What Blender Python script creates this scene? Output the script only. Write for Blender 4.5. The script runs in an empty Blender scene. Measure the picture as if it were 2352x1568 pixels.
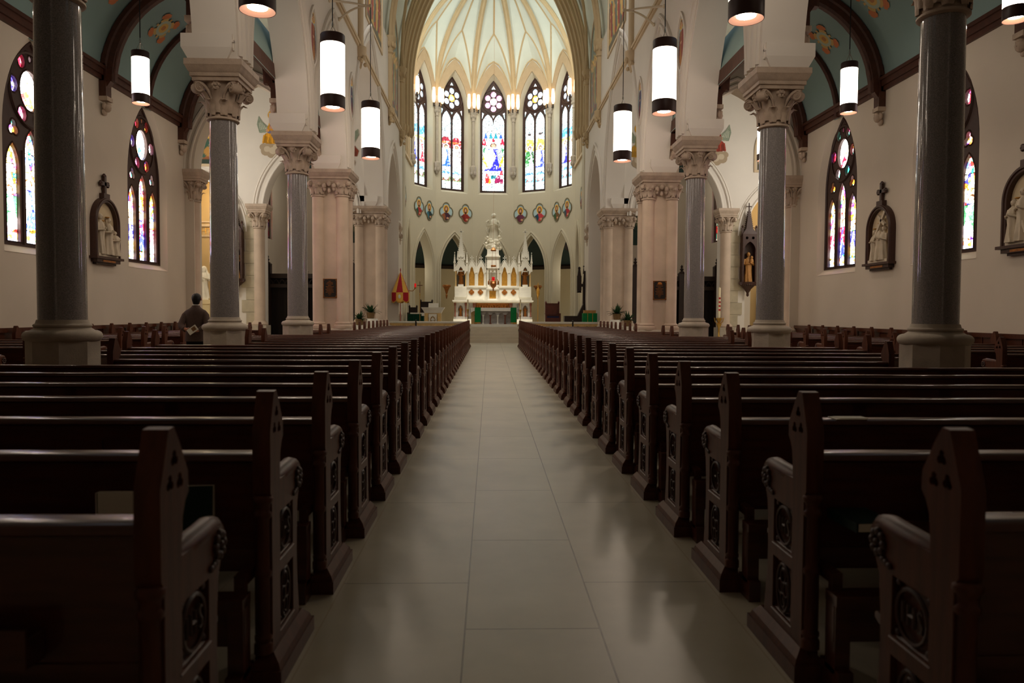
import bpy, random
from math import sin, cos, tan, pi, sqrt, radians, atan2, hypot, exp, floor
from mathutils import Vector, Matrix
from mathutils.geometry import tessellate_polygon

scene = bpy.context.scene
COL = scene.collection
random.seed(7)

# ------------------------------------------------------------------ camera
cam = bpy.data.cameras.new('camera')
cam.sensor_width = 36.0
cam.lens = 1718.6 / 2352 * 36.0
cam.clip_end = 200
cam.clip_start = 0.05
cam.dof.use_dof = True
cam.dof.focus_distance = 15.0
cam.dof.aperture_fstop = 3.2
cam_o = bpy.data.objects.new('camera', cam)
COL.objects.link(cam_o)
yaw, pitch, roll = 0.0300686, -0.037756, 0.0052887
cf = Vector((sin(yaw) * cos(pitch), cos(yaw) * cos(pitch), sin(pitch)))
r0 = Vector((cos(yaw), -sin(yaw), 0))
u0 = r0.cross(cf)
cr = r0 * cos(roll) + u0 * sin(roll)
cu = cr.cross(cf)
M3 = Matrix((cr, cu, -cf)).transposed()
cam_o.matrix_world = Matrix.Translation((-0.1966, 0, 1.4)) @ M3.to_4x4()
scene.camera = cam_o

# ------------------------------------------------------------------ world, exposure
world = bpy.data.worlds.new('sky')
scene.world = world
world.use_nodes = True
world.node_tree.nodes['Background'].inputs[0].default_value = (0.75, 0.85, 1.0, 1)
world.node_tree.nodes['Background'].inputs[1].default_value = 0.6
vs = scene.view_settings
vs.view_transform = 'Standard'
vs.look = 'None'
vs.gamma = 1.0
vs.use_curve_mapping = False
vs.exposure = 0.0
scene.cycles.max_bounces = 7
scene.cycles.diffuse_bounces = 4
scene.cycles.glossy_bounces = 3
scene.cycles.transmission_bounces = 2
scene.cycles.sample_clamp_indirect = 6.0
scene.cycles.caustics_reflective = False
scene.cycles.caustics_refractive = False

def light(kind, name, loc, energy, color=(1, 0.86, 0.7), target=None, size=0.3, spot=60, blend=0.6, size_y=None):
    l = bpy.data.lights.new(name, kind)
    l.energy = energy
    l.color = color
    if kind == 'AREA':
        l.shape = 'RECTANGLE'
        l.size = size
        l.size_y = size_y or size
    else:
        l.shadow_soft_size = size
    if kind == 'SPOT':
        l.spot_size = radians(spot)
        l.spot_blend = blend
    o = bpy.data.objects.new(name, l)
    COL.objects.link(o)
    o.location = loc
    if target is not None:
        d = Vector(target) - Vector(loc)
        o.rotation_euler = d.to_track_quat('-Z', 'Y').to_euler()
    return o

SIDE = {-1: "on the man's side", 1: "on the shrine side"}
# spotlights on the back of the chancel arch, above the picture
for sx in (-1, 1):
    light('SPOT', 'chancel_spotlight', (sx * 2.4, 39.8, 18.2), 8500, (1, 0.92, 0.78), (sx * 0.5, 43.5, 2.2), 0.12, 26, 0.9)
    light('SPOT', 'chancel_spotlight', (sx * 1.6, 39.9, 19.0), 1150, (1, 0.92, 0.80), (sx * 1.4, 49, 12.5), 0.15, 100, 0.9)
# area lights added to brighten the chancel vault, transept lights, and nave clerestory daylight
for sx in (-1, 1):
    light('AREA', 'added_chancel_fill', (sx * 4.55, 42.0, 16.6), 230, (0.9, 1.0, 0.95), (0, 46, 17.5), 1.2, size_y=3.0)
    light('AREA', 'transept_area_light', (sx * 13.6, 27.5, 6.5), 300, (1, 0.95, 0.85), (0, 27.5, 3.0), 2.4, size_y=4.5)
    light('AREA', 'nave_clerestory_daylight', (sx * 4.5, 28.0, 14.6), 200, (1.0, 0.97, 0.92), (0, 30, 9.0), 2.0, size_y=2.4)

# ------------------------------------------------------------------ materials
def lin(c):
    return tuple((x / 12.92 if x <= 0.04045 else ((x + 0.055) / 1.055) ** 2.4) for x in (v / 255.0 for v in c))

MATS = {}
def mat(name, rgb, rough=0.6, spec=0.5, metal=0.0, var=0.0, scale=4.0, bump=0.0, bscale=30.0, emit=None, estr=0.0, detail=5.0, coat=0.0, stretch=None):
    if name in MATS:
        return MATS[name]
    m = bpy.data.materials.new(name)
    m.use_nodes = True
    nt = m.node_tree
    b = nt.nodes['Principled BSDF']
    c = lin(rgb)
    b.inputs['Base Color'].default_value = (*c, 1)
    b.inputs['Roughness'].default_value = rough
    b.inputs['Specular IOR Level'].default_value = spec
    b.inputs['Metallic'].default_value = metal
    if coat:
        b.inputs['Coat Weight'].default_value = coat
        b.inputs['Coat Roughness'].default_value = 0.06
    if emit is not None:
        b.inputs['Emission Color'].default_value = (*lin(emit), 1)
        b.inputs['Emission Strength'].default_value = estr
    if var or bump:
        tc = nt.nodes.new('ShaderNodeTexCoord')
        src = tc.outputs['Object']
        if stretch:
            mp = nt.nodes.new('ShaderNodeMapping')
            mp.inputs['Scale'].default_value = stretch
            nt.links.new(src, mp.inputs[0])
            src = mp.outputs[0]
    if var:
        n = nt.nodes.new('ShaderNodeTexNoise')
        n.inputs['Scale'].default_value = scale
        n.inputs['Detail'].default_value = detail
        nt.links.new(src, n.inputs['Vector'])
        rp = nt.nodes.new('ShaderNodeValToRGB')
        rp.color_ramp.elements[0].position = 0.3
        rp.color_ramp.elements[1].position = 0.7
        rp.color_ramp.elements[0].color = (*(max(0, x * (1 - var)) for x in c), 1)
        rp.color_ramp.elements[1].color = (*(min(1, x * (1 + var)) for x in c), 1)
        nt.links.new(n.outputs['Fac'], rp.inputs[0])
        nt.links.new(rp.outputs[0], b.inputs['Base Color'])
    if bump:
        n2 = nt.nodes.new('ShaderNodeTexNoise')
        n2.inputs['Scale'].default_value = bscale
        n2.inputs['Detail'].default_value = 4
        nt.links.new(src, n2.inputs['Vector'])
        bp = nt.nodes.new('ShaderNodeBump')
        bp.inputs['Strength'].default_value = bump
        bp.inputs['Distance'].default_value = 0.02
        nt.links.new(n2.outputs['Fac'], bp.inputs['Height'])
        nt.links.new(bp.outputs[0], b.inputs['Normal'])
    MATS[name] = m
    return m

PLASTER = mat('cream_plaster', (208, 196, 180), 0.75, 0.25, var=0.035, scale=0.8, bump=0.08, bscale=6)
PLASTER_W = mat('white_plaster', (228, 220, 210), 0.7, 0.25, var=0.03, scale=0.9)
PLASTER_A = mat('apse_plaster', (206, 196, 174), 0.75, 0.25, var=0.03, scale=0.7)
BEIGE = mat('beige_moulding', (206, 184, 152), 0.7, 0.25, var=0.05, scale=2)
RIB = mat('tan_rib_plaster', (196, 172, 134), 0.7, 0.25, var=0.05, scale=2)
TAN = mat('tan_wall', (196, 168, 120), 0.8, 0.2, var=0.05, scale=0.8)
MINT = mat('mint_vault', (222, 227, 216), 0.8, 0.2, var=0.03, scale=1.2)
TEAL = mat('blue_green_ceiling', (140, 164, 160), 0.7, 0.25, var=0.05, scale=0.8)
DTEAL = mat('dark_green_ceiling', (52, 66, 62), 0.7, 0.25, var=0.1, scale=1)
WOOD = mat('dark_oak', (76, 38, 23), 0.28, 0.5, var=0.3, scale=3, bump=0.04, bscale=12, stretch=(1.5, 9, 9), coat=0.25)
WOOD_END = mat('dark_oak_end', (84, 44, 27), 0.42, 0.3, var=0.3, scale=3, bump=0.04, bscale=14, stretch=(9, 9, 1.5))
WOOD_C = mat('carved_oak', (60, 32, 22), 0.42, 0.5, var=0.2, scale=20)
BEAM = mat('dark_truss_wood', (74, 40, 26), 0.5, 0.4, var=0.25, scale=3, stretch=(3, 3, 3))
BLACKWOOD = mat('blackened_wood', (40, 25, 20), 0.5, 0.4, var=0.2, scale=4)
GRANITE = mat('polished_granite', (138, 133, 132), 0.09, 0.6, var=0.4, scale=90, detail=8)
STONE = mat('carved_limestone', (186, 166, 148), 0.75, 0.3, var=0.14, scale=5, bump=0.25, bscale=40)
STONE_B = mat('base_limestone', (178, 166, 150), 0.7, 0.3, var=0.1, scale=6, bump=0.15, bscale=50)
STONE_P = mat('pier_limestone', (200, 178, 158), 0.75, 0.3, var=0.12, scale=1.6, bump=0.12, bscale=20)
STONE_Y = mat('quoin_limestone', (190, 178, 154), 0.8, 0.3, var=0.15, scale=2.5)
MARBLE = mat('white_marble', (232, 228, 216), 0.35, 0.5, var=0.04, scale=4)
MARBLE_G = mat('grey_marble', (176, 170, 164), 0.4, 0.5, var=0.15, scale=6)
MARBLE_Y = mat('yellow_marble', (214, 178, 116), 0.4, 0.5, var=0.15, scale=5)
MARBLE_R = mat('red_marble', (116, 66, 48), 0.35, 0.5, var=0.3, scale=8)
STEP = mat('sanctuary_marble', (206, 196, 176), 0.4, 0.4, var=0.06, scale=2)
GOLD = mat('gilding', (214, 160, 70), 0.35, 0.5, metal=0.5, var=0.12, scale=9)
GOLD_D = mat('old_gold', (168, 104, 44), 0.4, 0.5, metal=0.4, var=0.35, scale=14)
BRASS = mat('brass', (200, 160, 86), 0.28, 0.5, metal=0.9)
BRONZE = mat('dark_bronze', (44, 38, 34), 0.4, 0.5, metal=0.4, var=0.2, scale=10)
LAMPCAP = mat('lamp_cap_brown', (54, 30, 26), 0.45, 0.4)
LAMPGLASS = mat('lamp_shade_glass', (255, 246, 236), 0.4, 0.3, emit=(255, 236, 214), estr=7.5)
LAMPDISC = mat('lamp_downlight', (255, 240, 220), 0.4, 0.3, emit=(255, 234, 210), estr=170.0)
LAMPRIM = mat('lamp_diffuser_rim', (110, 76, 60), 0.6, 0.2, emit=(235, 176, 146), estr=0.55)
CABLE = mat('black_cable', (22, 20, 20), 0.5, 0.4)
STEEL = mat('steel', (190, 186, 180), 0.25, 0.5, metal=1.0)
BRACKETM = mat('painted_bracket', (228, 214, 190), 0.4, 0.4)
SCONCE = mat('sconce_glass', (255, 226, 190), 0.4, 0.3, emit=(255, 222, 178), estr=1.7)
GREEN = mat('green_cloth', (18, 116, 60), 0.8, 0.2, var=0.12, scale=8)
DGREEN = mat('dark_green_cloth', (14, 62, 44), 0.8, 0.2, var=0.15, scale=8)
LINEN = mat('white_linen', (240, 236, 226), 0.8, 0.2, var=0.02, scale=6)
WAX = mat('candle_wax', (240, 226, 190), 0.5, 0.4)
REDV = mat('red_glass', (110, 8, 10), 0.2, 0.5, emit=(255, 20, 30), estr=0.5)
REDC = mat('red_silk', (178, 24, 40), 0.6, 0.3, var=0.1, scale=9)
YELC = mat('yellow_silk', (236, 184, 84), 0.6, 0.3, var=0.08, scale=9)
LEAF = mat('plant_leaf', (40, 74, 40), 0.5, 0.4, var=0.3, scale=9)
BASKET = mat('wicker', (120, 94, 62), 0.8, 0.3, var=0.2, scale=30)
PAPER = mat('paper', (232, 228, 214), 0.8, 0.2)
BOOKG = mat('green_bookcloth', (14, 40, 32), 0.5, 0.4, var=0.1, scale=20)
BOOKB = mat('black_bookcloth', (24, 24, 24), 0.5, 0.4)
STATUE = mat('white_statue', (236, 230, 212), 0.55, 0.4, var=0.03, scale=6)
PLASTERCAST = mat('relief_plaster', (206, 192, 170), 0.7, 0.3, var=0.06, scale=10)
CREAMPANEL = mat('relief_ground', (206, 188, 154), 0.7, 0.3)
GILT_HAIR = mat('gilt_halo', (170, 122, 50), 0.5, 0.4, metal=0.3)
JACKET = mat('brown_suit_wool', (92, 76, 70), 0.9, 0.15, var=0.12, scale=40)
TROUSER = mat('black_trouser', (20, 18, 18), 0.9, 0.15)
SKIN = mat('skin', (190, 132, 108), 0.55, 0.4)
HAIR = mat('black_hair', (14, 11, 10), 0.5, 0.4, bump=0.4, bscale=120)
BLUE = mat('blue_upholstery', (30, 38, 74), 0.8, 0.2)
CHAIRWOOD = mat('reddish_chair_wood', (88, 38, 26), 0.4, 0.5, var=0.2, scale=5)
TRACERY = mat('window_tracery_wood', (58, 34, 26), 0.55, 0.4, var=0.15, scale=6)
SHOE = mat('black_shoe', (12, 11, 11), 0.4, 0.5)
QUEST = mat('camera_housing', (220, 216, 206), 0.4, 0.4)

def attr_mat(name, rough=0.6, estr=0.0, spec=0.3):
    m = bpy.data.materials.new(name)
    m.use_nodes = True
    nt = m.node_tree
    b = nt.nodes['Principled BSDF']
    a = nt.nodes.new('ShaderNodeVertexColor')
    a.layer_name = 'Col'
    b.inputs['Roughness'].default_value = rough
    b.inputs['Specular IOR Level'].default_value = spec
    if estr:
        b.inputs['Base Color'].default_value = (0.02, 0.02, 0.02, 1)
        nt.links.new(a.outputs[0], b.inputs['Emission Color'])
        b.inputs['Emission Strength'].default_value = estr
    else:
        nt.links.new(a.outputs[0], b.inputs['Base Color'])
    return m
PAINT = attr_mat('painted_surface')
GLASS_A = attr_mat('aisle_stained_glass', 0.2, 3.6, 0.5)
GLASS_B = attr_mat('apse_stained_glass', 0.2, 3.0, 0.5)
GLASS_C = attr_mat('chapel_stained_glass', 0.2, 2.0, 0.5)

def floor_mat():
    m = bpy.data.materials.new('porcelain_floor_tiles')
    m.use_nodes = True
    nt = m.node_tree
    N = nt.nodes.new
    L = nt.links.new
    b = nt.nodes['Principled BSDF']
    tc = N('ShaderNodeTexCoord')
    sp = N('ShaderNodeSeparateXYZ')
    L(tc.outputs['Object'], sp.inputs[0])
    def mth(op, a, bb=None, c=None):
        n = N('ShaderNodeMath')
        n.operation = op
        for i, v in enumerate((a, bb, c)):
            if v is None:
                continue
            if isinstance(v, (int, float)):
                n.inputs[i].default_value = v
            else:
                L(v, n.inputs[i])
        return n.outputs[0]
    X, Y = sp.outputs[0], sp.outputs[1]
    ax = mth('ABSOLUTE', X)
    def line(v, pos, w):
        return mth('LESS_THAN', mth('ABSOLUTE', mth('SUBTRACT', v, pos)), w)
    def rep(v, off, per, w):
        q = mth('MODULO', mth('ADD', v, 100 * per - off), per)
        return mth('MAXIMUM', mth('LESS_THAN', q, w), mth('GREATER_THAN', q, per - w))
    c1 = line(ax, 0.30, 0.0035)
    c2 = line(ax, 0.945, 0.004)
    c2b = rep(ax, 0.945, 0.6, 0.003)
    inner = mth('LESS_THAN', ax, 0.30)
    mid = mth('MULTIPLY', mth('GREATER_THAN', ax, 0.30), mth('LESS_THAN', ax, 0.945))
    outer = mth('GREATER_THAN', ax, 0.945)
    t1 = mth('MULTIPLY', inner, rep(Y, 3.27, 1.3, 0.0035))
    t2 = mth('MULTIPLY', mid, rep(Y, 3.29 + 0.55, 1.65, 0.003))
    t3 = mth('MULTIPLY', outer, mth('MAXIMUM', rep(Y, 3.3, 1.2, 0.003), c2b))
    dark = mth('MAXIMUM', c1, mth('MAXIMUM', t1, t2))
    lite = mth('MAXIMUM', c2, t3)
    n = N('ShaderNodeTexNoise')
    n.inputs['Scale'].default_value = 1.3
    n.inputs['Detail'].default_value = 8
    n.inputs['Roughness'].default_value = 0.6
    L(tc.outputs['Object'], n.inputs['Vector'])
    rp = N('ShaderNodeValToRGB')
    rp.color_ramp.elements[0].position = 0.32
    rp.color_ramp.elements[1].position = 0.7
    rp.color_ramp.elements[0].color = (*lin((184, 176, 156)), 1)
    rp.color_ramp.elements[1].color = (*lin((206, 196, 174)), 1)
    L(n.outputs['Fac'], rp.inputs[0])
    mx = N('ShaderNodeMixRGB')
    mx.inputs[2].default_value = (*lin((98, 76, 56)), 1)
    L(dark, mx.inputs[0])
    L(rp.outputs[0], mx.inputs[1])
    mx2 = N('ShaderNodeMixRGB')
    mx2.inputs[2].default_value = (*lin((176, 158, 128)), 1)
    L(mth('MULTIPLY', lite, 0.7), mx2.inputs[0])
    L(mx.outputs[0], mx2.inputs[1])
    L(mx2.outputs[0], b.inputs['Base Color'])
    b.inputs['Roughness'].default_value = 0.33
    b.inputs['Specular IOR Level'].default_value = 0.45
    return m
FLOORM = floor_mat()

# ------------------------------------------------------------------ mesh helper
def sub2(a, b): return (a[0] - b[0], a[1] - b[1])

class MB:
    def __init__(s):
        s.v = []; s.f = []; s.mi = []; s.cur = 0
    def m(s, i):
        s.cur = i
        return s
    def add(s, vs, fs, M=None):
        n = len(s.v)
        if M is not None:
            vs = [tuple(M @ Vector(p)) for p in vs]
        s.v.extend(vs)
        for f in fs:
            s.f.append(tuple(i + n for i in f))
            s.mi.append(s.cur)
        return s
    def box(s, x0, x1, y0, y1, z0, z1, M=None):
        return s.add([(x0, y0, z0), (x1, y0, z0), (x1, y1, z0), (x0, y1, z0), (x0, y0, z1), (x1, y0, z1), (x1, y1, z1), (x0, y1, z1)],
                     [(3, 2, 1, 0), (4, 5, 6, 7), (0, 1, 5, 4), (1, 2, 6, 5), (2, 3, 7, 6), (3, 0, 4, 7)], M)
    def frus(s, cx, cy, z0, a0, b0, z1, a1, b1, M=None):
        v = []
        for z, a, b in ((z0, a0, b0), (z1, a1, b1)):
            v += [(cx - a, cy - b, z), (cx + a, cy - b, z), (cx + a, cy + b, z), (cx - a, cy + b, z)]
        return s.add(v, [(3, 2, 1, 0), (4, 5, 6, 7), (0, 1, 5, 4), (1, 2, 6, 5), (2, 3, 7, 6), (3, 0, 4, 7)], M)
    def plate(s, outer, holes, lo, hi, fn, sides=True):
        loops = [list(outer)] + [list(h) for h in holes]
        tris = tessellate_polygon([[Vector((p[0], p[1], 0)) for p in l] for l in loops])
        pts = [p for l in loops for p in l]
        n = len(pts)
        vs = [fn(p[0], p[1], lo) for p in pts] + [fn(p[0], p[1], hi) for p in pts]
        fs = [tuple(t) for t in tris] + [tuple(i + n for i in reversed(t)) for t in tris]
        if sides:
            k = 0
            for l in loops:
                c = len(l)
                for i in range(c):
                    a, b = k + i, k + (i + 1) % c
                    fs.append((a, b, b + n, a + n))
                k += c
        return s.add(vs, fs)
    def lathe(s, prof, n=16, c=(0, 0, 0), a0=0.0, a1=2 * pi, M=None, sx=1.0, sy=1.0, cap=True):
        full = abs(a1 - a0 - 2 * pi) < 1e-6
        k = n if full else n + 1
        vs = []
        for r, z in prof:
            for i in range(k):
                a = a0 + (a1 - a0) * i / n
                vs.append((c[0] + r * cos(a) * sx, c[1] + r * sin(a) * sy, c[2] + z))
        fs = []
        for j in range(len(prof) - 1):
            for i in range(n):
                a = j * k + i
                b = j * k + (i + 1) % k
                fs.append((a, b, b + k, a + k))
        if cap and full:
            fs.append(tuple(range(k - 1, -1, -1)))
            fs.append(tuple(range((len(prof) - 1) * k, len(prof) * k)))
        return s.add(vs, fs, M)
    def tube(s, path, r, n=8, closed=False, M=None):
        P = [Vector(p) for p in path]
        m = len(P)
        rr = r if isinstance(r, (list, tuple)) else [r] * m
        vs = []
        prev = None
        for i in range(m):
            t = (P[(i + 1) % m] - P[i - 1]) if closed else (P[min(i + 1, m - 1)] - P[max(i - 1, 0)])
            if t.length < 1e-9:
                t = Vector((0, 0, 1))
            t.normalize()
            if prev is None:
                h = Vector((0, 0, 1)) if abs(t.z) < 0.9 else Vector((1, 0, 0))
                u = t.cross(h).normalized()
            else:
                u = (prev - t * prev.dot(t))
                if u.length < 1e-6:
                    u = t.cross(Vector((0, 0, 1)))
                u.normalize()
            prev = u
            w = t.cross(u)
            for k in range(n):
                a = 2 * pi * k / n
                vs.append(tuple(P[i] + (u * cos(a) + w * sin(a)) * rr[i]))
        fs = []
        for i in range(m if closed else m - 1):
            for k in range(n):
                a = i * n + k
                b = i * n + (k + 1) % n
                c = ((i + 1) % m) * n + (k + 1) % n
                d = ((i + 1) % m) * n + k
                fs.append((a, b, c, d))
        if not closed:
            fs.append(tuple(range(n - 1, -1, -1)))
            fs.append(tuple(range((m - 1) * n, m * n)))
        return s.add(vs, fs, M)
    def sweep(s, path, prof, N=None, Ns=None, closed=False):
        """profile (a,b): a along N (a fixed plane normal or one per point), b along the in-plane outward direction"""
        P = [Vector(p) for p in path]
        m = len(P)
        n = len(prof)
        vs = []
        for i in range(m):
            t = (P[(i + 1) % m] - P[i - 1]) if closed else (P[min(i + 1, m - 1)] - P[max(i - 1, 0)])
            t.normalize()
            nn = Vector(Ns[i] if Ns else N).normalized()
            b = nn.cross(t).normalized()
            for (pa, pb) in prof:
                vs.append(tuple(P[i] + nn * pa + b * pb))
        fs = []
        for i in range(m if closed else m - 1):
            for k in range(n):
                fs.append((i * n + k, i * n + (k + 1) % n, ((i + 1) % m) * n + (k + 1) % n, ((i + 1) % m) * n + k))
        if not closed:
            fs.append(tuple(range(n - 1, -1, -1)))
            fs.append(tuple(range((m - 1) * n, m * n)))
        return s.add(vs, fs)
    def ball(s, c, r, n=10, m=7, M=None):
        if not isinstance(r, (list, tuple)):
            r = (r, r, r)
        vs = [(c[0], c[1], c[2] - r[2])]
        for j in range(1, m):
            t = pi * j / m
            for i in range(n):
                a = 2 * pi * i / n
                vs.append((c[0] + r[0] * sin(t) * cos(a), c[1] + r[1] * sin(t) * sin(a), c[2] - r[2] * cos(t)))
        vs.append((c[0], c[1], c[2] + r[2]))
        fs = []
        for i in range(n):
            fs.append((0, 1 + (i + 1) % n, 1 + i))
            fs.append((len(vs) - 1, 1 + (m - 2) * n + i, 1 + (m - 2) * n + (i + 1) % n))
        for j in range(m - 2):
            for i in range(n):
                a = 1 + j * n + i
                b = 1 + j * n + (i + 1) % n
                fs.append((a, b, b + n, a + n))
        return s.add(vs, fs, M)
    def loft(s, rings, cap=True, M=None):
        n = len(rings[0])
        vs = [p for r in rings for p in r]
        fs = []
        for j in range(len(rings) - 1):
            for i in range(n):
                a = j * n + i
                b = j * n + (i + 1) % n
                fs.append((a, b, b + n, a + n))
        if cap:
            fs.append(tuple(range(n - 1, -1, -1)))
            fs.append(tuple(range((len(rings) - 1) * n, len(rings) * n)))
        return s.add(vs, fs, M)
    def grid(s, rows):
        n = len(rows[0])
        vs = [tuple(p) for r in rows for p in r]
        fs = []
        for j in range(len(rows) - 1):
            for i in range(n - 1):
                fs.append((j * n + i, j * n + i + 1, (j + 1) * n + i + 1, (j + 1) * n + i))
        return s.add(vs, fs)
    def mesh(s, name, mats, smooth=35, origin=(0, 0, 0), cols=None):
        me = bpy.data.meshes.new(name)
        ox, oy, oz = origin
        me.from_pydata([(x - ox, y - oy, z - oz) for x, y, z in s.v], [], s.f)
        if not isinstance(mats, (list, tuple)):
            mats = [mats]
        for mm in mats:
            me.materials.append(mm)
        if len(mats) > 1:
            me.polygons.foreach_set('material_index', s.mi)
        if smooth:
            me.polygons.foreach_set('use_smooth', [True] * len(me.polygons))
            me.set_sharp_from_angle(angle=radians(smooth))
        if cols is not None:
            ca = me.color_attributes.new('Col', 'FLOAT_COLOR', 'POINT')
            flat = []
            for c in cols:
                flat.extend((c[0], c[1], c[2], 1.0))
            ca.data.foreach_set('color', flat)
        me.update()
        return me
    def build(s, name, mats, parent=None, origin=None, smooth=35, cols=None, loc=None):
        """parent given: vertices are world coordinates moved into the parent's frame (parent not rotated)"""
        if origin is None:
            origin = tuple(WLOC(parent)) if parent is not None else (0, 0, 0)
        me = s.mesh(name, mats, smooth, origin, cols)
        o = bpy.data.objects.new(name, me)
        COL.objects.link(o)
        if parent is not None:
            o.parent = parent
        elif origin != (0, 0, 0):
            o.location = origin
        if loc is not None:
            o.location = loc
        return o

def WLOC(o):
    v = Vector(o.location)
    while o.parent is not None:
        o = o.parent
        v += Vector(o.location)
    return v

def tag(o, label, cat, group=None):
    o['label'] = label
    o['category'] = cat
    if group:
        o['group'] = group
    return o

def thing(name, label, cat, loc=(0, 0, 0), group=None, rz=0.0):
    o = bpy.data.objects.new(name, None)
    o.empty_display_size = 0.1
    COL.objects.link(o)
    o.location = loc
    o.rotation_euler = (0, 0, rz)
    return tag(o, label, cat, group)

def struct(o):
    o['kind'] = 'structure'
    return o

KIDS = {}
def put(me, name, parent, loc=(0, 0, 0), rot=None):
    o = bpy.data.objects.new(name, me)
    COL.objects.link(o)
    o.parent = parent
    o.location = loc
    if rot:
        o.rotation_euler = rot
    return o

def dup(src, loc, label=None, rz=None, group=None):
    """copy a thing with its parts and their parts"""
    c = src.copy()
    COL.objects.link(c)
    c.location = loc
    if rz is not None:
        c.rotation_euler = (0, 0, rz)
    if label:
        c['label'] = label
    if group:
        c['group'] = group
    for p in list(src.children):
        q = p.copy()
        COL.objects.link(q)
        q.parent = c
        for g in list(p.children):
            h = g.copy()
            COL.objects.link(h)
            h.parent = q
    return c

def fX(x, s=1):      # a plate in a plane of constant X: u=Y, v=Z, w adds along +-X
    return lambda u, v, w: (x + s * w, u, v)
def fY(y, s=1):
    return lambda u, v, w: (u, y + s * w, v)

def arch(c, a, zs, rise, n=12):
    """pointed arch points from the left springing over the apex to the right springing"""
    R = (a * a + rise * rise) / (2 * a)
    th = atan2(rise, R - a)
    L = [(c - a + R - R * cos(th * i / n), zs + R * sin(th * i / n)) for i in range(n + 1)]
    return L + [(2 * c - x, z) for x, z in reversed(L[:-1])]

def arch_hole(c, a, z0, zs, rise, n=12):
    return [(c - a, z0)] + arch(c, a, zs, rise, n) + [(c + a, z0)]

def circ(cx, cz, r, n=24, rz=None, a0=0.0):
    return [(cx + r * cos(a0 + 2 * pi * i / n), cz + (rz or r) * sin(a0 + 2 * pi * i / n)) for i in range(n)]

def foil(cx, cz, R, r, k=4, n=8, a0=pi / 2):
    """outline of k lobes of radius r whose centres lie R from the middle"""
    pts = []
    half = pi / k
    d = R * sin(half)
    q = R * cos(half) + (sqrt(r * r - d * d) if r > d else 0)
    am = pi - atan2(q * sin(half), R - q * cos(half)) if r > d else pi / 2 + half
    for j in range(k):
        c = a0 + 2 * pi * j / k
        lx, lz = cx + R * cos(c), cz + R * sin(c)
        for i in range(n):
            a = c - am + 2 * am * i / n
            pts.append((lx + r * cos(a), lz + r * sin(a)))
    return pts
# ------------------------------------------------------------------ painted surfaces
def shade(c, k): return tuple(min(1, x * k) for x in c)
class Pic:
    """shapes painted one over the other in a unit square (u right, v up)"""
    def __init__(s, bg, lead=None): s.bg = bg; s.sh = []; s.lead = lead
    def e(s, cx, cy, rx, ry, c): s.sh.append((0, cx, cy, rx, ry, lin(c))); return s
    def p(s, pts, c):
        s.sh.append((1, pts, min(p[0] for p in pts), max(p[0] for p in pts), min(p[1] for p in pts), max(p[1] for p in pts), lin(c))); return s
    def at(s, u, v):
        c = s.bg(u, v)
        for h in s.sh:
            if h[0] == 0:
                if ((u - h[1]) / h[3]) ** 2 + ((v - h[2]) / h[4]) ** 2 < 1: c = h[5]
            else:
                if h[2] <= u <= h[3] and h[4] <= v <= h[5]:
                    ins = False
                    P = h[1]
                    j = len(P) - 1
                    for i in range(len(P)):
                        if (P[i][1] > v) != (P[j][1] > v) and u < (P[j][0] - P[i][0]) * (v - P[i][1]) / (P[j][1] - P[i][1]) + P[i][0]:
                            ins = not ins
                        j = i
                    if ins: c = h[6]
        if s.lead:
            t, edge = s.lead(u, v)
            if edge: return (c[0] * .08, c[1] * .08, c[2] * .08)
            k = .55 + .9 * t
            w = max(0, t - .72) * 1.6  # brightest pieces whiten: halation painted into the glass colour
            c = tuple(x * k * (1 - w) + w for x in c)
        return c

def figure(pc, cx, z0, h, robe, cloak, halo=(240, 190, 70), w=0.5, skin=(226, 176, 140), hair=(96, 58, 34), aspect=1.0):
    """standing robed figure, h tall; w widens it; aspect = width of the unit square over its height"""
    a = w * h / aspect
    if halo:
        pc.e(cx, z0 + h * .89, a * .24, h * .115, halo)
    pc.p([(cx - a * .34, z0), (cx + a * .34, z0), (cx + a * .26, z0 + h * .45), (cx + a * .2, z0 + h * .76), (cx - a * .2, z0 + h * .76), (cx - a * .28, z0 + h * .45)], robe)
    pc.p([(cx - a * .40, z0 + h * .03), (cx - a * .08, z0 + h * .1), (cx + a * .1, z0 + h * .5), (cx - a * .02, z0 + h * .77), (cx - a * .26, z0 + h * .74), (cx - a * .36, z0 + h * .4)], cloak)
    pc.p([(cx + a * .34, z0 + h * .02), (cx + a * .2, z0 + h * .3), (cx + a * .1, z0 + h * .75), (cx + a * .24, z0 + h * .74), (cx + a * .36, z0 + h * .42)], shade3(cloak, .75))
    pc.e(cx, z0 + h * .89, a * .13, h * .085, hair)
    pc.e(cx + a * .01, z0 + h * .87, a * .085, h * .065, skin)
    pc.e(cx + a * .06, z0 + h * .52, a * .07, h * .03, skin)
    return pc

def bust(pc, cx, z0, h, robe, cloak, halo=(236, 178, 70), skin=(216, 160, 124), hair=(92, 54, 32)):
    pc.e(cx, z0 + h * .72, h * .24, h * .24, halo)
    pc.p([(cx - h * .5, z0), (cx + h * .5, z0), (cx + h * .42, z0 + h * .32), (cx + h * .16, z0 + h * .5), (cx - h * .16, z0 + h * .5), (cx - h * .42, z0 + h * .32)], robe)
    pc.p([(cx - h * .52, z0), (cx - h * .1, z0), (cx - h * .05, z0 + h * .3), (cx - h * .14, z0 + h * .5), (cx - h * .42, z0 + h * .34)], cloak)
    pc.e(cx, z0 + h * .70, h * .15, h * .19, hair)
    pc.e(cx, z0 + h * .69, h * .10, h * .14, skin)
    pc.e(cx, z0 + h * .58, h * .08, h * .07, shade3(hair, .9))
    pc.e(cx + h * .12, z0 + h * .18, h * .10, h * .06, skin)
    return pc

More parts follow.
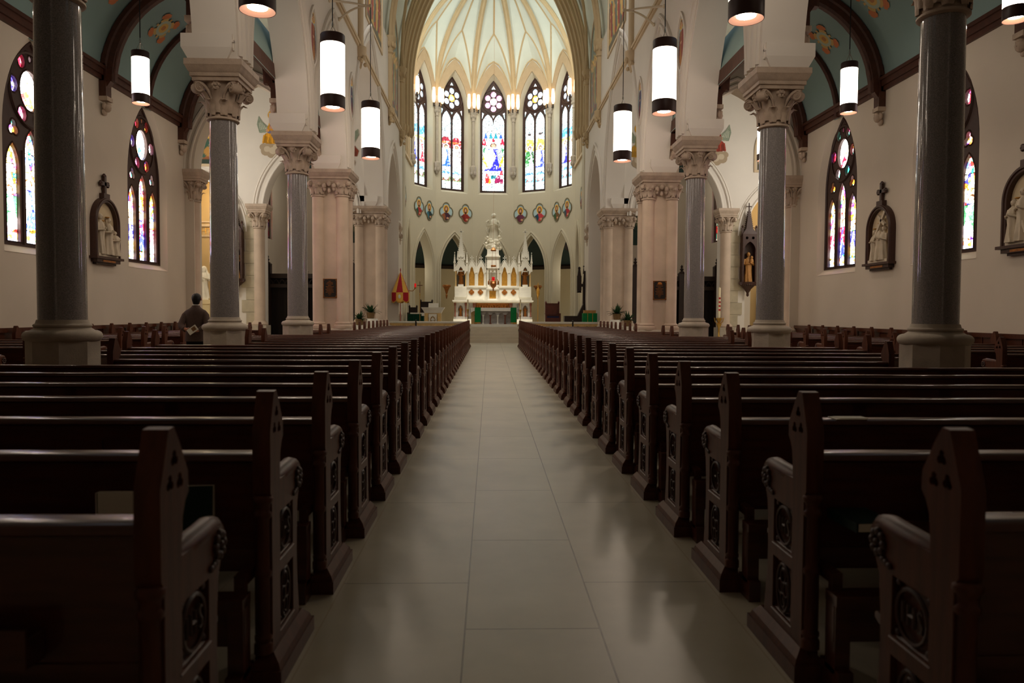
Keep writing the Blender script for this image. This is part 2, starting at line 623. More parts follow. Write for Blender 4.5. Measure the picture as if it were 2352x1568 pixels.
def shade3(c, k): return tuple(max(0, min(255, int(x * k))) for x in c)

def hsh(i, j, k=0):
    x = sin(i * 127.1 + j * 311.7 + k * 74.7) * 43758.5453
    return x - floor(x)

def mosaic(cells, palette, dark=0.12, k=0):
    """small jewel panes with dark leads between, as a background"""
    pal = [lin(c) for c in palette]
    nu, nv = cells
    def f(u, v):
        x, y = u * nu, v * nv
        bi, bj, b1, b2 = 0, 0, 9, 9
        for i in range(int(floor(x)) - 1, int(floor(x)) + 2):
            for j in range(int(floor(y)) - 1, int(floor(y)) + 2):
                px = i + .15 + .7 * hsh(i, j, k)
                py = j + .15 + .7 * hsh(i, j, k + 5)
                d = (px - x) ** 2 + (py - y) ** 2
                if d < b1:
                    b2, b1, bi, bj = b1, d, i, j
                elif d < b2:
                    b2 = d
        if sqrt(b2) - sqrt(b1) < dark:
            return (0.02, 0.02, 0.02)
        return pal[int(hsh(bi, bj, k + 9) * len(pal)) % len(pal)]
    return f

def leads(nu, nv, k=0, dark=.09):
    """irregular glass pieces: (tone of the piece, whether the point lies on a lead)"""
    def f(u, v):
        x, y = u * nu, v * nv
        bi, bj, b1, b2 = 0, 0, 9, 9
        for i in range(int(floor(x)) - 1, int(floor(x)) + 2):
            for j in range(int(floor(y)) - 1, int(floor(y)) + 2):
                d = (i + .1 + .8 * hsh(i, j, k) - x) ** 2 + (j + .1 + .8 * hsh(i, j, k + 5) - y) ** 2
                if d < b1:
                    b2, b1, bi, bj = b1, d, i, j
                elif d < b2:
                    b2 = d
        return hsh(bi, bj, k + 3), sqrt(b2) - sqrt(b1) < dark
    return f

def flat(c):
    l = lin(c)
    return lambda u, v: l

def paint_grid(name, pc, u0, u1, v0, v1, nu, nv, fn, m, parent=None, inside=None, boost=1.0, back=None):
    """painted sheet: vertices carry the picture's own colours"""
    vs, cols, keep, fs = [], [], [], []
    for j in range(nv + 1):
        for i in range(nu + 1):
            u, v = i / nu, j / nv
            vs.append(fn(u0 + (u1 - u0) * u, v0 + (v1 - v0) * v, 0))
            c = pc.at(u, v)
            cols.append((c[0] * boost, c[1] * boost, c[2] * boost))
            keep.append(inside is None or inside(u0 + (u1 - u0) * u, v0 + (v1 - v0) * v))
    for j in range(nv):
        for i in range(nu):
            q = (j * (nu + 1) + i, j * (nu + 1) + i + 1, (j + 1) * (nu + 1) + i + 1, (j + 1) * (nu + 1) + i)
            if inside is None or all(keep[t] for t in q):
                fs.append(q)
    b = MB()
    b.add(vs, fs)
    return b.build(name, m, parent, smooth=0, cols=cols)

def in_arch(c, a, z0, zs, rise):
    R = (a * a + rise * rise) / (2 * a)
    def f(u, v):
        if v < z0 or abs(u - c) > a: return False
        if v <= zs: return True
        x = R - a + abs(u - c)
        return x * x + (v - zs) ** 2 <= R * R
    return f

# ------------------------------------------------------------------ setting: floor and walls
b = MB()
b.box(-15, 15, -4, 35.3, -0.12, 0)
FLOOR = struct(b.build('floor', FLOORM, smooth=0))
# sanctuary floor and its five steps
b = MB()
for k in range(5):
    b.box(-4.63, 4.63, 35.3 + 0.32 * k, 50.5 if k == 4 else 36.7, -0.1 if k == 0 else 0.144 * k, 0.144 * (k + 1))
struct(b.build('floor_sanctuary', STEP, smooth=0))
b = MB()
b.box(-15, -4.64, 35.3, 54, -0.12, 0)
b.box(4.64, 15, 35.3, 54, -0.12, 0)
b.box(-4.64, 4.64, 50.5, 54, 0.6, 0.72)
struct(b.build('floor_ambulatory', FLOORM, smooth=0))

SPR = 5.8
SUP = [(8.63, .42), (13.83, .42), (19.03, .42), (24.0, .56), (32.0, .62), (37.0, .36)]
def nave_outline():
    P = [(-3.9, 0), (3.85, 0)]
    holes = []
    left = 3.85
    for (yc, h), rise in zip(SUP, (3.68, 3.68, 3.68, 3.55, 5.6, 2.9)):
        a = (yc - h - left) / 2
        P += [p for p in arch(left + a, a, SPR, rise, 14)]
        holes.append((left + a, a, rise))
        if yc < 36:
            left = yc + h
    P += [(37.0 - .36, 0), (39.2, 0), (39.2, 13.2), (-3.9, 13.2)]
    return P, holes
NOUT, NHOLES = nave_outline()
for s, side in ((-1, 'left'), (1, 'right')):
    b = MB()
    b.plate(NOUT, [], 0, 0.77, fX(s * 4.63, s))
    struct(b.build('wall_%s_nave' % side, PLASTER_W, smooth=20))
    # hood mouldings round the arches, string course, wall shafts
    b = MB()
    for (c, a, rise) in NHOLES:
        for off, r in ((0.13, 0.05), (0.34, 0.075)):
            path = [(s * 4.62, y, z) for y, z in arch(c, a + off, SPR + 0.1, rise + off * 1.2, 16)]
            b.tube(path, r, 8)
    struct(b.build('trim_%s_arch_mouldings' % side, PLASTER_W))
    b = MB()
    for z0, z1, d in ((10.32, 10.42, .10), (10.24, 10.32, .06), (10.42, 10.5, .05)):
        b.box(min(s * 4.64, s * (4.63 - d)), max(s * 4.64, s * (4.63 - d)), -3.5, 39, z0, z1)
    struct(b.build('trim_%s_string_course' % side, BEIGE))
    # nave shafts that carry the vault ribs, on carved corbels
    for k, y in enumerate((25.6, 33.1, 37.2)):
        b = MB()
        b.lathe([(.02, 9.55), (.07, 9.6), (.10, 9.75), (.2, 10.0), (.24, 10.15), (.24, 10.28), (.14, 10.34), (.14, 12.6), (.2, 12.66), (.17, 12.72), (.26, 13.1), (.3, 13.2), (.3, 13.34), (.02, 13.35)], 12, (s * 4.6, y, 0))
        for i in range(9):
            a = hsh(i, k) * 6.28
            b.ball((s * 4.56 + .16 * cos(a), y + .18 * sin(a), 9.7 + .05 * i), .075, 7, 5)
        for i in range(8):
            a = 2 * pi * i / 8
            b.ball((s * 4.6 + .24 * cos(a), y + .24 * sin(a), 12.98), (.06, .06, .14), 7, 5)
        tag(b.build('wall_shaft', RIB if k else BEIGE, origin=(s * 4.6, y, 9.55)),
            '%s vault shaft high on the nave wall, %s, %s' % (
                ('pale', 'tan', 'tan')[k], SIDE[s][7:], ('beside the wide transept arch', 'over the pier behind the plants', 'next to the chancel arch')[k]), 'wall shaft', 'vault shafts on the nave walls')
    # aisle wall with two stained windows in view
    holes = [arch_hole(y, 1.2, 2.58, 4.95, 2.3, 12) for y in (16.2, 21.25)]
    b = MB()
    b.plate([(-3.9, 0), (24.6, 0), (24.6, 9.9), (-3.9, 9.9)], holes, 0, 0.75, fX(s * 9.7, s))
    # splayed reveals
    for y in (16.2, 21.25):
        O = arch_hole(y, 1.2, 2.58, 4.95, 2.3, 12)
        I = arch_hole(y, 1.0, 2.74, 4.98, 2.04, 12)
        b.loft([[(s * 9.7, p[0], p[1]) for p in O], [(s * 9.87, p[0], p[1]) for p in I], [(s * 10.05, p[0], p[1]) for p in I]], cap=False)
    struct(b.build('wall_%s_aisle' % side, PLASTER, smooth=20))
    b = MB()
    b.box(min(s * 9.7, s * 9.62), max(s * 9.7, s * 9.62), -3.5, 23.8, 0, 1.0)
    b.box(min(s * 9.7, s * 9.57), max(s * 9.7, s * 9.57), -3.5, 23.8, .97, 1.06)
    for i in range(46):
        y = -2.2 + i * .56
        b.box(min(s * 9.62, s * 9.605), max(s * 9.62, s * 9.605), y, y + .05, 0, .97)
    struct(b.build('baseboard_%s_wainscot' % side, WOOD, smooth=0))
    # arch wall that closes the aisle towards the transept
    b = MB()
    P = [(-9.7, 0), (-9.42, 0)] + arch(-7.6, 1.82, SPR, 2.75, 14) + [(-5.78, SPR), (-5.4, SPR), (-5.4, 10.0), (-9.7, 10.0)]
    b.plate([(s * -x, z) for x, z in P], [], 0, .6, fY(23.75))
    for off, r in ((.12, .05), (.3, .06)):
        b.tube([(-s * x, 23.74, z) for x, z in arch(-7.6, 1.82 + off, SPR, 2.75 + off, 14)], r, 7)
    struct(b.build('wall_%s_aisle_end' % side, PLASTER, smooth=20))
    # transept
    b = MB()
    b.box(*sorted((s * 10.4, s * 14.2)), 23.75, 24.35, 0, 13)
    b.box(*sorted((s * 14.0, s * 14.6)), 23.75, 32, 0, 13)
    b.plate([(s * x, z) for x, z in [(5.4, SPR)] + arch(7.75, 1.78, SPR - .3, 2.75, 14) + [(9.53, 0), (10.0, 0)] + arch_hole(12.2, 1.75, 0, 4.8, 2.1, 12)[0:0] + [(14.0, 0), (14.0, 13), (5.4, 13)]],
            [[(s * x, z) for x, z in arch_hole(12.1, 1.55, 0.001, 4.7, 2.2, 12)]], 0, .6, fY(31.3))
    for off, r in ((.05, .05), (.32, .055), (.42, .03)):
        b.tube([(s * x, 31.3, z) for x, z in arch(7.75, 1.78 + off, SPR - .3, 2.75 + off, 14)], r, 7)
        b.tube([(s * x, 31.3, z) for x, z in arch(12.1, 1.55 + off, 4.7, 2.2 + off, 14)], r, 7)
    struct(b.build('wall_%s_transept' % side, PLASTER_W, smooth=20))
    b = MB()
    b.box(*sorted((s * 10.4, s * 14.0)), 33.2, 33.4, 0, 7)
    b.box(*sorted((s * 10.3, s * 10.45)), 31.9, 33.3, 0, 7)
    b.box(*sorted((s * 13.75, s * 14.0)), 31.9, 33.3, 0, 7)
    b.box(*sorted((s * 10.3, s * 14.0)), 31.9, 33.3, 7, 7.1)
    struct(b.build('wall_%s_alcove' % side, TAN, smooth=0))
    b = MB()
    for z0, z1, d in ((4.66, 4.72, .06), (5.1, 5.2, .08), (5.28, 5.34, .06)):
        b.box(*sorted((s * 10.45, s * 13.75)), 33.2 - d, 33.2, z0, z1)
    struct(b.build('trim_%s_alcove_band' % side, BEIGE, smooth=0))
    # side chapel beyond the transept
    b = MB()
    hole = arch_hole(35.6, .72, 4.85, 7.6, 1.2, 10)
    b.plate([(31.9, 0), (39.3, 0), (39.3, 9), (31.9, 9)], [hole], 0, .4, fX(s * 10.6, s))
    hb = [(s * x, z) for x, z in arch_hole(7.35, .34, 1.95, 2.55, .62, 8)]
    b.plate([(s * x, z) for x, z in ((5.0, 0), (10.6, 0), (10.6, 9), (5.0, 9))], [hb], 0, .4, fY(39.2))
    struct(b.build('wall_%s_chapel' % side, PLASTER, smooth=20))
    b = MB()
    b.box(*sorted((s * 5.4, s * 10.9)), 31.9, 39.3, 8.9, 9.0)
    for y in (33.5, 35.5, 37.5):
        b.box(*sorted((s * 5.4, s * 10.6)), y, y + .22, 8.5, 8.9)
    struct(b.build('ceiling_%s_chapel' % side, DTEAL, smooth=0))
    # ceilings
    b = MB()
    rows = []
    for x, z in arch(7.55, 2.17, 7.0, 2.65, 12):
        rows.append([(s * x, -3.9, z), (s * x, 10, z), (s * x, 24.2, z)])
    b.grid(rows)
    struct(b.build('ceiling_%s_aisle' % side, TEAL, smooth=60))
    b = MB()
    b.box(*sorted((s * 5.2, s * 14.6)), 23.75, 32, 13, 13.15)
    struct(b.build('ceiling_%s_transept' % side, MINT, smooth=0))
b = MB()
b.box(-15, 15, -4.3, -3.9, 0, 21)
struct(b.build('wall_back', PLASTER, smooth=0))

# nave vault: pointed barrel with transverse ribs, then the moulded chancel arch
rows = [[(x, y, z) for y in (-3.9, 5, 14, 23, 32, 39)] for x, z in arch(0, 4.8, 13.1, 8.6, 16)]
b = MB(); b.grid(rows)
struct(b.build('ceiling_nave', MINT, smooth=60))
b = MB()
for y in (25.6, 33.1, 37.2):
    for dy, r, off in ((-.16, .07, .1), (0, .13, .16), (.16, .07, .1)):
        b.tube([(x, y + dy, z) for x, z in arch(0, 4.65 - off, 13.2, 8.4 - off, 18)], r, 7)
for s in (-1, 1):     # diagonal ribs of the last bay
    b.tube([(s * (4.5 - 4.5 * sin(t * pi / 2 / 12) * .999) if False else s * 4.5 * cos(t / 12 * pi / 2), 37.2 - 4.1 * sin(t / 12 * pi / 2), 13.2 + 6.9 * sin(t / 12 * pi / 2)) for t in range(13)], .07, 6)
struct(b.build('trim_nave_ribs', RIB))
b = MB()
for dy, r, off in ((0.0, .10, .0), (.18, .05, .06), (.32, .10, .12), (.5, .05, .18), (.66, .11, .24), (.86, .05, .30), (1.0, .10, .34)):
    b.tube([(x, 38.2 + dy, z) for x, z in [(-(4.6 - off), 10.9)] + arch(0, 4.6 - off, 13.0, 8.5 - off, 22) + [((4.6 - off), 10.9)]], r, 8)
    for s in (-1, 1):
        b.lathe([(r * .3, 10.4), (r * 1.2, 10.6), (r * 1.4, 10.85), (r, 10.95)], 8, (s * (4.6 - off), 38.2 + dy, 0))
P = [(-5.3, 13)] + arch(0, 4.5, 13.0, 8.4, 22) + [(5.3, 13), (5.3, 23), (-5.3, 23)]
b.plate(P, [], 0, .9, fY(38.35))
struct(b.build('trim_chancel_arch', RIB))
for s, side in ((-1, 'left'), (1, 'right')):
    b = MB()
    b.box(*sorted((s * 4.6, s * 5.4)), 38.3, 39.35, 0.7, 13.4)
    struct(b.build('wall_%s_chancel_arch' % side, PLASTER_A, smooth=0))
    # chancel side wall with a narrow pointed arch
    b = MB()
    b.plate([(39.2, .7), (46.4, .7), (46.4, 15.3), (39.2, 15.3)], [arch_hole(44.6, .95, .72, 4.4, 2.3, 12)], 0, .6, fX(s * 5.04, s))
    for off, r in ((.06, .05), (.26, .06)):
        b.tube([(s * 5.03, y, z) for y, z in [(44.6 - .95 - off, .75)] + arch(44.6, .95 + off, 4.4, 2.3 + off, 12) + [(44.6 + .95 + off, .75)]], r, 7)
    struct(b.build('wall_%s_chancel' % side, PLASTER_A, smooth=20))
    b = MB()      # blind arcade above the string course
    for z in (10.3,):
        b.box(*sorted((s * 5.06, s * 4.93)), 39.3, 46.2, z, z + .15)
    for i in range(6):
        y = 39.9 + i * .95
        b.tube([(s * 5.0, yy, zz) for yy, zz in [(y - .36, 10.5)] + arch(y, .36, 12.3, .9, 8) + [(y + .36, 10.5)]], .05, 6)
    struct(b.build('trim_%s_blind_arcade' % side, BEIGE))

# ------------------------------------------------------------------ apse
KP = [(-5.04, 43.0), (-5.04, 46.31), (-3.69, 48.65), (-1.35, 50.0), (1.35, 50.0), (3.69, 48.65), (5.04, 46.31), (5.04, 43.0)]
FACETS = []
for i in range(1, 6):
    (xa, ya), (xb, yb) = KP[i], KP[i + 1]
    mx, my = (xa + xb) / 2, (ya + yb) / 2
    L = hypot(xb - xa, yb - ya)
    d = ((xb - xa) / L, (yb - ya) / L)
    n = (-d[1], d[0])          # points away from the nave
    FACETS.append((mx, my, d, n, L / 2))
def fF(k, w0=0.0):
    mx, my, d, n, h = FACETS[k]
    return lambda u, v, w: (mx + d[0] * u + n[0] * (w + w0), my + d[1] * u + n[1] * (w + w0), v)
b = MB()
bt = MB()
for k in range(5):
    h = FACETS[k][4]
    P = [(-h, .7), (h, .7), (h, 15.2), (1.28, 15.2)] + [p for p in reversed(arch(0, 1.28, 15.2, 2.75, 12))][1:-1] + [(-1.28, 15.2), (-h, 15.2)]
    wh = arch_hole(0, .99, 9.25, 14.55, 2.6, 12)
    lo = arch_hole(0, .98, .72, 4.2, 2.3, 12)
    b.plate(P, [wh, lo], 0, .6, fF(k))
    gi = arch_hole(0, .85, 9.45, 14.6, 2.2, 12)
    f = fF(k)
    b.loft([[f(p[0], p[1], 0) for p in wh], [f(p[0], p[1], .42) for p in gi], [f(p[0], p[1], .6) for p in gi]], cap=False)
    for off, r in ((.06, .06), (.22, .07)):
        bt.tube([f(u, v, -.01) for u, v in [(-.98 - off, .75)] + arch(0, .98 + off, 4.2, 2.3 + off, 12) + [(.98 + off, .75)]], r, 7)
struct(b.build('wall_apse', PLASTER_A, smooth=20))
struct(bt.build('trim_apse_arches', PLASTER_A))
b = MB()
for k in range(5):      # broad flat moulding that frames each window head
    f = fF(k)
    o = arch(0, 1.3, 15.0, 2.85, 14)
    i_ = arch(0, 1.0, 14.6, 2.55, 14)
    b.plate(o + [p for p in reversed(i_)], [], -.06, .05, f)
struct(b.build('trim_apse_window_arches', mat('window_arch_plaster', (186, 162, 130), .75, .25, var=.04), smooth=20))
# vault
BOSS = (0.0, 43.0, 21.0)
def rib_pt(K, p, z0=15.2, boss=BOSS):
    c = 1 - p
    return (K[0] + (boss[0] - K[0]) * p, K[1] + (boss[1] - K[1]) * p, z0 + (boss[2] - z0) * sqrt(max(0, 1 - c * c)))
def rib_curve(K, n=16, z0=15.2):
    return [rib_pt(K, 1 - cos(pi / 2 * i / n), z0) for i in range(n + 1)]
vb, rb = MB(), MB()
for i in range(7):
    Ka, Kb = KP[i], KP[i + 1]
    mx, my = (Ka[0] + Kb[0]) / 2, (Ka[1] + Kb[1]) / 2
    T = Vector((mx + (BOSS[0] - mx) * .2, my + (BOSS[1] - my) * .2, 19.25))
    A = Vector((mx, my, 17.95))
    n = 14
    ridge = [T.lerp(Vector(BOSS), t / n) + Vector((0, 0, .55 * sin(pi * t / n))) for t in range(n + 1)]
    for K in (Ka, Kb):
        R = [Vector(p) for p in rib_curve(K, 2 * n, 15.2)]
        S = Vector((K[0], K[1], 15.2))
        # diagonal from the springer to the ridge, and the half arch on the wall
        tier = []
        wallc = []
        for t in range(n + 1):
            q = t / n
            h = sin(pi / 2 * q ** .9)
            tier.append(Vector((S.x + (T.x - S.x) * (1 - cos(pi / 2 * q)) , S.y + (T.y - S.y) * (1 - cos(pi / 2 * q)), S.z + (T.z - S.z) * sin(pi / 2 * q))) * .55 + S.lerp(T, q) * .45)
            a = 1 - cos(q * 1.05) if False else q
            wallc.append(Vector((S.x + (A.x - S.x) * (1 - sqrt(max(0, 1 - q * q)) * 1.0), S.y + (A.y - S.y) * (1 - sqrt(max(0, 1 - q * q))), S.z + (A.z - S.z) * q)) * .6 + S.lerp(A, q) * .4)
        path2 = tier + ridge[1:]
        rows = [[tuple(R[j].lerp(path2[j], q / 6)) for q in range(7)] for j in range(2 * n + 1)]
        vb.grid(rows)
        vb.grid([[tuple(wallc[j].lerp(tier[j], q / 4)) for q in range(5)] for j in range(n + 1)])
        rb.tube([tuple(p) for p in tier], .055, 6)
        rb.tube([tuple(p) for p in wallc], .06, 6)
    rb.tube([tuple(p) for p in ridge], .06, 6)
struct(vb.build('ceiling_apse_vault', MINT, smooth=50))
for K in KP:
    c = rib_curve(K, 20)
    for off, r in ((0, .12), (.1, .07), (-.1, .07)):
        dx, dy = BOSS[0] - K[0], BOSS[1] - K[1]
        L = hypot(dx, dy)
        rb.tube([(x - dy / L * off, y + dx / L * off, z - .1 + .04 * (off == 0) * -1) for x, y, z in c], r, 7)
rb.ball((0, 43, 20.9), (.4, .4, .25), 12, 7)
struct(rb.build('trim_apse_ribs', RIB))
rows = [[(x, y, z) for y in (39.0, 41, 43.1)] for x, z in arch(0, 5.1, 15.2, 5.9, 16)]
b = MB(); b.grid(rows)
struct(b.build('ceiling_chancel', MINT, smooth=60))
# ambulatory behind the apse
b = MB()
OUTK = [(-9.0, 39.3), (-9.0, 47.3), (-6.2, 51.6), (-2.4, 53.6), (2.4, 53.6), (6.2, 51.6), (9.0, 47.3), (9.0, 39.3)]
for i in range(7):
    (xa, ya), (xb, yb) = OUTK[i], OUTK[i + 1]
    b.add([(xa, ya, 0), (xb, yb, 0), (xb, yb, 7), (xa, ya, 7)], [(0, 1, 2, 3)])
struct(b.build('wall_ambulatory', mat('ambulatory_plaster', (214, 196, 160), .8, .2, var=.04, scale=1), smooth=0))
b = MB()
b.grid([[(x, y, 4.75) for x, y in OUTK], [(x * 1.1, 43 + (y - 43) * 1.08, 6.9) for x, y in [(KP[0][0], 39.3)] + KP[1:7] + [(KP[7][0], 39.3)]]])
struct(b.build('ceiling_ambulatory', DTEAL, smooth=0))
b = MB()
for i in range(8):
    (xa, ya), (xb, yb) = KP[i], OUTK[i]
    b.tube([(xa * 1.12, 43 + (ya - 43) * 1.1, 6.5), (xb, yb, 4.75)], .16, 4)
    if i < 7:
        b.tube([(xb, yb, 4.7), (OUTK[i + 1][0], OUTK[i + 1][1], 4.7)], .2, 4)
struct(b.build('trim_ambulatory_beams', BLACKWOOD, smooth=0))
for s in (-1, 1):
    light('POINT', 'ambulatory_fill', (s * 5.6, 48.6, 4.0), 50, (1, 0.9, 0.7), size=.15)  # added light without a fixture, warms the dim ambulatory
    light('POINT', 'chapel_lamp', (s * 8.2, 36.0, 7.6), 60, (1, 0.88, 0.7), size=.15)
light('POINT', 'ambulatory_fill', (0, 52, 3.6), 30, (1, 0.9, 0.7), size=.15)
light('POINT', 'alcove_lamp', (-12.0, 31.5, 6.4), 110, (1, 0.8, 0.5), size=.15)
light('POINT', 'alcove_lamp', (12.0, 31.5, 6.4), 50, (1, 0.8, 0.5), size=.15)
# ------------------------------------------------------------------ pews
def scroll(b, x0, x1, y, z, r):
    b.lathe([(r * .96, 0), (r, .006), (r, x1 - x0 - .006), (r * .96, x1 - x0)], 14, M=Matrix.Translation((x0, y, z)) @ Matrix.Rotation(pi / 2, 4, 'Y'))

def end_profile():
    P = [(.05, .08), (.05, .70), (.032, .725), (.032, .955), (.085, 1.10), (.118, 1.103), (.150, 1.06), (.205, .97), (.207, .915), (.185, .895), (.168, .86), (.16, .80), (.158, .752)]
    P += [(.24, .752), (.36, .756), (.43, .762), (.458, .755), (.474, .735), (.478, .705), (.466, .672), (.442, .65), (.42, .60), (.408, .50), (.405, .40), (.412, .28), (.432, .16), (.44, .08)]
    return P
def panel(b, s, x_face):
    pass
def pew_end_meshes(s):
    """bench end whose carved face looks towards +s x; the face lies at x=0, y runs forward from the back edge"""
    def fn(u, v, w): return (-s * w, u, v)
    W = .066
    b = MB()
    P = end_profile()
    h1 = [(.155, .165), (.345, .165), (.345, .385), (.155, .385)]
    h2 = [(.155, .445), (.345, .445), (.345, .625), (.155, .625)]
    heads = [foil(cy, cz, .011, .012, 3, 5) for cy, cz in ((.118, 1.02), (.09, .96), (.150, .955))]
    b.plate(P, [h1, h2] + heads, 0, .022, fn)
    b.plate(P, [], .022, W, fn)
    # chamfered sills under the panels, arm cap
    for z in (.155, .435):
        b.add([(s * .004, .145, z), (s * .004, .355, z), (-s * .02, .355, z + .022), (-s * .02, .145, z + .022), (-s * .02, .145, z - .012), (-s * .02, .355, z - .012)],
              [(0, 1, 2, 3), (0, 1, 5, 4)])
    b.tube([(-s * W / 2, y, z) for y, z in ((.165, .745), (.25, .746), (.34, .748), (.41, .752), (.45, .745), (.468, .72))], [.02, .036, .036, .036, .034, .028], 12)
    end = b.mesh('bench_end', WOOD_END, 40)
    b = MB()
    b.box(*sorted((s * .014, -s * .112)), 0, .525, 0, .062)
    for z0, z1, o0, o1 in ((.062, .085, .008, .0), (.085, .118, .0, -.026)):
        v = []
        for z, o in ((z0, o0), (z1, o1)):
            q = .008 - o
            v += [(-s * (.104 - q), .012 + q, z), (s * o, .012 + q, z), (s * o, .51 - q * 1.2, z), (-s * (.104 - q), .51 - q * 1.2, z)]
        b.add(v, [(4, 5, 6, 7), (0, 1, 5, 4), (1, 2, 6, 5), (2, 3, 7, 6), (3, 0, 4, 7)])
    plinth = b.mesh('plinth', WOOD_END, 30)
    b = MB()
    prof = [(.026, .115), (.036, .118), (.036, .15), (.028, .16), (.034, .172), (.034, .182), (.026, .19), (.026, .40), (.032, .41), (.033, .425), (.026, .435), (.026, .625), (.034, .635), (.034, .648), (.028, .655), (.030, .68), (.038, .69), (.038, .705), (.03, .715)]
    b.lathe(prof, 10, (-s * W / 2, .046, 0))
    colon = b.mesh('colonnette', WOOD_END, 50)
    # carved fillings: IHS in a ring above, vesica with lobes below, leaf under the head, rosette on the arm
    b = MB()
    def ring(cy, cz, ry, rz, r, n=20, x=-.008):
        b.tube([(s * x, cy + ry * cos(2 * pi * i / n), cz + rz * sin(2 * pi * i / n)) for i in range(n)], r, 5, closed=True)
    ring(.25, .535, .078, .076, .007)
    for pts in ([(.205, .565), (.205, .505)],
                [(.232, .565), (.232, .505)], [(.232, .535), (.262, .535)], [(.262, .565), (.262, .505)],
                [(.306, .56), (.293, .568), (.284, .555), (.292, .54), (.305, .525), (.302, .508), (.285, .505)]):
        q = [(.25 + (y - .25) * -s * -1 if s > 0 else .5 - y, z) for y, z in pts]
        b.tube([(-s * .008, y, z) for y, z in q], .006, 5)
    for cy, cz in ((.172, .46), (.328, .46), (.172, .61), (.328, .61)):
        b.ball((-s * .014, cy, cz), (.01, .014, .012), 6, 4)
    upper = b.mesh('monogram_carving', WOOD_C, 60)
    b = MB()
    ring(.25, .275, .062, .10, .007)
    for cy, cz in ((.25, .325), (.25, .225), (.222, .275), (.278, .275)):
        ring(cy, cz, .024, .03, .005, 10)
    lower = b.mesh('vesica_carving', WOOD_C, 60)
    b = MB()
    for i in range(5):
        b.ball((-s * .03, .168 + .006 * hsh(i, 1), .80 + .022 * i), (.026, .012 + .004 * hsh(i, 2), .014), 6, 4)
    b.ball((-s * .03, .165, .772), (.02, .012, .012), 6, 4)
    leafc = b.mesh('leaf_carving', WOOD_C, 60)
    b = MB()
    for i in range(8):
        a = 2 * pi * i / 8
        b.ball((s * .004, .425 + .032 * cos(a), .70 + .032 * sin(a)), (.012, .015, .015), 6, 4)
    b.ball((s * .006, .425, .70), .014, 6, 4)
    for i in range(3):
        b.ball((s * .002, .395 - .018 * i, .655 - .004 * i), (.01, .016, .012), 6, 4)
    ros = b.mesh('arm_rosette', WOOD_C, 60)
    return end, plinth, colon, (upper, lower, leafc, ros)
ENDS = {s: pew_end_meshes(s) for s in (-1, 1)}
BODY = {}
def pew_body(L, d):
    """L long, running from x=0 towards d*L"""
    key = (round(L, 3), d)
    if key in BODY:
        return BODY[key]
    x0, x1 = sorted((d * .06, d * (L - .06)))
    b = MB()
    b.box(x0, x1, .085, .112, .42, .835)
    nb = max(2, int(L / 1.15))
    for i in range(nb + 1):
        x = x0 + (x1 - x0) * i / nb
        b.box(max(x0, x - .045), min(x1, x + .045), .077, .086, .43, .83)
    b.box(x0, x1, .077, .086, .42, .50)
    b.box(x0, x1, .077, .086, .76, .835)
    back = b.mesh('backrest', WOOD, 0)
    b = MB()
    b.plate([(.045, .842), (.045, .856), (.055, .866), (.150, .866), (.158, .858), (.158, .846), (.14, .832), (.065, .832)], [], x0, x1, lambda u, v, w: (w, u, v))
    rail = b.mesh('top_rail', WOOD, 50)
    b = MB()
    b.plate([(.11, .405), (.47, .425), (.495, .437), (.495, .452), (.485, .46), (.11, .44)], [], x0, x1, lambda u, v, w: (w, u, v))
    b.box(x0, x1, .43, .46, .33, .43)
    seat = b.mesh('seat', WOOD, 40)
    b = MB()
    b.box(x0 + .03, x1 - .03, -.09, -.035, .20, .36)
    b.box(x0 + .03, x1 - .03, -.11, -.02, .335, .375)
    for i in range(nb + 1):
        x = x0 + .06 + (x1 - x0 - .12) * i / nb
        b.box(x - .028, x + .028, -.13, .02, .0, .10)
        b.box(x - .028, x + .028, -.10, -.02, .08, .36)
        b.box(x - .02, x + .02, -.02, .09, .40, .44)
        b.box(x - .02, x + .02, -.05, -.02, .3, .44)
    kneel = b.mesh('kneeler', WOOD, 0)
    b = MB()
    b.box(-.28, .28, .0, .01, .53, .62)
    b.box(-.28, .28, .0, .08, .52, .53)
    for e in (-.28, .27):
        b.box(e, e + .01, .01, .08, .53, .59)
    rack = (b.mesh('book_rack', WOOD, 0), [x0 + (x1 - x0) * (i + .5) / nb for i in range(nb)])
    BODY[key] = (back, rail, seat, kneel, rack)
    return BODY[key]

ORD = ['first', 'second', 'third', 'fourth', 'fifth', 'sixth', 'seventh', 'eighth', 'ninth', 'tenth', 'eleventh', 'twelfth', 'thirteenth', 'fourteenth', 'fifteenth', 'sixteenth', 'seventeenth', 'eighteenth', 'nineteenth', 'twentieth']
def nth(i):
    return ORD[i] if i < 20 else ('twenty-' + ORD[i - 20] if i < 29 else ('thirtieth' if i == 29 else 'thirty-' + ORD[i - 30]))

def make_pew(x, y, L, d, label, group, full):
    """d: direction the pew runs from its aisle end"""
    t = thing('church_pew', label, 'pew', (x, y, 0), group)
    back, rail, seat, kneel, rack = pew_body(L, d)
    for me in (back, rail, seat, kneel):
        put(me, me.name, t)
    if full:
        for rx in rack[1]:
            put(rack[0], 'book_rack', t, (rx, 0, 0))
    for s, xx in ((-d, 0), (d, d * L)):
        end, plinth, colon, carv = ENDS[s]
        e = put(end, 'bench_end', t, (xx - s * .03, 0, 0))
        put(plinth, 'plinth', e, (s * .03, 0, 0))
        put(colon, 'colonnette', e)
        if full or xx == 0:
            for cm in carv:
                put(cm, cm.name.split('.')[0], e)
    return t

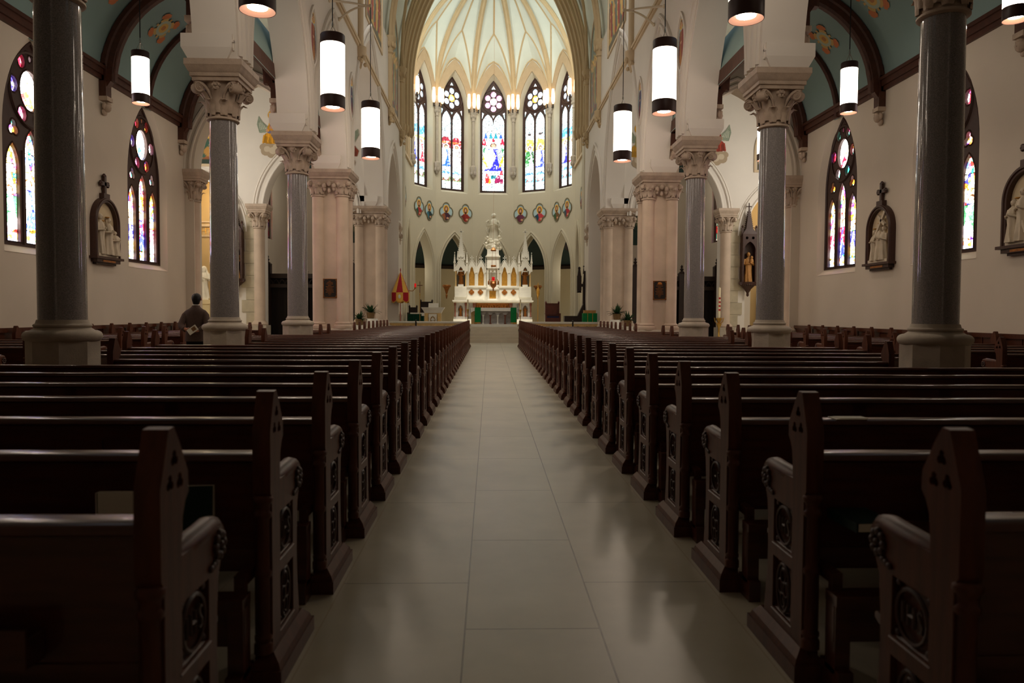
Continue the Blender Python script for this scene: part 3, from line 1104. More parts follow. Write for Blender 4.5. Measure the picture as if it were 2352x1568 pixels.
PY0, PS = 3.687, 0.92874
for s in (-1, 1):
    for i in range(-2, 30):
        y = PY0 + PS * i
        short = i in (5, 10, 11, 16, 17, 21, 22) or i > 22
        L = (4.44 if short else 5.62) - .98
        n = i + 2
        lab = 'dark oak pew, %s from the camera, %s of the centre aisle' % (nth(n), SIDE[s][7:])
        make_pew(s * .98, y, L, s, lab, 'pews along the centre aisle', i < 14)
    for i in range(5, 21):
        y = PY0 + PS * i
        if s < 0 and i == 99: continue
        lab = 'dark oak side-aisle pew against the wainscot, %s from the camera, %s' % (nth(i - 5), SIDE[s][7:])
        make_pew(s * 6.93, y, 2.6, s, lab, 'pews in the side aisles', False)

# books and papers left in the pews
def book(name, w, h, t, cover, loc, rot, label, group=None):
    o = thing(name, label, 'book', loc, group)
    b = MB()
    b.box(0, w, 0, t * .06, 0, h)
    b.box(0, w, t * .94, t, 0, h)
    b.box(-.004, .004, 0, t, 0, h)
    p = b.build('cover', cover, o, origin=(0, 0, 0), smooth=0)
    b = MB()
    b.box(.003, w - .003, t * .06, t * .94, .004, h - .002)
    p2 = b.build('page_block', PAPER, o, origin=(0, 0, 0), smooth=0)
    o.rotation_euler = rot
    return o
ypew = lambda i: PY0 + PS * i
book('hymnal', .165, .22, .055, BOOKG, (-1.39, ypew(-1) + .012, .531), (radians(-4), 0, radians(6)), 'green hymnal with pale page edges standing in the second pew\'s rack, man\'s side')
book('missalette', .2, .20, .03, PAPER, (-1.64, ypew(-1) + .016, .531), (0, 0, 0), 'white booklet in the rack, mostly hidden by the nearest bench end, man\'s side')
book('hymnal', .15, .21, .034, BOOKG, (1.11, ypew(-1) + .06, .622), (radians(90), 0, radians(3)), 'dark green hymnal lying flat on the rack of the second pew, wooden shrine\'s side')
book('hymnal', .15, .2, .045, BOOKB, (1.52, ypew(-1) + .014, .531), (0, 0, radians(-2)), 'black hymnal upright in the rack by the nearest bench end, wooden shrine\'s side')
b = MB()
b.box(0, .16, 0, .1, 0, .004)
b.box(.02, .17, .01, .09, .004, .007)
tag(b.build('leaflet', PAPER, origin=(0, 0, 0), smooth=0, loc=(1.57, ypew(0) + .05, .867)), 'white leaflet lying on the top rail of the third pew, wooden shrine\'s side', 'leaflet')
b = MB()
b.box(0, .15, 0, .1, 0, .012)
tag(b.build('leaflet', PAPER, origin=(0, 0, 0), smooth=0, loc=(1.70, ypew(-1) + .0, .622)), 'white leaflet beside the black hymnal at the edge of the picture', 'leaflet')

# ------------------------------------------------------------------ granite columns
def volute(b, cx, cy, cz, ang, r=.1, t=.13):
    """scroll whose axle is horizontal and square to the diagonal direction ang"""
    ax = Vector((-sin(ang), cos(ang), 0))
    M = Matrix.Translation((cx, cy, cz)) @ ax.to_track_quat('Z', 'X').to_matrix().to_4x4()
    b.lathe([(r * .2, -t / 2), (r * .86, -t / 2), (r, -t * .3), (r * .9, 0), (r, t * .3), (r * .86, t / 2), (r * .2, t / 2)], 12, M=M)
    for sg in (-1, 1):
        path = []
        for k in range(22):
            a = k / 21 * 2 * pi * 1.7
            rr = r * .95 - r * .75 * k / 21
            path.append((rr * cos(a), rr * sin(a), sg * t * .52))
        b.tube(path, r * .13, 5, M=M)
        b.ball((0, 0, sg * t * .54), r * .22, 6, 5, M=M)

def leaf(b, base, top, out, w, droop, ang, cx, cy):
    """one acanthus leaf hugging the bell and curling outwards at its tip"""
    rows = []
    dx, dy = cos(ang), sin(ang)
    for i in range(8):
        q = i / 7
        z = base + (top - base) * min(1, q * 1.12) - (droop * max(0, q - .78) / .22)
        r = out(z) + .022 + .085 * max(0, q - .55) ** 1.3 * 3.6
        ww = w * (0.75 + .5 * sin(pi * min(1, q * 1.0)) - .65 * max(0, q - .75) * 2)
        row = []
        for k in range(5):
            u = (k / 4 - .5) * ww
            bump = .035 * (1 - abs(k - 2) / 2) + .014 * (i % 2) * (k % 2)
            row.append((cx + dx * (r + bump) - dy * u, cy + dy * (r + bump) + dx * u, z))
        rows.append(row)
    b.grid(rows)

def capital(b, cx, cy, z0, r0, r1, z1, half, seed=0, square=False):
    h = z1 - z0
    def bell(z):
        q = max(0, min(1, (z - z0) / h))
        return r0 + (r1 - r0) * q ** 2.2
    b.lathe([(bell(z0 + h * q / 8), z0 + h * q / 8) for q in range(9)], 24, (cx, cy, 0))
    for j in range(8):
        a = 2 * pi * j / 8 + pi / 8
        leaf(b, z0 + .02, z0 + h * .52, bell, r0 * .62, .05, a, cx, cy)
    for j in range(8):
        a = 2 * pi * j / 8
        leaf(b, z0 + .1 * h, z0 + h * .82, bell, r0 * .6, .06, a, cx, cy)
    for j in range(4):
        a = pi / 4 + j * pi / 2
        R = half * 1.16
        volute(b, cx + cos(a) * R, cy + sin(a) * R, z1 - .13, a, r0 * .40, r0 * .6)
        # stalks rising from the bell to the scroll
        for sg in (-1, 1):
            a2 = a + sg * .42
            pts = []
            for k in range(7):
                q = k / 6
                aa = a2 + (a - a2) * q ** 1.5
                rr = bell(z0 + h * .45) + .03 + (R - bell(z0 + h * .45)) * q ** 1.2
                pts.append((cx + cos(aa) * rr, cy + sin(aa) * rr, z0 + h * .5 + (z1 - .03 - z0 - h * .5) * sin(q * pi / 2)))
            b.tube(pts, [.02 + .022 * k / 6 for k in range(7)], 6)
        # face flower between the scrolls
        a = j * pi / 2
        R = half * .86
        fx, fy = cx + cos(a) * R, cy + sin(a) * R
        for k in range(6):
            t = 2 * pi * k / 6
            b.ball((fx - sin(a) * .05 * cos(t), fy + cos(a) * .05 * cos(t), z1 - .07 + .05 * sin(t)), .036, 6, 5)
        b.ball((fx + cos(a) * .03, fy + sin(a) * .03, z1 - .07), .03, 6, 5)
        b.tube([(cx + cos(a) * (bell(z) + .02), cy + sin(a) * (bell(z) + .02), z) for z in (z0 + h * .3, z0 + h * .55, z0 + h * .8)] + [(fx, fy, z1 - .12)], .022, 5)

def abacus(b, cx, cy, z0, half, hx=None):
    hx = hx or half
    k = hx - half
    # (height, half width): concave sides are left out at this size, the mouldings step outwards
    prof = [(0, .80), (.06, .80), (.07, .86), (.13, .86), (.15, .90), (.20, .95), (.24, .985), (.25, 1.0), (.35, 1.0)]
    rings = []
    for z, f in prof:
        a, c = f * half + k, f * half
        rings.append([(cx - a, cy - c, z0 + z), (cx + a, cy - c, z0 + z), (cx + a, cy + c, z0 + z), (cx - a, cy + c, z0 + z)])
    b.loft(rings)

def granite_column(x, y, label):
    t = thing('granite_column', label, 'column', (x, y, 0), 'granite columns of the nave')
    b = MB()
    b.lathe([(.46, 0), (.46, .12), (.44, .2), (.385, .42), (.372, .5), (.372, 1.06)], 8, (x, y, 0), a0=pi / 8, a1=2 * pi + pi / 8)
    b.build('plinth', STONE_B, t, smooth=20)
    b = MB()
    prof = [(.36, 1.05), (.385, 1.06)] + [(.355 + .05 * cos(a), 1.13 + .062 * sin(a)) for a in [(-pi / 2 + pi * k / 10) for k in range(1, 10)]]
    prof = [(.34, 1.05)] + [(.325 + .075 * cos(a), 1.115 + .065 * sin(a)) for a in [(-pi / 2 + pi * k / 12) for k in range(13)]]
    prof += [(.30, 1.195), (.285, 1.205), (.285, 1.215)] + [(.272 + .022 * cos(a), 1.235 + .02 * sin(a)) for a in [(-pi / 2 + pi * k / 6) for k in range(7)]]
    prof += [(.268, 1.262), (.262, 1.285), (.256, 1.30), (.2, 1.301)]
    b.lathe(prof, 36, (x, y, 0))
    b.build('base', STONE_B, t, smooth=40)
    b = MB()
    b.lathe([(.248, 1.295), (.247, 2.2), (.244, 3.2), (.238, 4.2), (.232, 4.84)], 48, (x, y, 0))
    b.build('shaft', GRANITE, t, smooth=40)
    b = MB()
    b.lathe([(.2, 4.81), (.262, 4.815), (.282, 4.83), (.282, 4.85), (.262, 4.868), (.236, 4.875)], 28, (x, y, 0))
    capital(b, x, y, 4.87, .236, .36, 5.46, .40)
    b.build('capital', STONE, t, smooth=50)
    b = MB()
    abacus(b, x, y, 5.45, .5)
    b.build('abacus', STONE, t, smooth=20)
    return t
for k, y in enumerate((8.63, 13.83, 19.03)):
    for s in (-1, 1):
        granite_column(s * 5.03, y, '%s polished grey granite column with a carved capital, %s of the nave' % (
            ('nearest', 'second', 'third')[k], 'standing man\'s side' if s < 0 else 'wooden shrine\'s side'))

def uplight(x, y, half, label):
    s = 1 if x > 0 else -1
    t = thing('uplight_box', label, 'light fixture', (x, y, 5.8), 'white uplight boxes on the capitals')
    b = MB()
    f = y - half - .02
    xa, xb = sorted((x + s * .54, x - s * .34))
    g = f + .10
    b.add([(xa, f, 6.22), (xb, f, 6.22), (xb, g, 6.22), (xa, g, 6.22), (xa, f, 5.99), (xb, f, 5.99), (xb, g, 5.99), (xa, g, 5.99),
           (xa + .1, f + .05, 5.802), (xb - .1, f + .05, 5.802), (xb - .1, g, 5.802), (xa + .1, g, 5.802)],
          [(0, 1, 2, 3), (0, 1, 5, 4), (1, 2, 6, 5), (3, 2, 6, 7), (0, 3, 7, 4), (4, 5, 9, 8), (5, 6, 10, 9), (7, 6, 10, 11), (4, 7, 11, 8), (8, 9, 10, 11)])
    b.build('housing', PLASTER_W, t, smooth=0)
    b = MB()
    xx = x - s * .34
    b.box(*sorted((xx, xx - s * .02)), f + .01, f + .14, 6.08, 6.12)
    b.box(*sorted((xx, xx - s * .02)), f + .06, f + .09, 5.95, 6.21)
    b.build('end_bracket', PLASTER_W, t, smooth=0)
for s in (-1, 1):
    for k, (x, y, h) in enumerate(((5.03, 13.83, .5), (5.03, 19.03, .5), (5.15, 24.0, .62), (5.2, 32.0, .68))):
        uplight(s * x, y, h, 'white uplight box on the capital of the %s, %s' % (('second granite column', 'third granite column', 'pier with the bronze plaque', 'limestone pier behind the plants')[k], 'standing man\'s side' if s < 0 else 'wooden shrine\'s side'))

# ------------------------------------------------------------------ clustered limestone piers
def pier(x, y, half, label, z_cap=5.0, rs=.19):
    t = thing('limestone_pier', label, 'pier', (x, y, 0), 'clustered limestone piers')
    b = MB()
    hh = half + .1
    b.box(x - hh, x + hh, y - hh, y + hh, 0, .84)
    b.frus(x, y, .84, hh, hh, .9, half + .05, half + .05)
    b.build('plinth', STONE_B, t, smooth=0)
    b = MB()
    b.frus(x, y, .89, half - .12, half - .12, 5.45, half - .12, half - .12)
    b.build('core', STONE_P, t, smooth=0)
    o = half - rs
    for sx in (-1, 1):
        for sy in (-1, 1):
            b = MB()
            c = (x + sx * o, y + sy * o, 0)
            b.lathe([(rs + .09, .88), (rs + .10, .93), (rs + .085, .99), (rs + .04, 1.02), (rs + .05, 1.06), (rs + .01, 1.1), (rs, 1.12), (rs, z_cap)], 18, c)
            b.build('shaft', STONE_P, t, smooth=40)
    b = MB()
    for sx in (-1, 1):
        for sy in (-1, 1):
            cx, cy = x + sx * o, y + sy * o
            b.lathe([(rs * .9, z_cap - .03), (rs + .035, z_cap - .02), (rs + .035, z_cap + .02), (rs, z_cap + .04), (rs, z_cap + .1), (rs + .12, 5.46)], 16, (cx, cy, 0))
            def bell(z): return rs + .12 * max(0, (z - z_cap) / (5.46 - z_cap)) ** 2
            for j in range(8):
                leaf(b, z_cap + .05, 5.3, bell, .15, .06, 2 * pi * j / 8, cx, cy)
            a = atan2(sy, sx)
            volute(b, cx + cos(a) * .3, cy + sin(a) * .3, 5.36, a, .08, .11)
    b.frus(x, y, z_cap + .12, half - .12, half - .12, 5.46, half + .02, half + .02)
    for side in range(4):
        for k in range(7):
            u = (k / 6 - .5) * 2 * half * .8
            q = half + .03
            dx, dy = ((u, -q), (q, u), (u, q), (-q, u))[side]
            b.ball((x + dx, y + dy, 5.3 + .06 * (k % 2)), (.075, .075, .085), 7, 5)
            b.ball((x + dx * .96, y + dy * .96, 5.16 + .05 * ((k + 1) % 2)), (.05, .05, .08), 6, 5)
    b.build('capital', STONE, t, smooth=50)
    b = MB()
    abacus(b, x, y, 5.45, half + .14)
    b.build('abacus', STONE, t, smooth=20)
    return t
for s in (-1, 1):
    pier(s * 5.17, 24.0, .56, 'clustered limestone pier that carries a dark bronze plaque, %s' % SIDE[s][7:])
    pier(s * 5.22, 32.0, .62, 'clustered limestone pier behind the potted plants, %s' % SIDE[s][7:])
    # slimmer respond next to the altar rail
    x, y = s * 5.0, 37.2
    t = thing('limestone_respond', 'slim limestone respond column at the end of the altar rail, %s' % SIDE[s][7:], 'column', (x, y, 0), 'limestone responds by the altar rail')
    b = MB()
    b.box(x - .42, x + .42, y - .46, y + .42, 0, 1.25)
    b.frus(x, y, 1.25, .46, .46, 1.32, .4, .4)
    b.build('plinth', STONE_B, t, smooth=0)
    b = MB()
    for dx, dy, r in ((-.14, -.14, .2), (.16, -.14, .2), (0, .1, .34)):
        b.lathe([(r + .07, 1.3), (r + .08, 1.36), (r + .03, 1.44), (r, 1.48), (r, 4.75)], 16, (x + dx, y + dy, 0))
    b.build('shaft', STONE_P, t, smooth=40)
    b = MB()
    capital(b, x, y, 4.7, .34, .42, 5.3, .38)
    b.build('capital', STONE, t, smooth=50)
    b = MB()
    abacus(b, x, y, 5.28, .45)
    b.frus(x, y, 5.63, .4, .4, 5.8, .38, .4)
    b.build('abacus', STONE, t, smooth=20)

def half_column(x, y, r, z_cap, label, s):
    t = thing('engaged_column', label, 'column', (x, y, 0), 'engaged limestone columns')
    b = MB()
    b.box(x - r - .14, x + r + .14, y - r - .14, y + .3, 0, .85)
    b.build('plinth', STONE_B, t, smooth=0)
    b = MB()
    b.lathe([(r + .11, .84), (r + .12, .9), (r + .06, .98), (r + .02, 1.02), (r, 1.06), (r, z_cap + .02)], 18, (x, y, 0))
    b.build('shaft', STONE_P, t, smooth=40)
    b = MB()
    b.lathe([(r, z_cap - .04), (r + .04, z_cap - .03), (r + .04, z_cap + .01), (r, z_cap + .03)], 18, (x, y, 0))
    capital(b, x, y, z_cap, r, r + .09, 5.46, r + .12)
    b.build('capital', STONE, t, smooth=50)
    b = MB()
    abacus(b, x, y, 5.45, r + .22)
    b.build('abacus', STONE, t, smooth=20)
for s in (-1, 1):
    half_column(s * 9.5, 23.95, .17, 4.86, 'slim engaged limestone column at the far end of the side-aisle wall, %s' % SIDE[s][7:], s)
    half_column(s * 9.72, 31.35, .22, 4.86, 'engaged limestone column under the chapel arch of the transept, %s' % SIDE[s][7:], s)
    b = MB()
    for k in range(9):
        w = .48 if k % 2 else .3
        b.box(*sorted((s * 9.9, s * (9.95 + w))), 31.26, 31.5, .9 + k * .5, .9 + (k + 1) * .5 - .012)
    b.box(*sorted((s * 9.9, s * 10.2)), 31.24, 31.5, 5.45, 5.8)
    struct(b.build('trim_%s_quoins' % ('left' if s < 0 else 'right'), STONE_Y, smooth=0))
# ------------------------------------------------------------------ stained glass windows
WARM = [(255, 246, 225), (255, 250, 235), (255, 240, 200), (255, 160, 40), (255, 236, 190), (255, 190, 60), (240, 110, 40), (220, 50, 40), (60, 60, 220), (120, 60, 190), (40, 150, 120), (255, 250, 240), (250, 220, 120), (90, 130, 240), (230, 80, 130)]
COOLW = [(235, 255, 255), (215, 245, 250), (245, 255, 250), (225, 240, 255), (200, 235, 235), (255, 255, 245)]
def lancet_pic(k, seed, scheme, aspect):
    """canopy above, a robed saint, panel below"""
    rnd = random.Random(seed)
    if scheme == 'aisle':
        pc = Pic(mosaic((5, 20), WARM, .10, seed), leads(8, 36, seed, .05))
        pc.p([(.16, .14), (.84, .14), (.84, .60), (.16, .60)], rnd.choice([(150, 60, 60), (70, 70, 170), (60, 120, 90), (250, 230, 200)]))
        pc.p([(.2, .55), (.5, .78), (.8, .55)], (255, 240, 200))
        pc.p([(.3, .55), (.5, .70), (.7, .55)], (250, 200, 120))
        pairs = [((220, 30, 50), (250, 240, 240)), ((60, 70, 235), (235, 40, 60)), ((255, 250, 250), (90, 180, 110)), ((250, 245, 245), (230, 60, 90)), ((70, 90, 240), (255, 250, 240)), ((250, 210, 110), (60, 60, 210))]
        r, c = pairs[(k + seed) % len(pairs)]
        figure(pc, .5, .14, .44, r, c, halo=(255, 236, 170), w=.9, aspect=aspect * .8)
        pc.p([(.05, .0), (.95, .0), (.95, .10), (.05, .10)], (200, 220, 250))
        pc.p([(.2, .02), (.8, .02), (.8, .085), (.2, .085)], (150, 150, 250))
        pc.e(.5, .052, .2, .024, (250, 150, 60))
        for v in (.115, .30, .46, .62, .78):
            pc.p([(0, v), (1, v), (1, v + .008), (0, v + .008)], (8, 8, 8))
    else:
        pc = Pic(mosaic((7, 26), COOLW, .05, seed))
    return pc

ROSE_PAL = [(220, 40, 60), (80, 70, 230), (250, 170, 50), (250, 230, 240), (60, 160, 140), (240, 90, 150)]
def aisle_window(s, yc, k, n):
    """three lancets, quatrefoils and a great oval rose, in a dark wooden tracery"""
    x = s * 9.92
    z0, zs, rise, a = 2.74, 4.98, 2.02, .99
    lab = '%s %s' % ('stained glass aisle window partly hidden by the nearest granite column,' if k == 0 else 'farther stained glass aisle window with a rose, wholly clear of the columns,', SIDE[s][7:])
    o = thing('window_%d' % n, lab, 'window', (x, yc, z0), 'stained glass windows of the side aisles')
    o['kind'] = 'structure'
    outer = arch_hole(yc, a, z0, zs, rise, 14)
    hs = []
    for c, ap in ((-.62, 4.82), (0, 5.2), (.62, 4.82)):
        hs.append(arch_hole(yc + c, .235, z0 + .07, ap - .5, .5, 7))
    for c in (-.58, .58):
        hs.append(foil(yc + c, 5.11, .085, .10, 3, 6))
    hs.append(circ(yc, 6.0, .36, 20, .43))
    for j in range(6):
        t = pi / 2 + j * pi / 3 + pi / 6
        cy, cz = yc + .555 * cos(t), 6.0 + .625 * sin(t)
        if abs(cy - yc) < .62 and cz < 6.6:
            hs.append(circ(cy, cz, .165 if cz < 6.3 else .14, 10, .18 if cz < 6.3 else .16))
    hs.append(circ(yc, 6.66, .07, 8, .08))
    b = MB()
    b.plate(outer, hs, -.05, .05, fX(x, s))
    for h in hs:
        b.tube([(x - s * .05, u, v) for u, v in h], .022, 4, closed=True)
    b.tube([(x - s * .05, u, v) for u, v in outer], .045, 5, closed=True)
    b.tube([(x - s * .055, u, v) for u, v in circ(yc, 6.0, .70, 28, .78)], .04, 5, closed=True)
    for c in (-.31, .31):
        b.tube([(x - s * .05, yc + c, z) for z in (z0, 3.5, 4.7)], .04, 6)
    b.build('tracery', TRACERY, o, smooth=30)
    xg = x + s * .03
    for j, (c, ap) in enumerate(((-.62, 4.82), (0, 5.2), (.62, 4.82))):
        pc = lancet_pic(j, 11 + n * 3 + j, 'aisle', .48 / (ap - z0))
        u0, u1 = yc + c - .24, yc + c + .24
        fn = (lambda u, v, w: (xg, u, v)) if s > 0 else (lambda u, v, w: (xg, u, v))
        paint_grid('glass_light', pc, u0, u1, z0 + .06, ap + .01, 28, 120, fn, GLASS_A, o, boost=BOOST)
    pc = Pic(mosaic((9, 9), ROSE_PAL, .07, 40 + n), leads(16, 16, n, .06))
    pc.e(.5, .5, .27, .28, (255, 250, 245))
    bust(pc, .5, .29, .36, ((225, 30, 60), (240, 160, 70), (60, 120, 210), (230, 60, 90))[n % 4], ((240, 200, 180), (200, 60, 60), (250, 210, 120), (250, 220, 200))[n % 4], halo=(255, 230, 150), skin=(255, 235, 215), hair=(240, 190, 120))
    paint_grid('glass_rose', pc, yc - .75, yc + .75, 5.2, 6.8, 60, 66, lambda u, v, w: (xg + s * .004, u, v), GLASS_A, o, boost=BOOST, inside=in_arch(yc, a - .02, z0, zs, rise - .03))
    b = MB()
    for e in (-.74, -.28):
        pass
    pc = Pic(mosaic((4, 6), WARM, .1, 50 + n))
    for c in (-.58, .58):
        paint_grid('glass_quatrefoil', pc, yc + c - .2, yc + c + .2, 4.93, 5.32, 12, 12, lambda u, v, w: (xg + s * .008, u, v), GLASS_A, o, boost=BOOST)
    b = MB()
    b.add([(s * 9.9, yc - .99, 2.74), (s * 9.9, yc + .99, 2.74), (s * 9.69, yc + 1.2, 2.57), (s * 9.69, yc - 1.2, 2.57)], [(0, 1, 2, 3)])
    b.box(*sorted((s * 9.84, s * 9.92)), yc - .99, yc + .99, 2.71, 2.75)
    b.build('window_sill', PLASTER, o, smooth=0)
    return o
wn = 1
for s in (-1, 1):
    BOOST = 3.2 if s < 0 else 1.9
    for k, yc in enumerate((16.2, 21.25)):
        aisle_window(s, yc, k, wn)
        wn += 1

def apse_window(k, n):
    f = fF(k, .45)
    mx, my = f(0, 0, 0)[:2]
    where = ('outermost bay, man\'s side', 'second bay, man\'s side, with a crucifixion', 'central, above the high altar', 'second bay, shrine side, with a figure in blue', 'outermost bay, shrine side')[k]
    o = thing('window_%d' % n, 'tall pale stained glass apse window: %s' % where, 'window', (mx, my, 9.45), 'stained glass windows of the apse')
    o['kind'] = 'structure'
    z0, zs, rise, a = 9.45, 14.6, 2.2, .85
    outer = arch_hole(0, a, z0, zs, rise, 14)
    hs = []
    if k == 2:
        P = [(-.72, 9.56), (.72, 9.56), (.72, 14.0)] + [p for p in reversed(arch(.37, .35, 14.0, .62, 7))][1:-1] + [(.02, 13.95), (-.02, 13.95)] + [p for p in reversed(arch(-.37, .35, 14.0, .62, 7))][1:-1] + [(-.72, 14.0)]
        hs.append(P)
    else:
        for c in (-.385, .385):
            hs.append(arch_hole(c, .325, 9.56, 13.95, .65, 8))
    for j in range(6):
        t = pi / 2 + j * pi / 3
        hs.append(circ(.43 * cos(t), 15.45 + .47 * sin(t), .185, 14, .2))
    hs.append(circ(0, 15.45, .235, 16, .25))
    hs.append([(-.1, 14.55), (.1, 14.55), (0, 14.35)])
    hs.append([(-.16, 16.22), (.16, 16.22), (0, 16.5)])
    for sg in (-1, 1):
        hs.append([(sg * .76, 14.75), (sg * .76, 14.3), (sg * .62, 14.68)])
        hs.append([(sg * .60, 16.0), (sg * .49, 16.12), (sg * .46, 15.98)])
    b = MB()
    b.plate(outer, hs, -.05, .05, f)
    b.tube([f(u, v, -.05) for u, v in circ(0, 15.45, .74, 28, .78)], .05, 5, closed=True)
    b.tube([f(u, v, -.05) for u, v in outer], .05, 5, closed=True)
    if k != 2:
        b.tube([f(0, v, -.05) for v in (9.46, 11, 14.2)], .06, 6)
    b.build('tracery', TRACERY, o, smooth=30)
    # picture
    rnd = random.Random(k)
    pc = Pic(mosaic((9, 34), COOLW, .045, 70 + k), leads(18, 70, k, .06))
    asp = 1.7 / 7.3
    def V(z): return (z - 9.45) / 7.3
    if k == 2:
        for j, c in enumerate(((40, 90, 190), (30, 140, 160), (30, 140, 160), (40, 90, 190))):
            u = .2 + .2 * j
            pc.p([(u - .07, V(13.05)), (u + .07, V(13.05)), (u, V(13.5))], c)
        for u in (.14, .5, .86):
            pc.p([(u - .12, V(12.6)), (u + .12, V(12.6)), (u, V(13.1))], (190, 30, 60))
        figure(pc, .5, V(10.9), .26, (40, 40, 215), (225, 235, 250), halo=(255, 255, 250), w=1.0, aspect=asp * 1.1)
        for sg in (-1, 1):
            pc.p([(.5 + sg * .2, V(11.0)), (.5 + sg * .40, V(11.5)), (.5 + sg * .40, V(12.0)), (.5 + sg * .33, V(11.7)), (.5 + sg * .24, V(11.3))], (245, 185, 40))
            pc.p([(.5 + sg * .42, V(12.3)), (.5 + sg * .30, V(12.5)), (.5 + sg * .36, V(12.0))], (60, 140, 90))
        pc.p([(.2, V(10.05)), (.36, V(10.1)), (.33, V(10.6)), (.24, V(10.75)), (.18, V(10.4))], (220, 40, 40))
        pc.p([(.3, V(10.05)), (.42, V(10.08)), (.38, V(10.45))], (240, 170, 50))
        pc.p([(.55, V(10.1)), (.9, V(10.05)), (.88, V(10.5)), (.7, V(10.62)), (.58, V(10.4))], (130, 20, 70))
        pc.p([(.4, V(10.35)), (.62, V(10.4)), (.6, V(10.62)), (.42, V(10.6))], (20, 110, 120))
        pc.p([(.75, V(10.6)), (.9, V(10.65)), (.86, V(10.95)), (.78, V(10.85))], (230, 50, 70))
    else:
        sets = {0: [((50, 60, 215), (245, 250, 255)), ((220, 30, 60), (250, 240, 240))], 1: [((40, 100, 190), (250, 250, 250)), ((255, 245, 235), (235, 225, 225))],
                3: [((240, 250, 250), (60, 130, 70)), ((70, 90, 230), (250, 245, 250))], 4: [((60, 60, 190), (240, 250, 250)), ((200, 30, 70), (250, 240, 240))]}[k]
        for j, u in enumerate((.27, .73)):
            if k == 1:
                pc.p([(u - .2, V(12.2)), (u + .2, V(12.25)), (u + .2, V(12.7)), (u + .05, V(12.95)), (u - .12, V(12.9)), (u - .2, V(12.75))], (150, 30, 50))
                pc.p([(u - .2, V(12.5)), (u + .2, V(12.55)), (u + .2, V(12.62)), (u - .2, V(12.6))], (240, 120, 60))
                pc.p([(u - .2, V(11.3)), (u + .2, V(11.3)), (u + .2, V(11.55)), (u - .2, V(11.5))], (110, 100, 200))
            if k in (0, 4):
                pc.p([(u - .2, V(12.6)), (u + .2, V(12.8)), (u + .2, V(13.3)), (u - .2, V(13.1))], (90, 170, 215))
                pc.p([(u - .2, V(12.3)), (u + .2, V(12.4)), (u + .2, V(12.6)), (u - .2, V(12.6))], (200, 220, 120))
            if k == 3:
                pc.p([(u - .2, V(12.1)), (u + .2, V(12.1)), (u + .16, V(12.8)), (u - .12, V(12.9))], (235, 205, 90))
                pc.e(u, V(13.2), .09, .012, (70, 60, 60))
            figure(pc, u, V(11.0), .20, sets[j][0], sets[j][1], halo=(255, 250, 235), w=.8, aspect=asp * 1.15)
            pc.p([(u - .2, V(10.05)), (u + .2, V(10.05)), (u + .2, V(10.35)), (u - .2, V(10.3))], (120, 190, 215) if k > 2 else (110, 130, 90))
            pc.p([(u - .16, V(10.1)), (u + .1, V(10.12)), (u + .14, V(10.26)), (u - .1, V(10.28))], (130, 60, 50))
            pc.p([(u - .2, V(10.55)), (u + .2, V(10.55)), (u + .1, V(10.7)), (u - .12, V(10.68))], (90, 150, 220))
            pc.e(u, V(10.3), .1, .022, (250, 250, 250))
    pc.e(.5, V(15.45), .155, .038, (250, 190, 70) if k != 2 else (255, 250, 220))
    pc.e(.5, V(15.45), .08, .02, (255, 240, 220))
    for j in range(6):
        t = pi / 2 + j * pi / 3
        u, v = .5 + .43 * cos(t) / 1.7, V(15.45 + .47 * sin(t))
        pc.e(u, v, .11, .027, (200, 230, 255) if k != 2 else (235, 120, 190))
        pc.e(u, v, .08, .02, (250, 252, 255))
    paint_grid('stained_glass', pc, -.85, .85, 9.45, 16.75, 60, 190, fF(k, .47), GLASS_B, o, inside=in_arch(0, .84, 9.4, zs, rise - .03))
    return o
for k in range(5):
    apse_window(k, wn)
    wn += 1
# small windows of the side chapels
for s in (-1, 1):
    o = thing('window_%d' % wn, 'narrow stained glass window high in the transept chapel, %s' % SIDE[s][7:], 'window', (s * 10.7, 35.6, 4.85), 'stained glass windows of the chapels')
    o['kind'] = 'structure'
    b = MB()
    b.plate(arch_hole(35.6, .74, 4.83, 7.6, 1.22, 10), [arch_hole(35.6 - .34, .24, 4.95, 7.2, .5, 6), arch_hole(35.6 + .34, .24, 4.95, 7.2, .5, 6), circ(35.6, 8.1, .22, 12)], 0, .1, fX(s * 10.72, s))
    b.build('tracery', TRACERY, o, smooth=30)
    paint_grid('stained_glass', Pic(mosaic((6, 18), WARM, .08, 90 + s)), 34.9, 36.3, 4.9, 8.4, 24, 60, fX(s * 10.8, s), GLASS_C, o)
    wn += 1
    o = thing('window_%d' % wn, 'small arched stained glass window at the back of the chapel, %s' % SIDE[s][7:], 'window', (s * 7.35, 39.4, 1.9), 'stained glass windows of the chapels')
    o['kind'] = 'structure'
    pc = Pic(mosaic((6, 12), COOLW + WARM[3:6], .08, 95 + s))
    figure(pc, .5, .1, .62, (50, 60, 200), (240, 240, 250), w=.8, aspect=.55)
    paint_grid('stained_glass', pc, s * 7.35 - .36, s * 7.35 + .36, 1.93, 3.2, 24, 44, fY(39.45), GLASS_C, o)
    b = MB()
    b.plate([(s * 7.35 + u, v) for u, v in arch_hole(0, .36, 1.92, 2.55, .66, 8)], [[(s * 7.35 + u, v) for u, v in arch_hole(0, .29, 1.98, 2.55, .56, 8)]], -.03, .03, fY(39.42))
    b.tube([(s * 7.35, 39.4, 1.95), (s * 7.35, 39.4, 3.1)], .02, 4)
    b.build('tracery', TRACERY, o, smooth=30)
    wn += 1

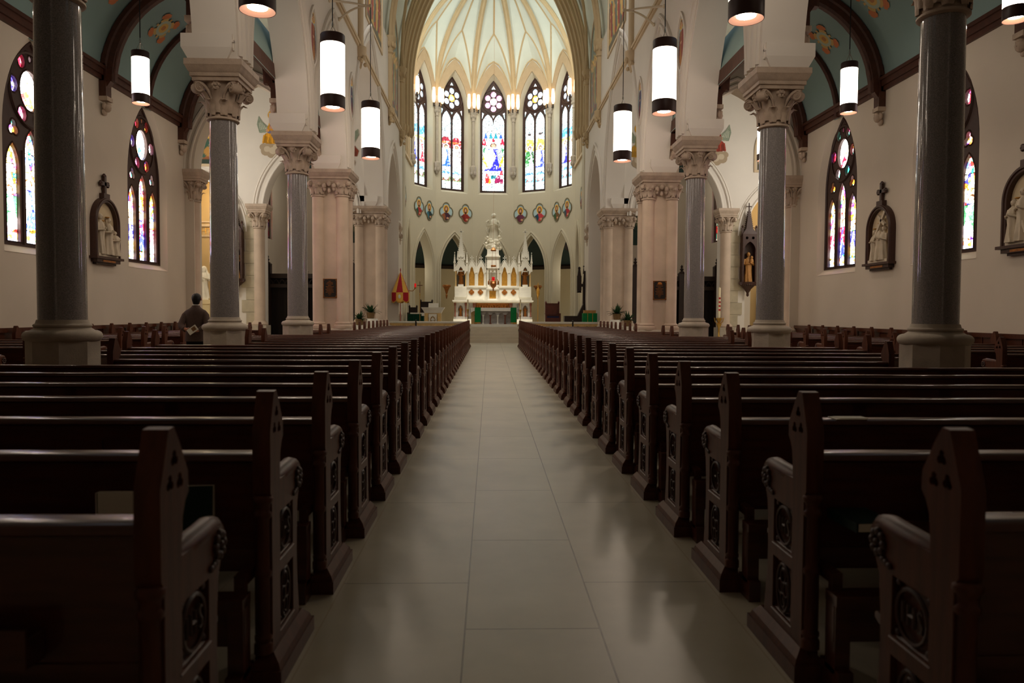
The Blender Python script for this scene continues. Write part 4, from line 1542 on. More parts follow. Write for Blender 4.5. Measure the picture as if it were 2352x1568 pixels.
# ------------------------------------------------------------------ aisle roof trusses, cornices, painted emblems
for s in (-1, 1):
    side = 'left' if s < 0 else 'right'
    b = MB()
    for z0, z1, d in ((7.02, 7.12, .07), (7.12, 7.26, .12), (7.26, 7.34, .17)):
        b.box(*sorted((s * 9.72, s * (9.7 - d))), -3.8, 23.75, z0, z1)
        b.box(*sorted((s * 5.38, s * (5.4 + d))), -3.8, 23.75, z0, z1)
    struct(b.build('trim_%s_aisle_cornice' % side, BEAM, smooth=0))
    for k, y in enumerate((8.63, 13.7, 18.8, 23.4)):
        t = thing('roof_truss', 'dark wooden arched truss of the aisle ceiling, %s from the camera, %s' % (nth(k), SIDE[s][7:]), 'truss', (s * 7.55, y, 6.6), 'arched trusses of the aisle roofs')
        b = MB()
        w, dpt = .13, .36
        for off, ww in ((0.02, w), (dpt * .55, w * .75)):
            pass
        path = [(s * (7.55 + (u)), y, z) for u, z in arch(0, 2.15, 7.0, 2.63, 14)]
        b.sweep(path, [(-w, -.02), (w, -.02), (w, -.12), (w * .8, -.16), (w * .8, -.30), (w * .5, -.36), (-w * .5, -.36), (-w * .8, -.30), (-w * .8, -.16), (-w, -.12)] if s < 0 else
                [(-w, .02), (w, .02), (w, .12), (w * .8, .16), (w * .8, .30), (w * .5, .36), (-w * .5, .36), (-w * .8, .30), (-w * .8, .16), (-w, .12)], N=(0, 1, 0))
        b.build('arched_rib', BEAM, t, smooth=30)
        for xo, dd in ((9.7, -1), (5.4, 1)):
            b = MB()
            x0 = s * xo
            x1 = s * (xo + dd * .17)
            b.box(*sorted((x0, x1)), y - w, y + w, 6.62, 7.4)
            x2 = s * (xo + dd * .40)
            b.plate([(xo, 6.9), (xo + dd * .17, 6.85), (xo + dd * .26, 6.98), (xo + dd * .34, 7.2), (xo + dd * .41, 7.5), (xo + dd * .44, 7.7), (xo + dd * .2, 7.8), (xo, 7.6)], [], y - w * .7, y + w * .7, lambda u, v, ww: (s * u, ww, v))
            b.build('wall_post', BEAM, t, smooth=0)
            b = MB()
            b.box(*sorted((x0, s * (xo + dd * .2))), y - .14, y + .14, 6.52, 6.62)
            xc = xo + dd * .09
            b.ball((s * (xo + dd * .13), y, 6.38), (.10, .11, .13), 8, 6)
            b.ball((s * (xo + dd * .17), y, 6.45), (.05, .1, .05), 7, 5)
            b.ball((s * (xo + dd * .2), y, 6.37), (.035, .03, .04), 6, 5)
            b.ball((s * (xo + dd * .06), y, 6.26), (.06, .1, .09), 7, 5)
            for e in (-1, 1):
                b.ball((s * (xo + dd * .1), y + e * .09, 6.4), (.05, .05, .09), 6, 5)
            b.build('carved_corbel', STONE, t, smooth=60)
    for k, y in enumerate((11.2, 16.3, 21.2)):
        path = [(s * (7.55 + u), y, z) for u, z in arch(0, 2.15, 7.0, 2.63, 14)]
        b = MB()
        sg = -1 if s > 0 else 1
        b.sweep(path, [(-.055, 0), (.055, 0), (.055, -.09 * sg), (0, -.14 * sg), (-.055, -.09 * sg)], N=(0, 1, 0))
        tag(b.build('ceiling_rib', BEAM, origin=(s * 7.55, y, 7.3)), 'thin dark aisle ceiling rib between the %s and next truss, %s' % (nth(k), SIDE[s][7:]), 'ceiling rib', 'thin ribs of the aisle ceilings')
    # painted emblems on the ceiling
    AR = arch(0, 2.155, 7.0, 2.63, 40)
    ln = [0]
    for (xa, za), (xb, zb) in zip(AR, AR[1:]):
        ln.append(ln[-1] + hypot(xb - xa, zb - za))
    def on_ceiling(q):
        for i in range(len(ln) - 1):
            if ln[i + 1] >= q:
                t = (q - ln[i]) / (ln[i + 1] - ln[i])
                return AR[i][0] + t * (AR[i + 1][0] - AR[i][0]), AR[i][1] + t * (AR[i + 1][1] - AR[i][1])
        return AR[-1]
    for k, y in enumerate((17.9, 20.45, 22.75)):
        tl = lin((140, 164, 160))
        pc = Pic(lambda u, v: tl)
        def inside_emb(u, v):
            x, z = u, v
            r = hypot(x, z)
            if r < .26: return True
            if r < .33 and (atan2(z, x) * 12 / pi) % 2 < 1: return True
            for a in (pi / 4, 3 * pi / 4):
                p, q = x * cos(a) + z * sin(a), -x * sin(a) + z * cos(a)
                if abs(p) < .52 and abs(q) < .10 + .05 * (.34 < abs(p) < .47): return True
            return False
        for a in range(4):
            t = pi / 4 + a * pi / 2
            pts = []
            for (p, q) in ((.0, -.1), (.34, -.1), (.36, -.155), (.46, -.14), (.53, 0), (.46, .14), (.36, .155), (.34, .1), (0, .1)):
                pts.append((.5 + (p * cos(t) - q * sin(t)) / 1.1, .5 + (p * sin(t) + q * cos(t)) / 1.1))
            pc.p(pts, (206, 124, 78))
        pc.e(.5, .5, .30, .30, (206, 170, 104))
        pc.e(.5, .5, .22, .22, (176, 190, 170))
        pc.e(.5, .5, .14, .14, (216, 176, 96))
        pc.e(.5, .5, .07, .07, (190, 130, 80))
        def fn(u, v, w):
            q = 2.15 + v
            X, Z = on_ceiling(q)
            return (s * (7.55 - X) if False else s * (7.55 - X), y + u, Z - .012)
        o = paint_grid('painted_emblem', pc, -.55, .55, -.55, .55, 84, 84, fn, PAINT, None, inside=inside_emb)
        tag(o, 'orange cross emblem painted on the aisle ceiling, %s from the camera, %s' % (nth(k), SIDE[s][7:]), 'ceiling painting', 'painted emblems of the aisle ceilings')

# ------------------------------------------------------------------ pendant lamps
def pendant_meshes(r, h):
    b = MB(); z = 0
    b.lathe([(r * .985, .0), (r, .005), (r, h * .17), (r * .985, h * .172), (r * .93, h * .172), (r * .93, .012)], 36, cap=False)
    lower = b.mesh('lower_band', LAMPCAP, 40)
    b = MB()
    b.lathe([(r * .985, h * .87), (r, h * .872), (r, h * .99), (r * .96, h), (.02, h), (.02, h * .995)], 36, cap=False)
    upper = b.mesh('upper_band', LAMPCAP, 40)
    b = MB()
    b.lathe([(r * .985, h * .17), (r * .985, h * .872)], 36, cap=False)
    shade_ = b.mesh('lamp_shade', LAMPGLASS, 40)
    b = MB()
    b.lathe([(r * .96, .004), (r * .54, .05)], 36, cap=False)
    rim = b.mesh('diffuser_ring', LAMPRIM, 40)
    b = MB()
    b.lathe([(r * .56, .052), (.001, .056)], 36, cap=False)
    disc = b.mesh('downlight', LAMPDISC, 40)
    return lower, upper, shade_, rim, disc
PM = pendant_meshes(.262, 1.58)
PA = pendant_meshes(.175, 1.08)
def pendant(x, y, z, meshes, h, ztop, label, group):
    t = thing('pendant_lamp', label, 'pendant lamp', (x, y, z), group)
    for me in meshes:
        put(me, me.name, t)
    b = MB()
    for a in range(3):
        c = 2 * pi * a / 3
        b.tube([(x + .1 * cos(c), y + .1 * sin(c), z + h), (x, y, z + h + .2)], .006, 4)
    b.lathe([(.018, 0), (.022, .05), (.01, .12)], 8, (x, y, z + h + .17))
    b.build('hanger', STEEL, t)
    b = MB()
    b.tube([(x, y, z + h + .25), (x, y, ztop)], .011, 6)
    b.build('cable', CABLE, t)
    return t
for s in (-1, 1):
    for k, y in enumerate((11.2, 16.45, 21.6)):
        pendant(s * 3.6, y, 5.78, PM, 1.58, 10.04, 'large glowing pendant lamp of the nave, %s from the camera, %s' % (nth(k), SIDE[s][7:]), 'large pendant lamps of the nave')
        # wishbone bracket from the wall
        t = thing('lamp_bracket', 'pale wishbone wall bracket above the %s large pendant lamp, %s' % (nth(k), SIDE[s][7:]), 'bracket', (s * 4.6, y, 9.95), 'wishbone lamp brackets')
        for e in (-1, 1):
            b = MB()
            pts = []
            for i in range(9):
                q = i / 8
                pts.append((s * (4.6 - 1.02 * q), y + e * .66 * (1 - q) ** 1.7, 9.92 + .13 * q + .06 * sin(pi * q)))
            b.tube(pts, [.035 - .012 * i / 8 for i in range(9)], 7)
            b.ball((s * 4.6, y + e * .66, 9.92), (.05, .06, .06), 8, 6)
            b.build('curved_arm', BRACKETM, t)
        b = MB()
        b.lathe([(.03, -.03), (.045, .02), (.03, .06)], 8, (s * 3.6, y, 10.04))
        b.build('end_knob', BRACKETM, t)
    for k, y in enumerate((11.0, 16.15, 21.2)):
        pendant(s * 7.55, y, 5.76, PA, 1.08, 9.63, 'small glowing pendant lamp in the side aisle, %s from the camera, %s' % (nth(k), SIDE[s][7:]), 'small pendant lamps of the side aisles')
    for k, (x, y) in enumerate(((10.8, 27.6), (7.6, 27.6))):
        pass

# ------------------------------------------------------------------ stations of the cross
def robed(b, c, h, lean=(0, 0), w=.3, face=-pi / 2, seed=0, head=True, arms=True, depth=.8):
    """a standing draped figure: folded robe, shoulders, arms held before the chest, head"""
    cx, cy, cz = c
    n = 30
    rings = []
    for i in range(15):
        q = i / 14
        z = cz + h * .84 * q
        K = ((0, .60), (.25, .52), (.5, .45), (.62, .47), (.76, .52), (.88, .47), (.95, .30), (1.0, .13))
        j = max(t for t in range(7) if K[t][0] <= q + 1e-9)
        rad = w * h * (K[j][1] + (K[j + 1][1] - K[j][1]) * (q - K[j][0]) / (K[j + 1][0] - K[j][0]))
        ring = []
        for k in range(n):
            a = 2 * pi * k / n
            fold = 1 + (.14 * (1 - q) + .03) * sin(a * 7 + seed + q * 3.0) + .07 * sin(a * 3 + seed * 2 + q * 5) * (1 - q * .6)
            ring.append((cx + lean[0] * q + rad * fold * cos(a) * .78, cy + lean[1] * q + rad * fold * sin(a) * depth * .62, z))
        rings.append(ring)
    b.loft(rings)
    hx, hy = cx + lean[0], cy + lean[1]
    fx, fy = cos(face), sin(face)
    if head:
        b.lathe([(h * .035, 0), (h * .03, h * .07)], 8, (hx, hy, cz + h * .82))
        b.ball((hx + fx * h * .01, hy + fy * h * .01, cz + h * .92), (h * .058, h * .062, h * .075), 12, 9)
        b.ball((hx + fx * h * .068, hy + fy * h * .068, cz + h * .915), (h * .012, h * .012, h * .018), 6, 5)
        b.ball((hx - fx * h * .015, hy - fy * h * .015, cz + h * .93), (h * .066, h * .066, h * .075), 10, 8)
    if arms:
        rx, ry = -fy, fx
        for sg in (-1, 1):
            sh = (hx + rx * sg * h * w * .42, hy + ry * sg * h * w * .42, cz + h * .77)
            el = (cx + rx * sg * h * w * .56 + fx * h * .02, cy + ry * sg * h * w * .56 + fy * h * .02, cz + h * .58)
            ha = (cx + rx * sg * h * .03 + fx * h * w * .50, cy + ry * sg * h * .03 + fy * h * w * .5, cz + h * (.62 + .02 * sg))
            b.tube([sh, el, ha], [h * .042, h * .045, h * .024], 8)
            b.ball(ha, h * .026, 7, 5)
def seated(b, c, h, face=-pi / 2, seed=0):
    cx, cy, cz = c
    robed(b, (cx, cy, cz), h, w=.42, face=face, seed=seed)

def station(s, y, label, kind):
    x = s * 9.7
    t = thing('station_of_the_cross', label, 'wall relief', (x, y, 2.55), 'stations of the cross on the aisle walls')
    W, z0, zs, rise = .60, 2.72, 3.55, .62
    def fn(u, v, w): return (x - s * w, u, v)
    b = MB()
    b.plate(arch_hole(y, W, z0, zs, rise, 12), [arch_hole(y, W - .13, z0 + .0005, zs, rise - .11, 12)], 0, .13, fn)
    b.tube([fn(u, v, .12) for u, v in [(y - W + .05, z0)] + arch(y, W - .05, zs, rise - .04, 12) + [(y + W - .05, z0)]], .04, 6)
    b.box(*sorted((x, x - s * .20)), y - W - .05, y + W + .05, z0 - .06, z0)
    b.box(*sorted((x, x - s * .15)), y - W + .04, y + W - .04, z0 - .14, z0 - .06)
    b.box(*sorted((x, x - s * .08)), y - W + .12, y + W - .12, z0 - .19, z0 - .14)
    b.build('frame', WOOD_C, t, smooth=30)
    b = MB()
    zt = zs + rise
    b.box(*sorted((x, x - s * .12)), y - .14, y + .14, zt - .03, zt + .10)
    b.box(*sorted((x - s * .02, x - s * .09)), y - .045, y + .045, zt + .05, zt + .52)
    b.box(*sorted((x - s * .02, x - s * .09)), y - .16, y + .16, zt + .29, zt + .38)
    for dy, dz in ((-.17, .335), (.17, .335), (0, .53)):
        for e in (-.035, .035):
            b.ball((x - s * .055, y + dy + (e if dz > .5 else 0), zt + dz + (0 if dz > .5 else e)), .04, 7, 5)
        b.ball((x - s * .055, y + dy * 1.15, zt + dz + (.03 if dz > .5 else 0)), .035, 7, 5)
    b.build('cross_finial', WOOD_C, t, smooth=40)
    b = MB()
    b.plate(arch_hole(y, W - .12, z0, zs, rise - .10, 10), [], .005, .03, fn)
    b.build('relief_ground', CREAMPANEL, t, smooth=0)
    b = MB()
    b.box(*sorted((x - s * .02, x - s * .14)), y - W + .14, y + W - .14, z0, z0 + .08)
    fx = pi if s > 0 else 0.0
    if kind == 'cross':
        for dy, hh, sd in ((-.24, .78, 1), (.04, .9, 2), (.22, .84, 4)):
            robed(b, (x - s * .09, y + dy * -s, z0 + .06), hh, w=.3, face=fx, seed=sd, depth=1.2)
        M = Matrix.Translation((x - s * .13, y - s * .1, z0 + .95)) @ Matrix.Rotation(radians(38 * s), 4, 'X')
        b.box(-.03, .03, -.035, .035, -.5, .38, M)
        b.box(-.03, .03, -.2, .2, .08, .15, M)
    elif kind == 'fall':
        robed(b, (x - s * .08, y - .28 * -s, z0 + .06), .98, w=.26, face=fx, seed=1, depth=1.2)
        robed(b, (x - s * .09, y + .0, z0 + .06), .92, lean=(0, .1), w=.34, face=fx, seed=3, depth=1.2)
        robed(b, (x - s * .14, y + .26 * -s, z0 + .05), .62, lean=(0, .06 * -s), w=.5, face=fx, seed=5, depth=1.2)
        b.tube([(x - s * .16, y + .30 * -s, z0 + .4), (x - s * .16, y - .05, z0 + .62), (x - s * .14, y + .1 * s, z0 + .9)], .02, 6)
    else:
        robed(b, (x - s * .09, y - .22, z0 + .06), .9, w=.32, face=fx, seed=2, depth=1.2)
        robed(b, (x - s * .1, y + .05, z0 + .06), .98, w=.28, face=fx, seed=6, depth=1.2)
        robed(b, (x - s * .13, y + .26, z0 + .05), .8, w=.34, face=fx, seed=7, depth=1.2)
        b.tube([(x - s * .15, y - .1, z0 + .2), (x - s * .16, y + .15, z0 + .75)], .03, 6)
    b.build('relief_figures', PLASTERCAST, t, smooth=60)
    for dy, dz in ((-.2, .85), (.03, .96)):
        b = MB()
        b.lathe([(.02, 0), (.055, .01), (.05, .03)], 10, M=Matrix.Translation((x - s * .1, y + dy * (-s), z0 + dz)))
        b.build('gilt_halo', GILT_HAIR, t, smooth=40)
    b = MB()
    b.box(*sorted((x - s * .15, x - s * .158)), y - .3, y + .3, z0 - .125, z0 - .08)
    b.build('gilt_caption', GOLD_D, t, smooth=0)
station(-1, 18.75, 'arched dark-framed white relief with a kneeling figure, on the wall of the man\'s side', 'fall')
station(1, 18.65, 'arched dark-framed white relief of a figure carrying a cross, wholly in view', 'cross')
station(1, 13.5, 'arched dark-framed white relief cut by the picture\'s edge, nearest of the reliefs', 'group')

# ------------------------------------------------------------------ wall paintings and medallions
BLUEBG = (176, 200, 204)
def medallion(k, u, zc, robe, cloak, label, w=.50, h=.62, skinny=0):
    f = fF(k, -.02)
    mx, my, _ = f(u, zc, 0)
    t = thing('saint_medallion', label, 'painted medallion', (mx, my, zc), 'painted saint medallions round the apse')
    out = [(u + (x - u) * w / .5, zc + (z - zc) * h / .5) for x, z in foil(u, zc, .24, .27, 4, 9)]
    inn = [(u + (x - u) * .86, zc + (z - zc) * .87) for x, z in out]
    b = MB()
    b.plate(out, [inn], -.035, .0, f)
    b.build('frame', mat('medallion_frame', (120, 112, 86), .6, .3, var=.1, scale=8), t, smooth=0)
    pc = Pic(flat(BLUEBG))
    bust(pc, .5, .02, .88, robe, cloak)
    def ins(x, z):
        # even-odd test against the inner outline
        r = False
        j = len(out) - 1
        for i in range(len(out)):
            if (out[i][1] > z) != (out[j][1] > z) and x < (out[j][0] - out[i][0]) * (z - out[i][1]) / (out[j][1] - out[i][1]) + out[i][0]:
                r = not r
            j = i
        return r
    paint_grid('painting', pc, u - w, u + w, zc - h, zc + h, 34, 40, fF(k, -.03), PAINT, t, inside=ins)
MED = [(0, -.55, 8.0, (170, 50, 44), (40, 84, 66), 'a bearded saint in red and green'), (0, .58, 7.9, (40, 60, 62), (60, 120, 140), 'a saint in dark blue holding a scroll'),
       (1, -.62, 7.95, (70, 40, 56), (150, 84, 50), 'a brown haired saint in violet'), (1, .80, 7.95, (150, 44, 34), (120, 36, 30), 'a saint in a brick red robe'),
       (3, -.80, 7.95, (110, 52, 74), (96, 44, 60), 'a long haired saint in plum'), (3, .60, 7.95, (200, 60, 70), (30, 70, 92), 'a saint in pink and blue'),
       (4, -.58, 7.9, (120, 84, 50), (60, 96, 60), 'a grey bearded saint in green'), (4, .55, 8.0, (170, 44, 48), (60, 80, 92), 'a saint in red carrying a staff')]
for k, u, z, r, c, d in MED:
    medallion(k, u, z, r, c, 'lobed medallion of %s, under the apse windows' % d)
for s in (-1, 1):
    for j, y in enumerate((41.2, 42.9)):
        f = fX(s * 5.03, -s)
        pc = Pic(flat(BLUEBG)); bust(pc, .5, .02, .88, ((60, 90, 60), (150, 50, 40))[j], (40, 60, 80))
        t = thing('saint_medallion', 'lobed wall medallion seen edge-on, %s beyond the chancel arch, %s' % (nth(j), SIDE[s][7:]), 'painted medallion', (s * 5.03, y, 8.0), 'painted saint medallions round the apse')
        out = foil(y, 8.0, .24, .27, 4, 9)
        out = [(y + (a - y) * 1.0, 8 + (z - 8) * 1.25) for a, z in out]
        b = MB(); b.plate(out, [[(y + (a - y) * .86, 8 + (z - 8) * .87) for a, z in out]], 0, .035, f)
        b.build('frame', MATS['medallion_frame'], t, smooth=0)
        paint_grid('painting', pc, y - .45, y + .45, 7.45, 8.55, 20, 24, fX(s * 5.01, -s), PAINT, t, inside=lambda a, z: ((a - y) / .46) ** 2 + ((z - 8) / .56) ** 2 < 1)
    # oval saints in the nave spandrels
    for j, y in enumerate((13.83, 19.03, 24.2)):
        t = thing('spandrel_medallion', 'pointed oval painting of a saint above the %s, %s' % (('second granite column', 'third granite column', 'plaque pier')[j], SIDE[s][7:]), 'wall painting', (s * 4.62, y, 8.25), 'spandrel paintings of the nave')
        def oval(rx, rz):
            return arch(y, rx, 8.25, rz, 10) + [(a, 16.5 - z) for a, z in reversed(arch(y, rx, 8.25, rz, 10))][1:-1]
        b = MB()
        b.plate(oval(.40, .78), [oval(.34, .69)], 0, .05, fX(s * 4.63, -s))
        b.build('frame', PLASTER_W, t, smooth=20)
        pc = Pic(flat((170, 190, 190)))
        figure(pc, .5, .08, .84, ((60, 90, 80), (180, 120, 60), (120, 50, 50))[j], ((40, 60, 60), (150, 60, 50), (50, 70, 110))[j], w=.62, aspect=.5)
        paint_grid('painting', pc, y - .36, y + .36, 7.55, 8.95, 26, 48, fX(s * 4.615, -s), PAINT, t, inside=lambda a, z: (lambda q: abs(a - y) < .355 * (1 - q ** 1.7))(min(1, abs(z - 8.25) / .71)))
    # tall scenes above the string course
    for j, (y, cols) in enumerate(((29.0, [(150, 60, 50), (96, 104, 92), (196, 160, 90)]), (35.0, [(110, 140, 120), (190, 160, 80), (150, 70, 60)]))):
        t = thing('clerestory_painting', 'tall pointed wall painting with robed figures above the %s arch, %s' % (('transept', 'chancel')[j], SIDE[s][7:]), 'wall painting', (s * 4.62, y, 11.0), 'tall paintings above the string course')
        a_, z0, zs, rs = (1.9, 1.25)[j], (11.95, 10.6)[j], 13.9 - .6 * j, 1.7
        b = MB()
        b.plate(arch_hole(y, a_ + .12, z0 - .1, zs, rs + .12, 10), [arch_hole(y, a_, z0, zs, rs, 10)], 0, .05, fX(s * 4.63, -s))
        b.build('frame', BEIGE, t, smooth=20)
        pc = Pic(flat((120, 132, 122)))
        pc.p([(0, 0), (1, 0), (1, .25), (.6, .32), (.2, .24), (0, .3)], (104, 92, 70))
        for q in range(6):
            figure(pc, .12 + .15 * q, .06 + .03 * (q % 2), .55, cols[q % 3], cols[(q + 1) % 3], w=.5, aspect=.9)
        pc.e(.5, .8, .2, .1, (200, 190, 150))
        paint_grid('painting', pc, y - a_, y + a_, z0, zs + rs, 44, 52, fX(s * 4.615, -s), PAINT, t, inside=in_arch(y, a_ - .01, z0, zs, rs))

def angel(s, x, z, robe, cloak, label):
    """seated angel on a cloud, painted on the transept wall"""
    pc = Pic(flat((226, 216, 200)))
    G = (150, 160, 140)
    sh = lambda u: u if s < 0 else 1 - u
    def P(pts, c): pc.p([(sh(u), v) for u, v in pts], c)
    for u, v, r in ((.3, .14, .16), (.5, .1, .18), (.66, .16, .15), (.45, .22, .2), (.22, .22, .12), (.6, .26, .16)):
        pc.e(sh(u), v, r * 1.0, r * .62, (176, 156, 130))
    for u, v, r in ((.34, .18, .1), (.52, .15, .12), (.62, .22, .1)):
        pc.e(sh(u), v, r, r * .6, (206, 190, 166))
    P([(.1, .5), (.02, .68), (.08, .86), (.2, .74), (.4, .62), (.4, .52)], G)
    P([(.12, .56), (.08, .70), (.14, .74), (.36, .60)], (196, 200, 180))
    P([(.78, .56), (.92, .72), (.9, .86), (.78, .8), (.6, .62)], G)
    P([(.18, .30), (.86, .28), (.92, .40), (.74, .54), (.40, .54), (.22, .46)], cloak)
    P([(.22, .3), (.5, .28), (.42, .42), (.26, .45)], shade3(cloak, .8))
    P([(.55, .3), (.85, .29), (.86, .38), (.6, .42)], shade3(cloak, .86))
    P([(.36, .5), (.72, .5), (.68, .76), (.42, .78)], robe)
    P([(.36, .54), (.46, .54), (.46, .74), (.40, .74)], cloak)
    for k in range(7):      # folds of the skirt and of the sleeves
        u = .26 + .09 * k
        P([(u, .31 + .01 * (k % 3)), (u + .03, .30), (u + .05 - .02 * k / 3, .50), (u + .03 - .02 * k / 3, .51)], shade3(cloak, (.72, 1.12, .86)[k % 3]))
    for k in range(4):
        u = .42 + .075 * k
        P([(u, .53), (u + .022, .53), (u + .03, .74), (u + .018, .75)], shade3(robe, (.78, 1.15)[k % 2]))
    for k in range(5):
        P([(.10 + .05 * k, .53 + .02 * k), (.12 + .05 * k, .53 + .02 * k), (.07 + .045 * k, .78 - .02 * k), (.055 + .045 * k, .78 - .02 * k)], (120, 132, 116))
        P([(.70 + .035 * k, .60 + .01 * k), (.715 + .035 * k, .60 + .01 * k), (.80 + .02 * k, .80), (.79 + .02 * k, .80)], (122, 134, 118))
    P([(.34, .60), (.44, .56), (.60, .55), (.60, .59), (.46, .62), (.38, .68)], shade3(cloak, .92))
    pc.e(sh(.34), .56, .035, .03, (214, 160, 128))
    pc.e(sh(.55), .87, .19, .115, (226, 170, 56))
    pc.e(sh(.55), .87, .14, .085, (240, 196, 96))
    pc.e(sh(.54), .86, .10, .085, (66, 40, 28))
    pc.e(sh(.56), .85, .065, .065, (214, 160, 128))
    P([(.50, .76), (.60, .76), (.59, .82), (.52, .82)], (214, 160, 128))
    P([(.40, .6), (.62, .56), (.62, .6), (.44, .65)], (206, 150, 118))
    def ins(u, v):
        q = pc.at((u - x + .65) / 1.3, (v - z + 1.0) / 2.0)
        return q != pc.bg(0, 0)
    o = paint_grid('painted_angel', pc, x - .65, x + .65, z - 1.0, z + 1.0, 104, 150, lambda u, v, w: (u, 31.285, v), PAINT, None, inside=ins)
    tag(o, label, 'wall painting')
angel(-1, -9.15, 8.72, (120, 120, 160), (232, 164, 40), 'painted angel in yellow and blue seated on a cloud, on the transept wall')
angel(1, 9.25, 8.62, (180, 180, 160), (168, 66, 48), 'painted angel in a red cloak on a cloud, partly hidden by an uplight box')
angel(-1, -6.15, 8.25, (150, 60, 50), (150, 70, 50), 'painted angel in red on a cloud beside the nave, mostly hidden by a pier')
angel(1, 6.1, 8.35, (160, 150, 100), (200, 150, 50), 'painted angel in mustard on a cloud beside the nave, behind the farthest pendant lamp')
def wall_scene(x, z, a, h, cols, bg, label, y=31.285):
    pc = Pic(flat(bg))
    pc.p([(0, 0), (1, 0), (1, .3), (.7, .36), (.3, .28), (0, .36)], shade3(bg, .7))
    for q in range(4):
        figure(pc, .2 + .2 * q, .1, .55, cols[q % 3], cols[(q + 1) % 3], w=.6, aspect=.8)
    pc.e(.6, .25, .12, .1, (190, 140, 70))
    t = thing('wall_scene', label, 'wall painting', (x, y, z))
    b = MB()
    b.plate(arch_hole(x, a + .1, z - .1, z + h * .4, h * .6 + .1, 8), [arch_hole(x, a, z, z + h * .4, h * .6, 8)], -.03, .02, fY(y))
    b.build('frame', BEIGE, t, smooth=20)
    paint_grid('painting', pc, x - a, x + a, z, z + h, 36, 36, fY(y - .01), PAINT, t, inside=in_arch(x, a - .01, z, z + h * .4, h * .6))
wall_scene(-11.9, 7.45, .95, 2.0, [(60, 96, 80), (190, 170, 130), (150, 90, 50)], (60, 84, 66), 'arched painting of a green landscape with figures, above the tan alcove beyond the aisle')
wall_scene(11.9, 7.45, .95, 2.0, [(150, 120, 70), (190, 170, 130), (110, 80, 60)], (110, 100, 66), 'arched ochre painting above the alcove, behind the second column of the shrine side')
for s in (-1, 1):
    x = s * 7.6
    pc = Pic(flat((34, 58, 50)))
    pc.e(.3, .5, .12, .2, (150, 90, 60)); pc.e(.6, .45, .14, .24, (110, 110, 80)); pc.e(.45, .7, .1, .1, (180, 160, 110))
    o = paint_grid('chapel_painting', pc, x - 1.6, x + 1.6, 5.0, 7.8, 30, 26, fY(39.18), PAINT, None, inside=in_arch(x, 1.6, 4.9, 5.0, 2.8))
    tag(o, 'dark green arched painting in the chapel, glimpsed past the pier, %s' % SIDE[s][7:], 'wall painting')
# lettering on the alcove band
for s, txt in ((-1, 'LIGHT OF'),):
    cu = bpy.data.curves.new('lettering', 'FONT')
    cu.body = txt
    cu.size = .36
    cu.extrude = .01
    cu.align_x = 'CENTER'
    tmp = bpy.data.objects.new('tmp', cu)
    COL.objects.link(tmp)
    me = bpy.data.meshes.new_from_object(tmp)
    bpy.data.objects.remove(tmp)
    me.materials.clear()
    me.materials.append(GOLD)
    o = bpy.data.objects.new('lettering', me)
    COL.objects.link(o)
    o.rotation_euler = (pi / 2, 0, 0)
    o.location = (-12.55, 33.185, 4.8)
    tag(o, 'gold capital letters on the band of the tan alcove wall', 'inscription')

# ------------------------------------------------------------------ apse wall shafts and lamp clusters
for i in range(1, 7):
    x, y = KP[i]
    dx, dy = -x * .02, -(.10)
    L = hypot(x, y - 43)
    ix, iy = x - x / L * .14, y - (y - 43) / L * .14
    pos = ('first', 'second', 'third', 'third', 'second', 'first')[i - 1]
    sd = SIDE[-1 if i < 4 else 1][7:]
    t = thing('apse_colonnette', 'slim corbelled colonnette of the apse wall, %s from the side wall, %s' % (pos, sd), 'colonnette', (ix, iy, 10.3), 'colonnettes between the apse windows')
    b = MB()
    b.lathe([(.085, 11.1), (.085, 14.0)], 12, (ix, iy, 0))
    b.build('shaft', STONE_B, t)
    b = MB()
    b.lathe([(.09, 13.95), (.13, 14.0), (.10, 14.06), (.16, 14.4), (.2, 14.5), (.2, 14.6), (.16, 14.62), (.16, 15.25)], 10, (ix, iy, 0))
    for a in range(8):
        b.ball((ix + .14 * cos(a * pi / 4), iy + .14 * sin(a * pi / 4), 14.3), (.05, .05, .11), 6, 5)
    b.build('capital', STONE_B, t)
    b = MB()
    b.lathe([(.03, 10.3), (.12, 10.4), (.17, 10.75), (.2, 10.9), (.2, 11.02), (.12, 11.1)], 8, (ix, iy, 0))
    for a in range(6):
        b.ball((ix + .14 * cos(a * pi / 3), iy + .14 * sin(a * pi / 3), 10.6), (.07, .07, .13), 6, 5)
    b.build('corbel', STONE_B, t)
    t = thing('lamp_cluster', 'cluster of three glowing apse lamps, %s from the side wall, %s' % (pos, sd), 'wall lamp', (ix, iy, 14.75), 'lamp clusters between the apse windows')
    cxn, cyn = x / L, (y - 43) / L
    for a in (-1.15, 0, 1.15):
        ang = atan2(-cyn, -cxn) + a
        lx, ly = ix + .34 * cos(ang), iy + .34 * sin(ang)
        b = MB()
        b.lathe([(.03, 14.75), (.075, 14.8), (.115, 14.95), (.12, 15.2), (.10, 15.6), (.085, 15.72)], 10, (lx, ly, 0))
        b.build('glass_tube', SCONCE, t)
        b = MB()
        b.lathe([(.02, 14.5), (.04, 14.56), (.05, 14.74), (.03, 14.77)], 8, (lx, ly, 0))
        b.tube([(lx, ly, 14.6), (ix, iy, 14.55)], .02, 5)
        b.build('socket', BRONZE, t)
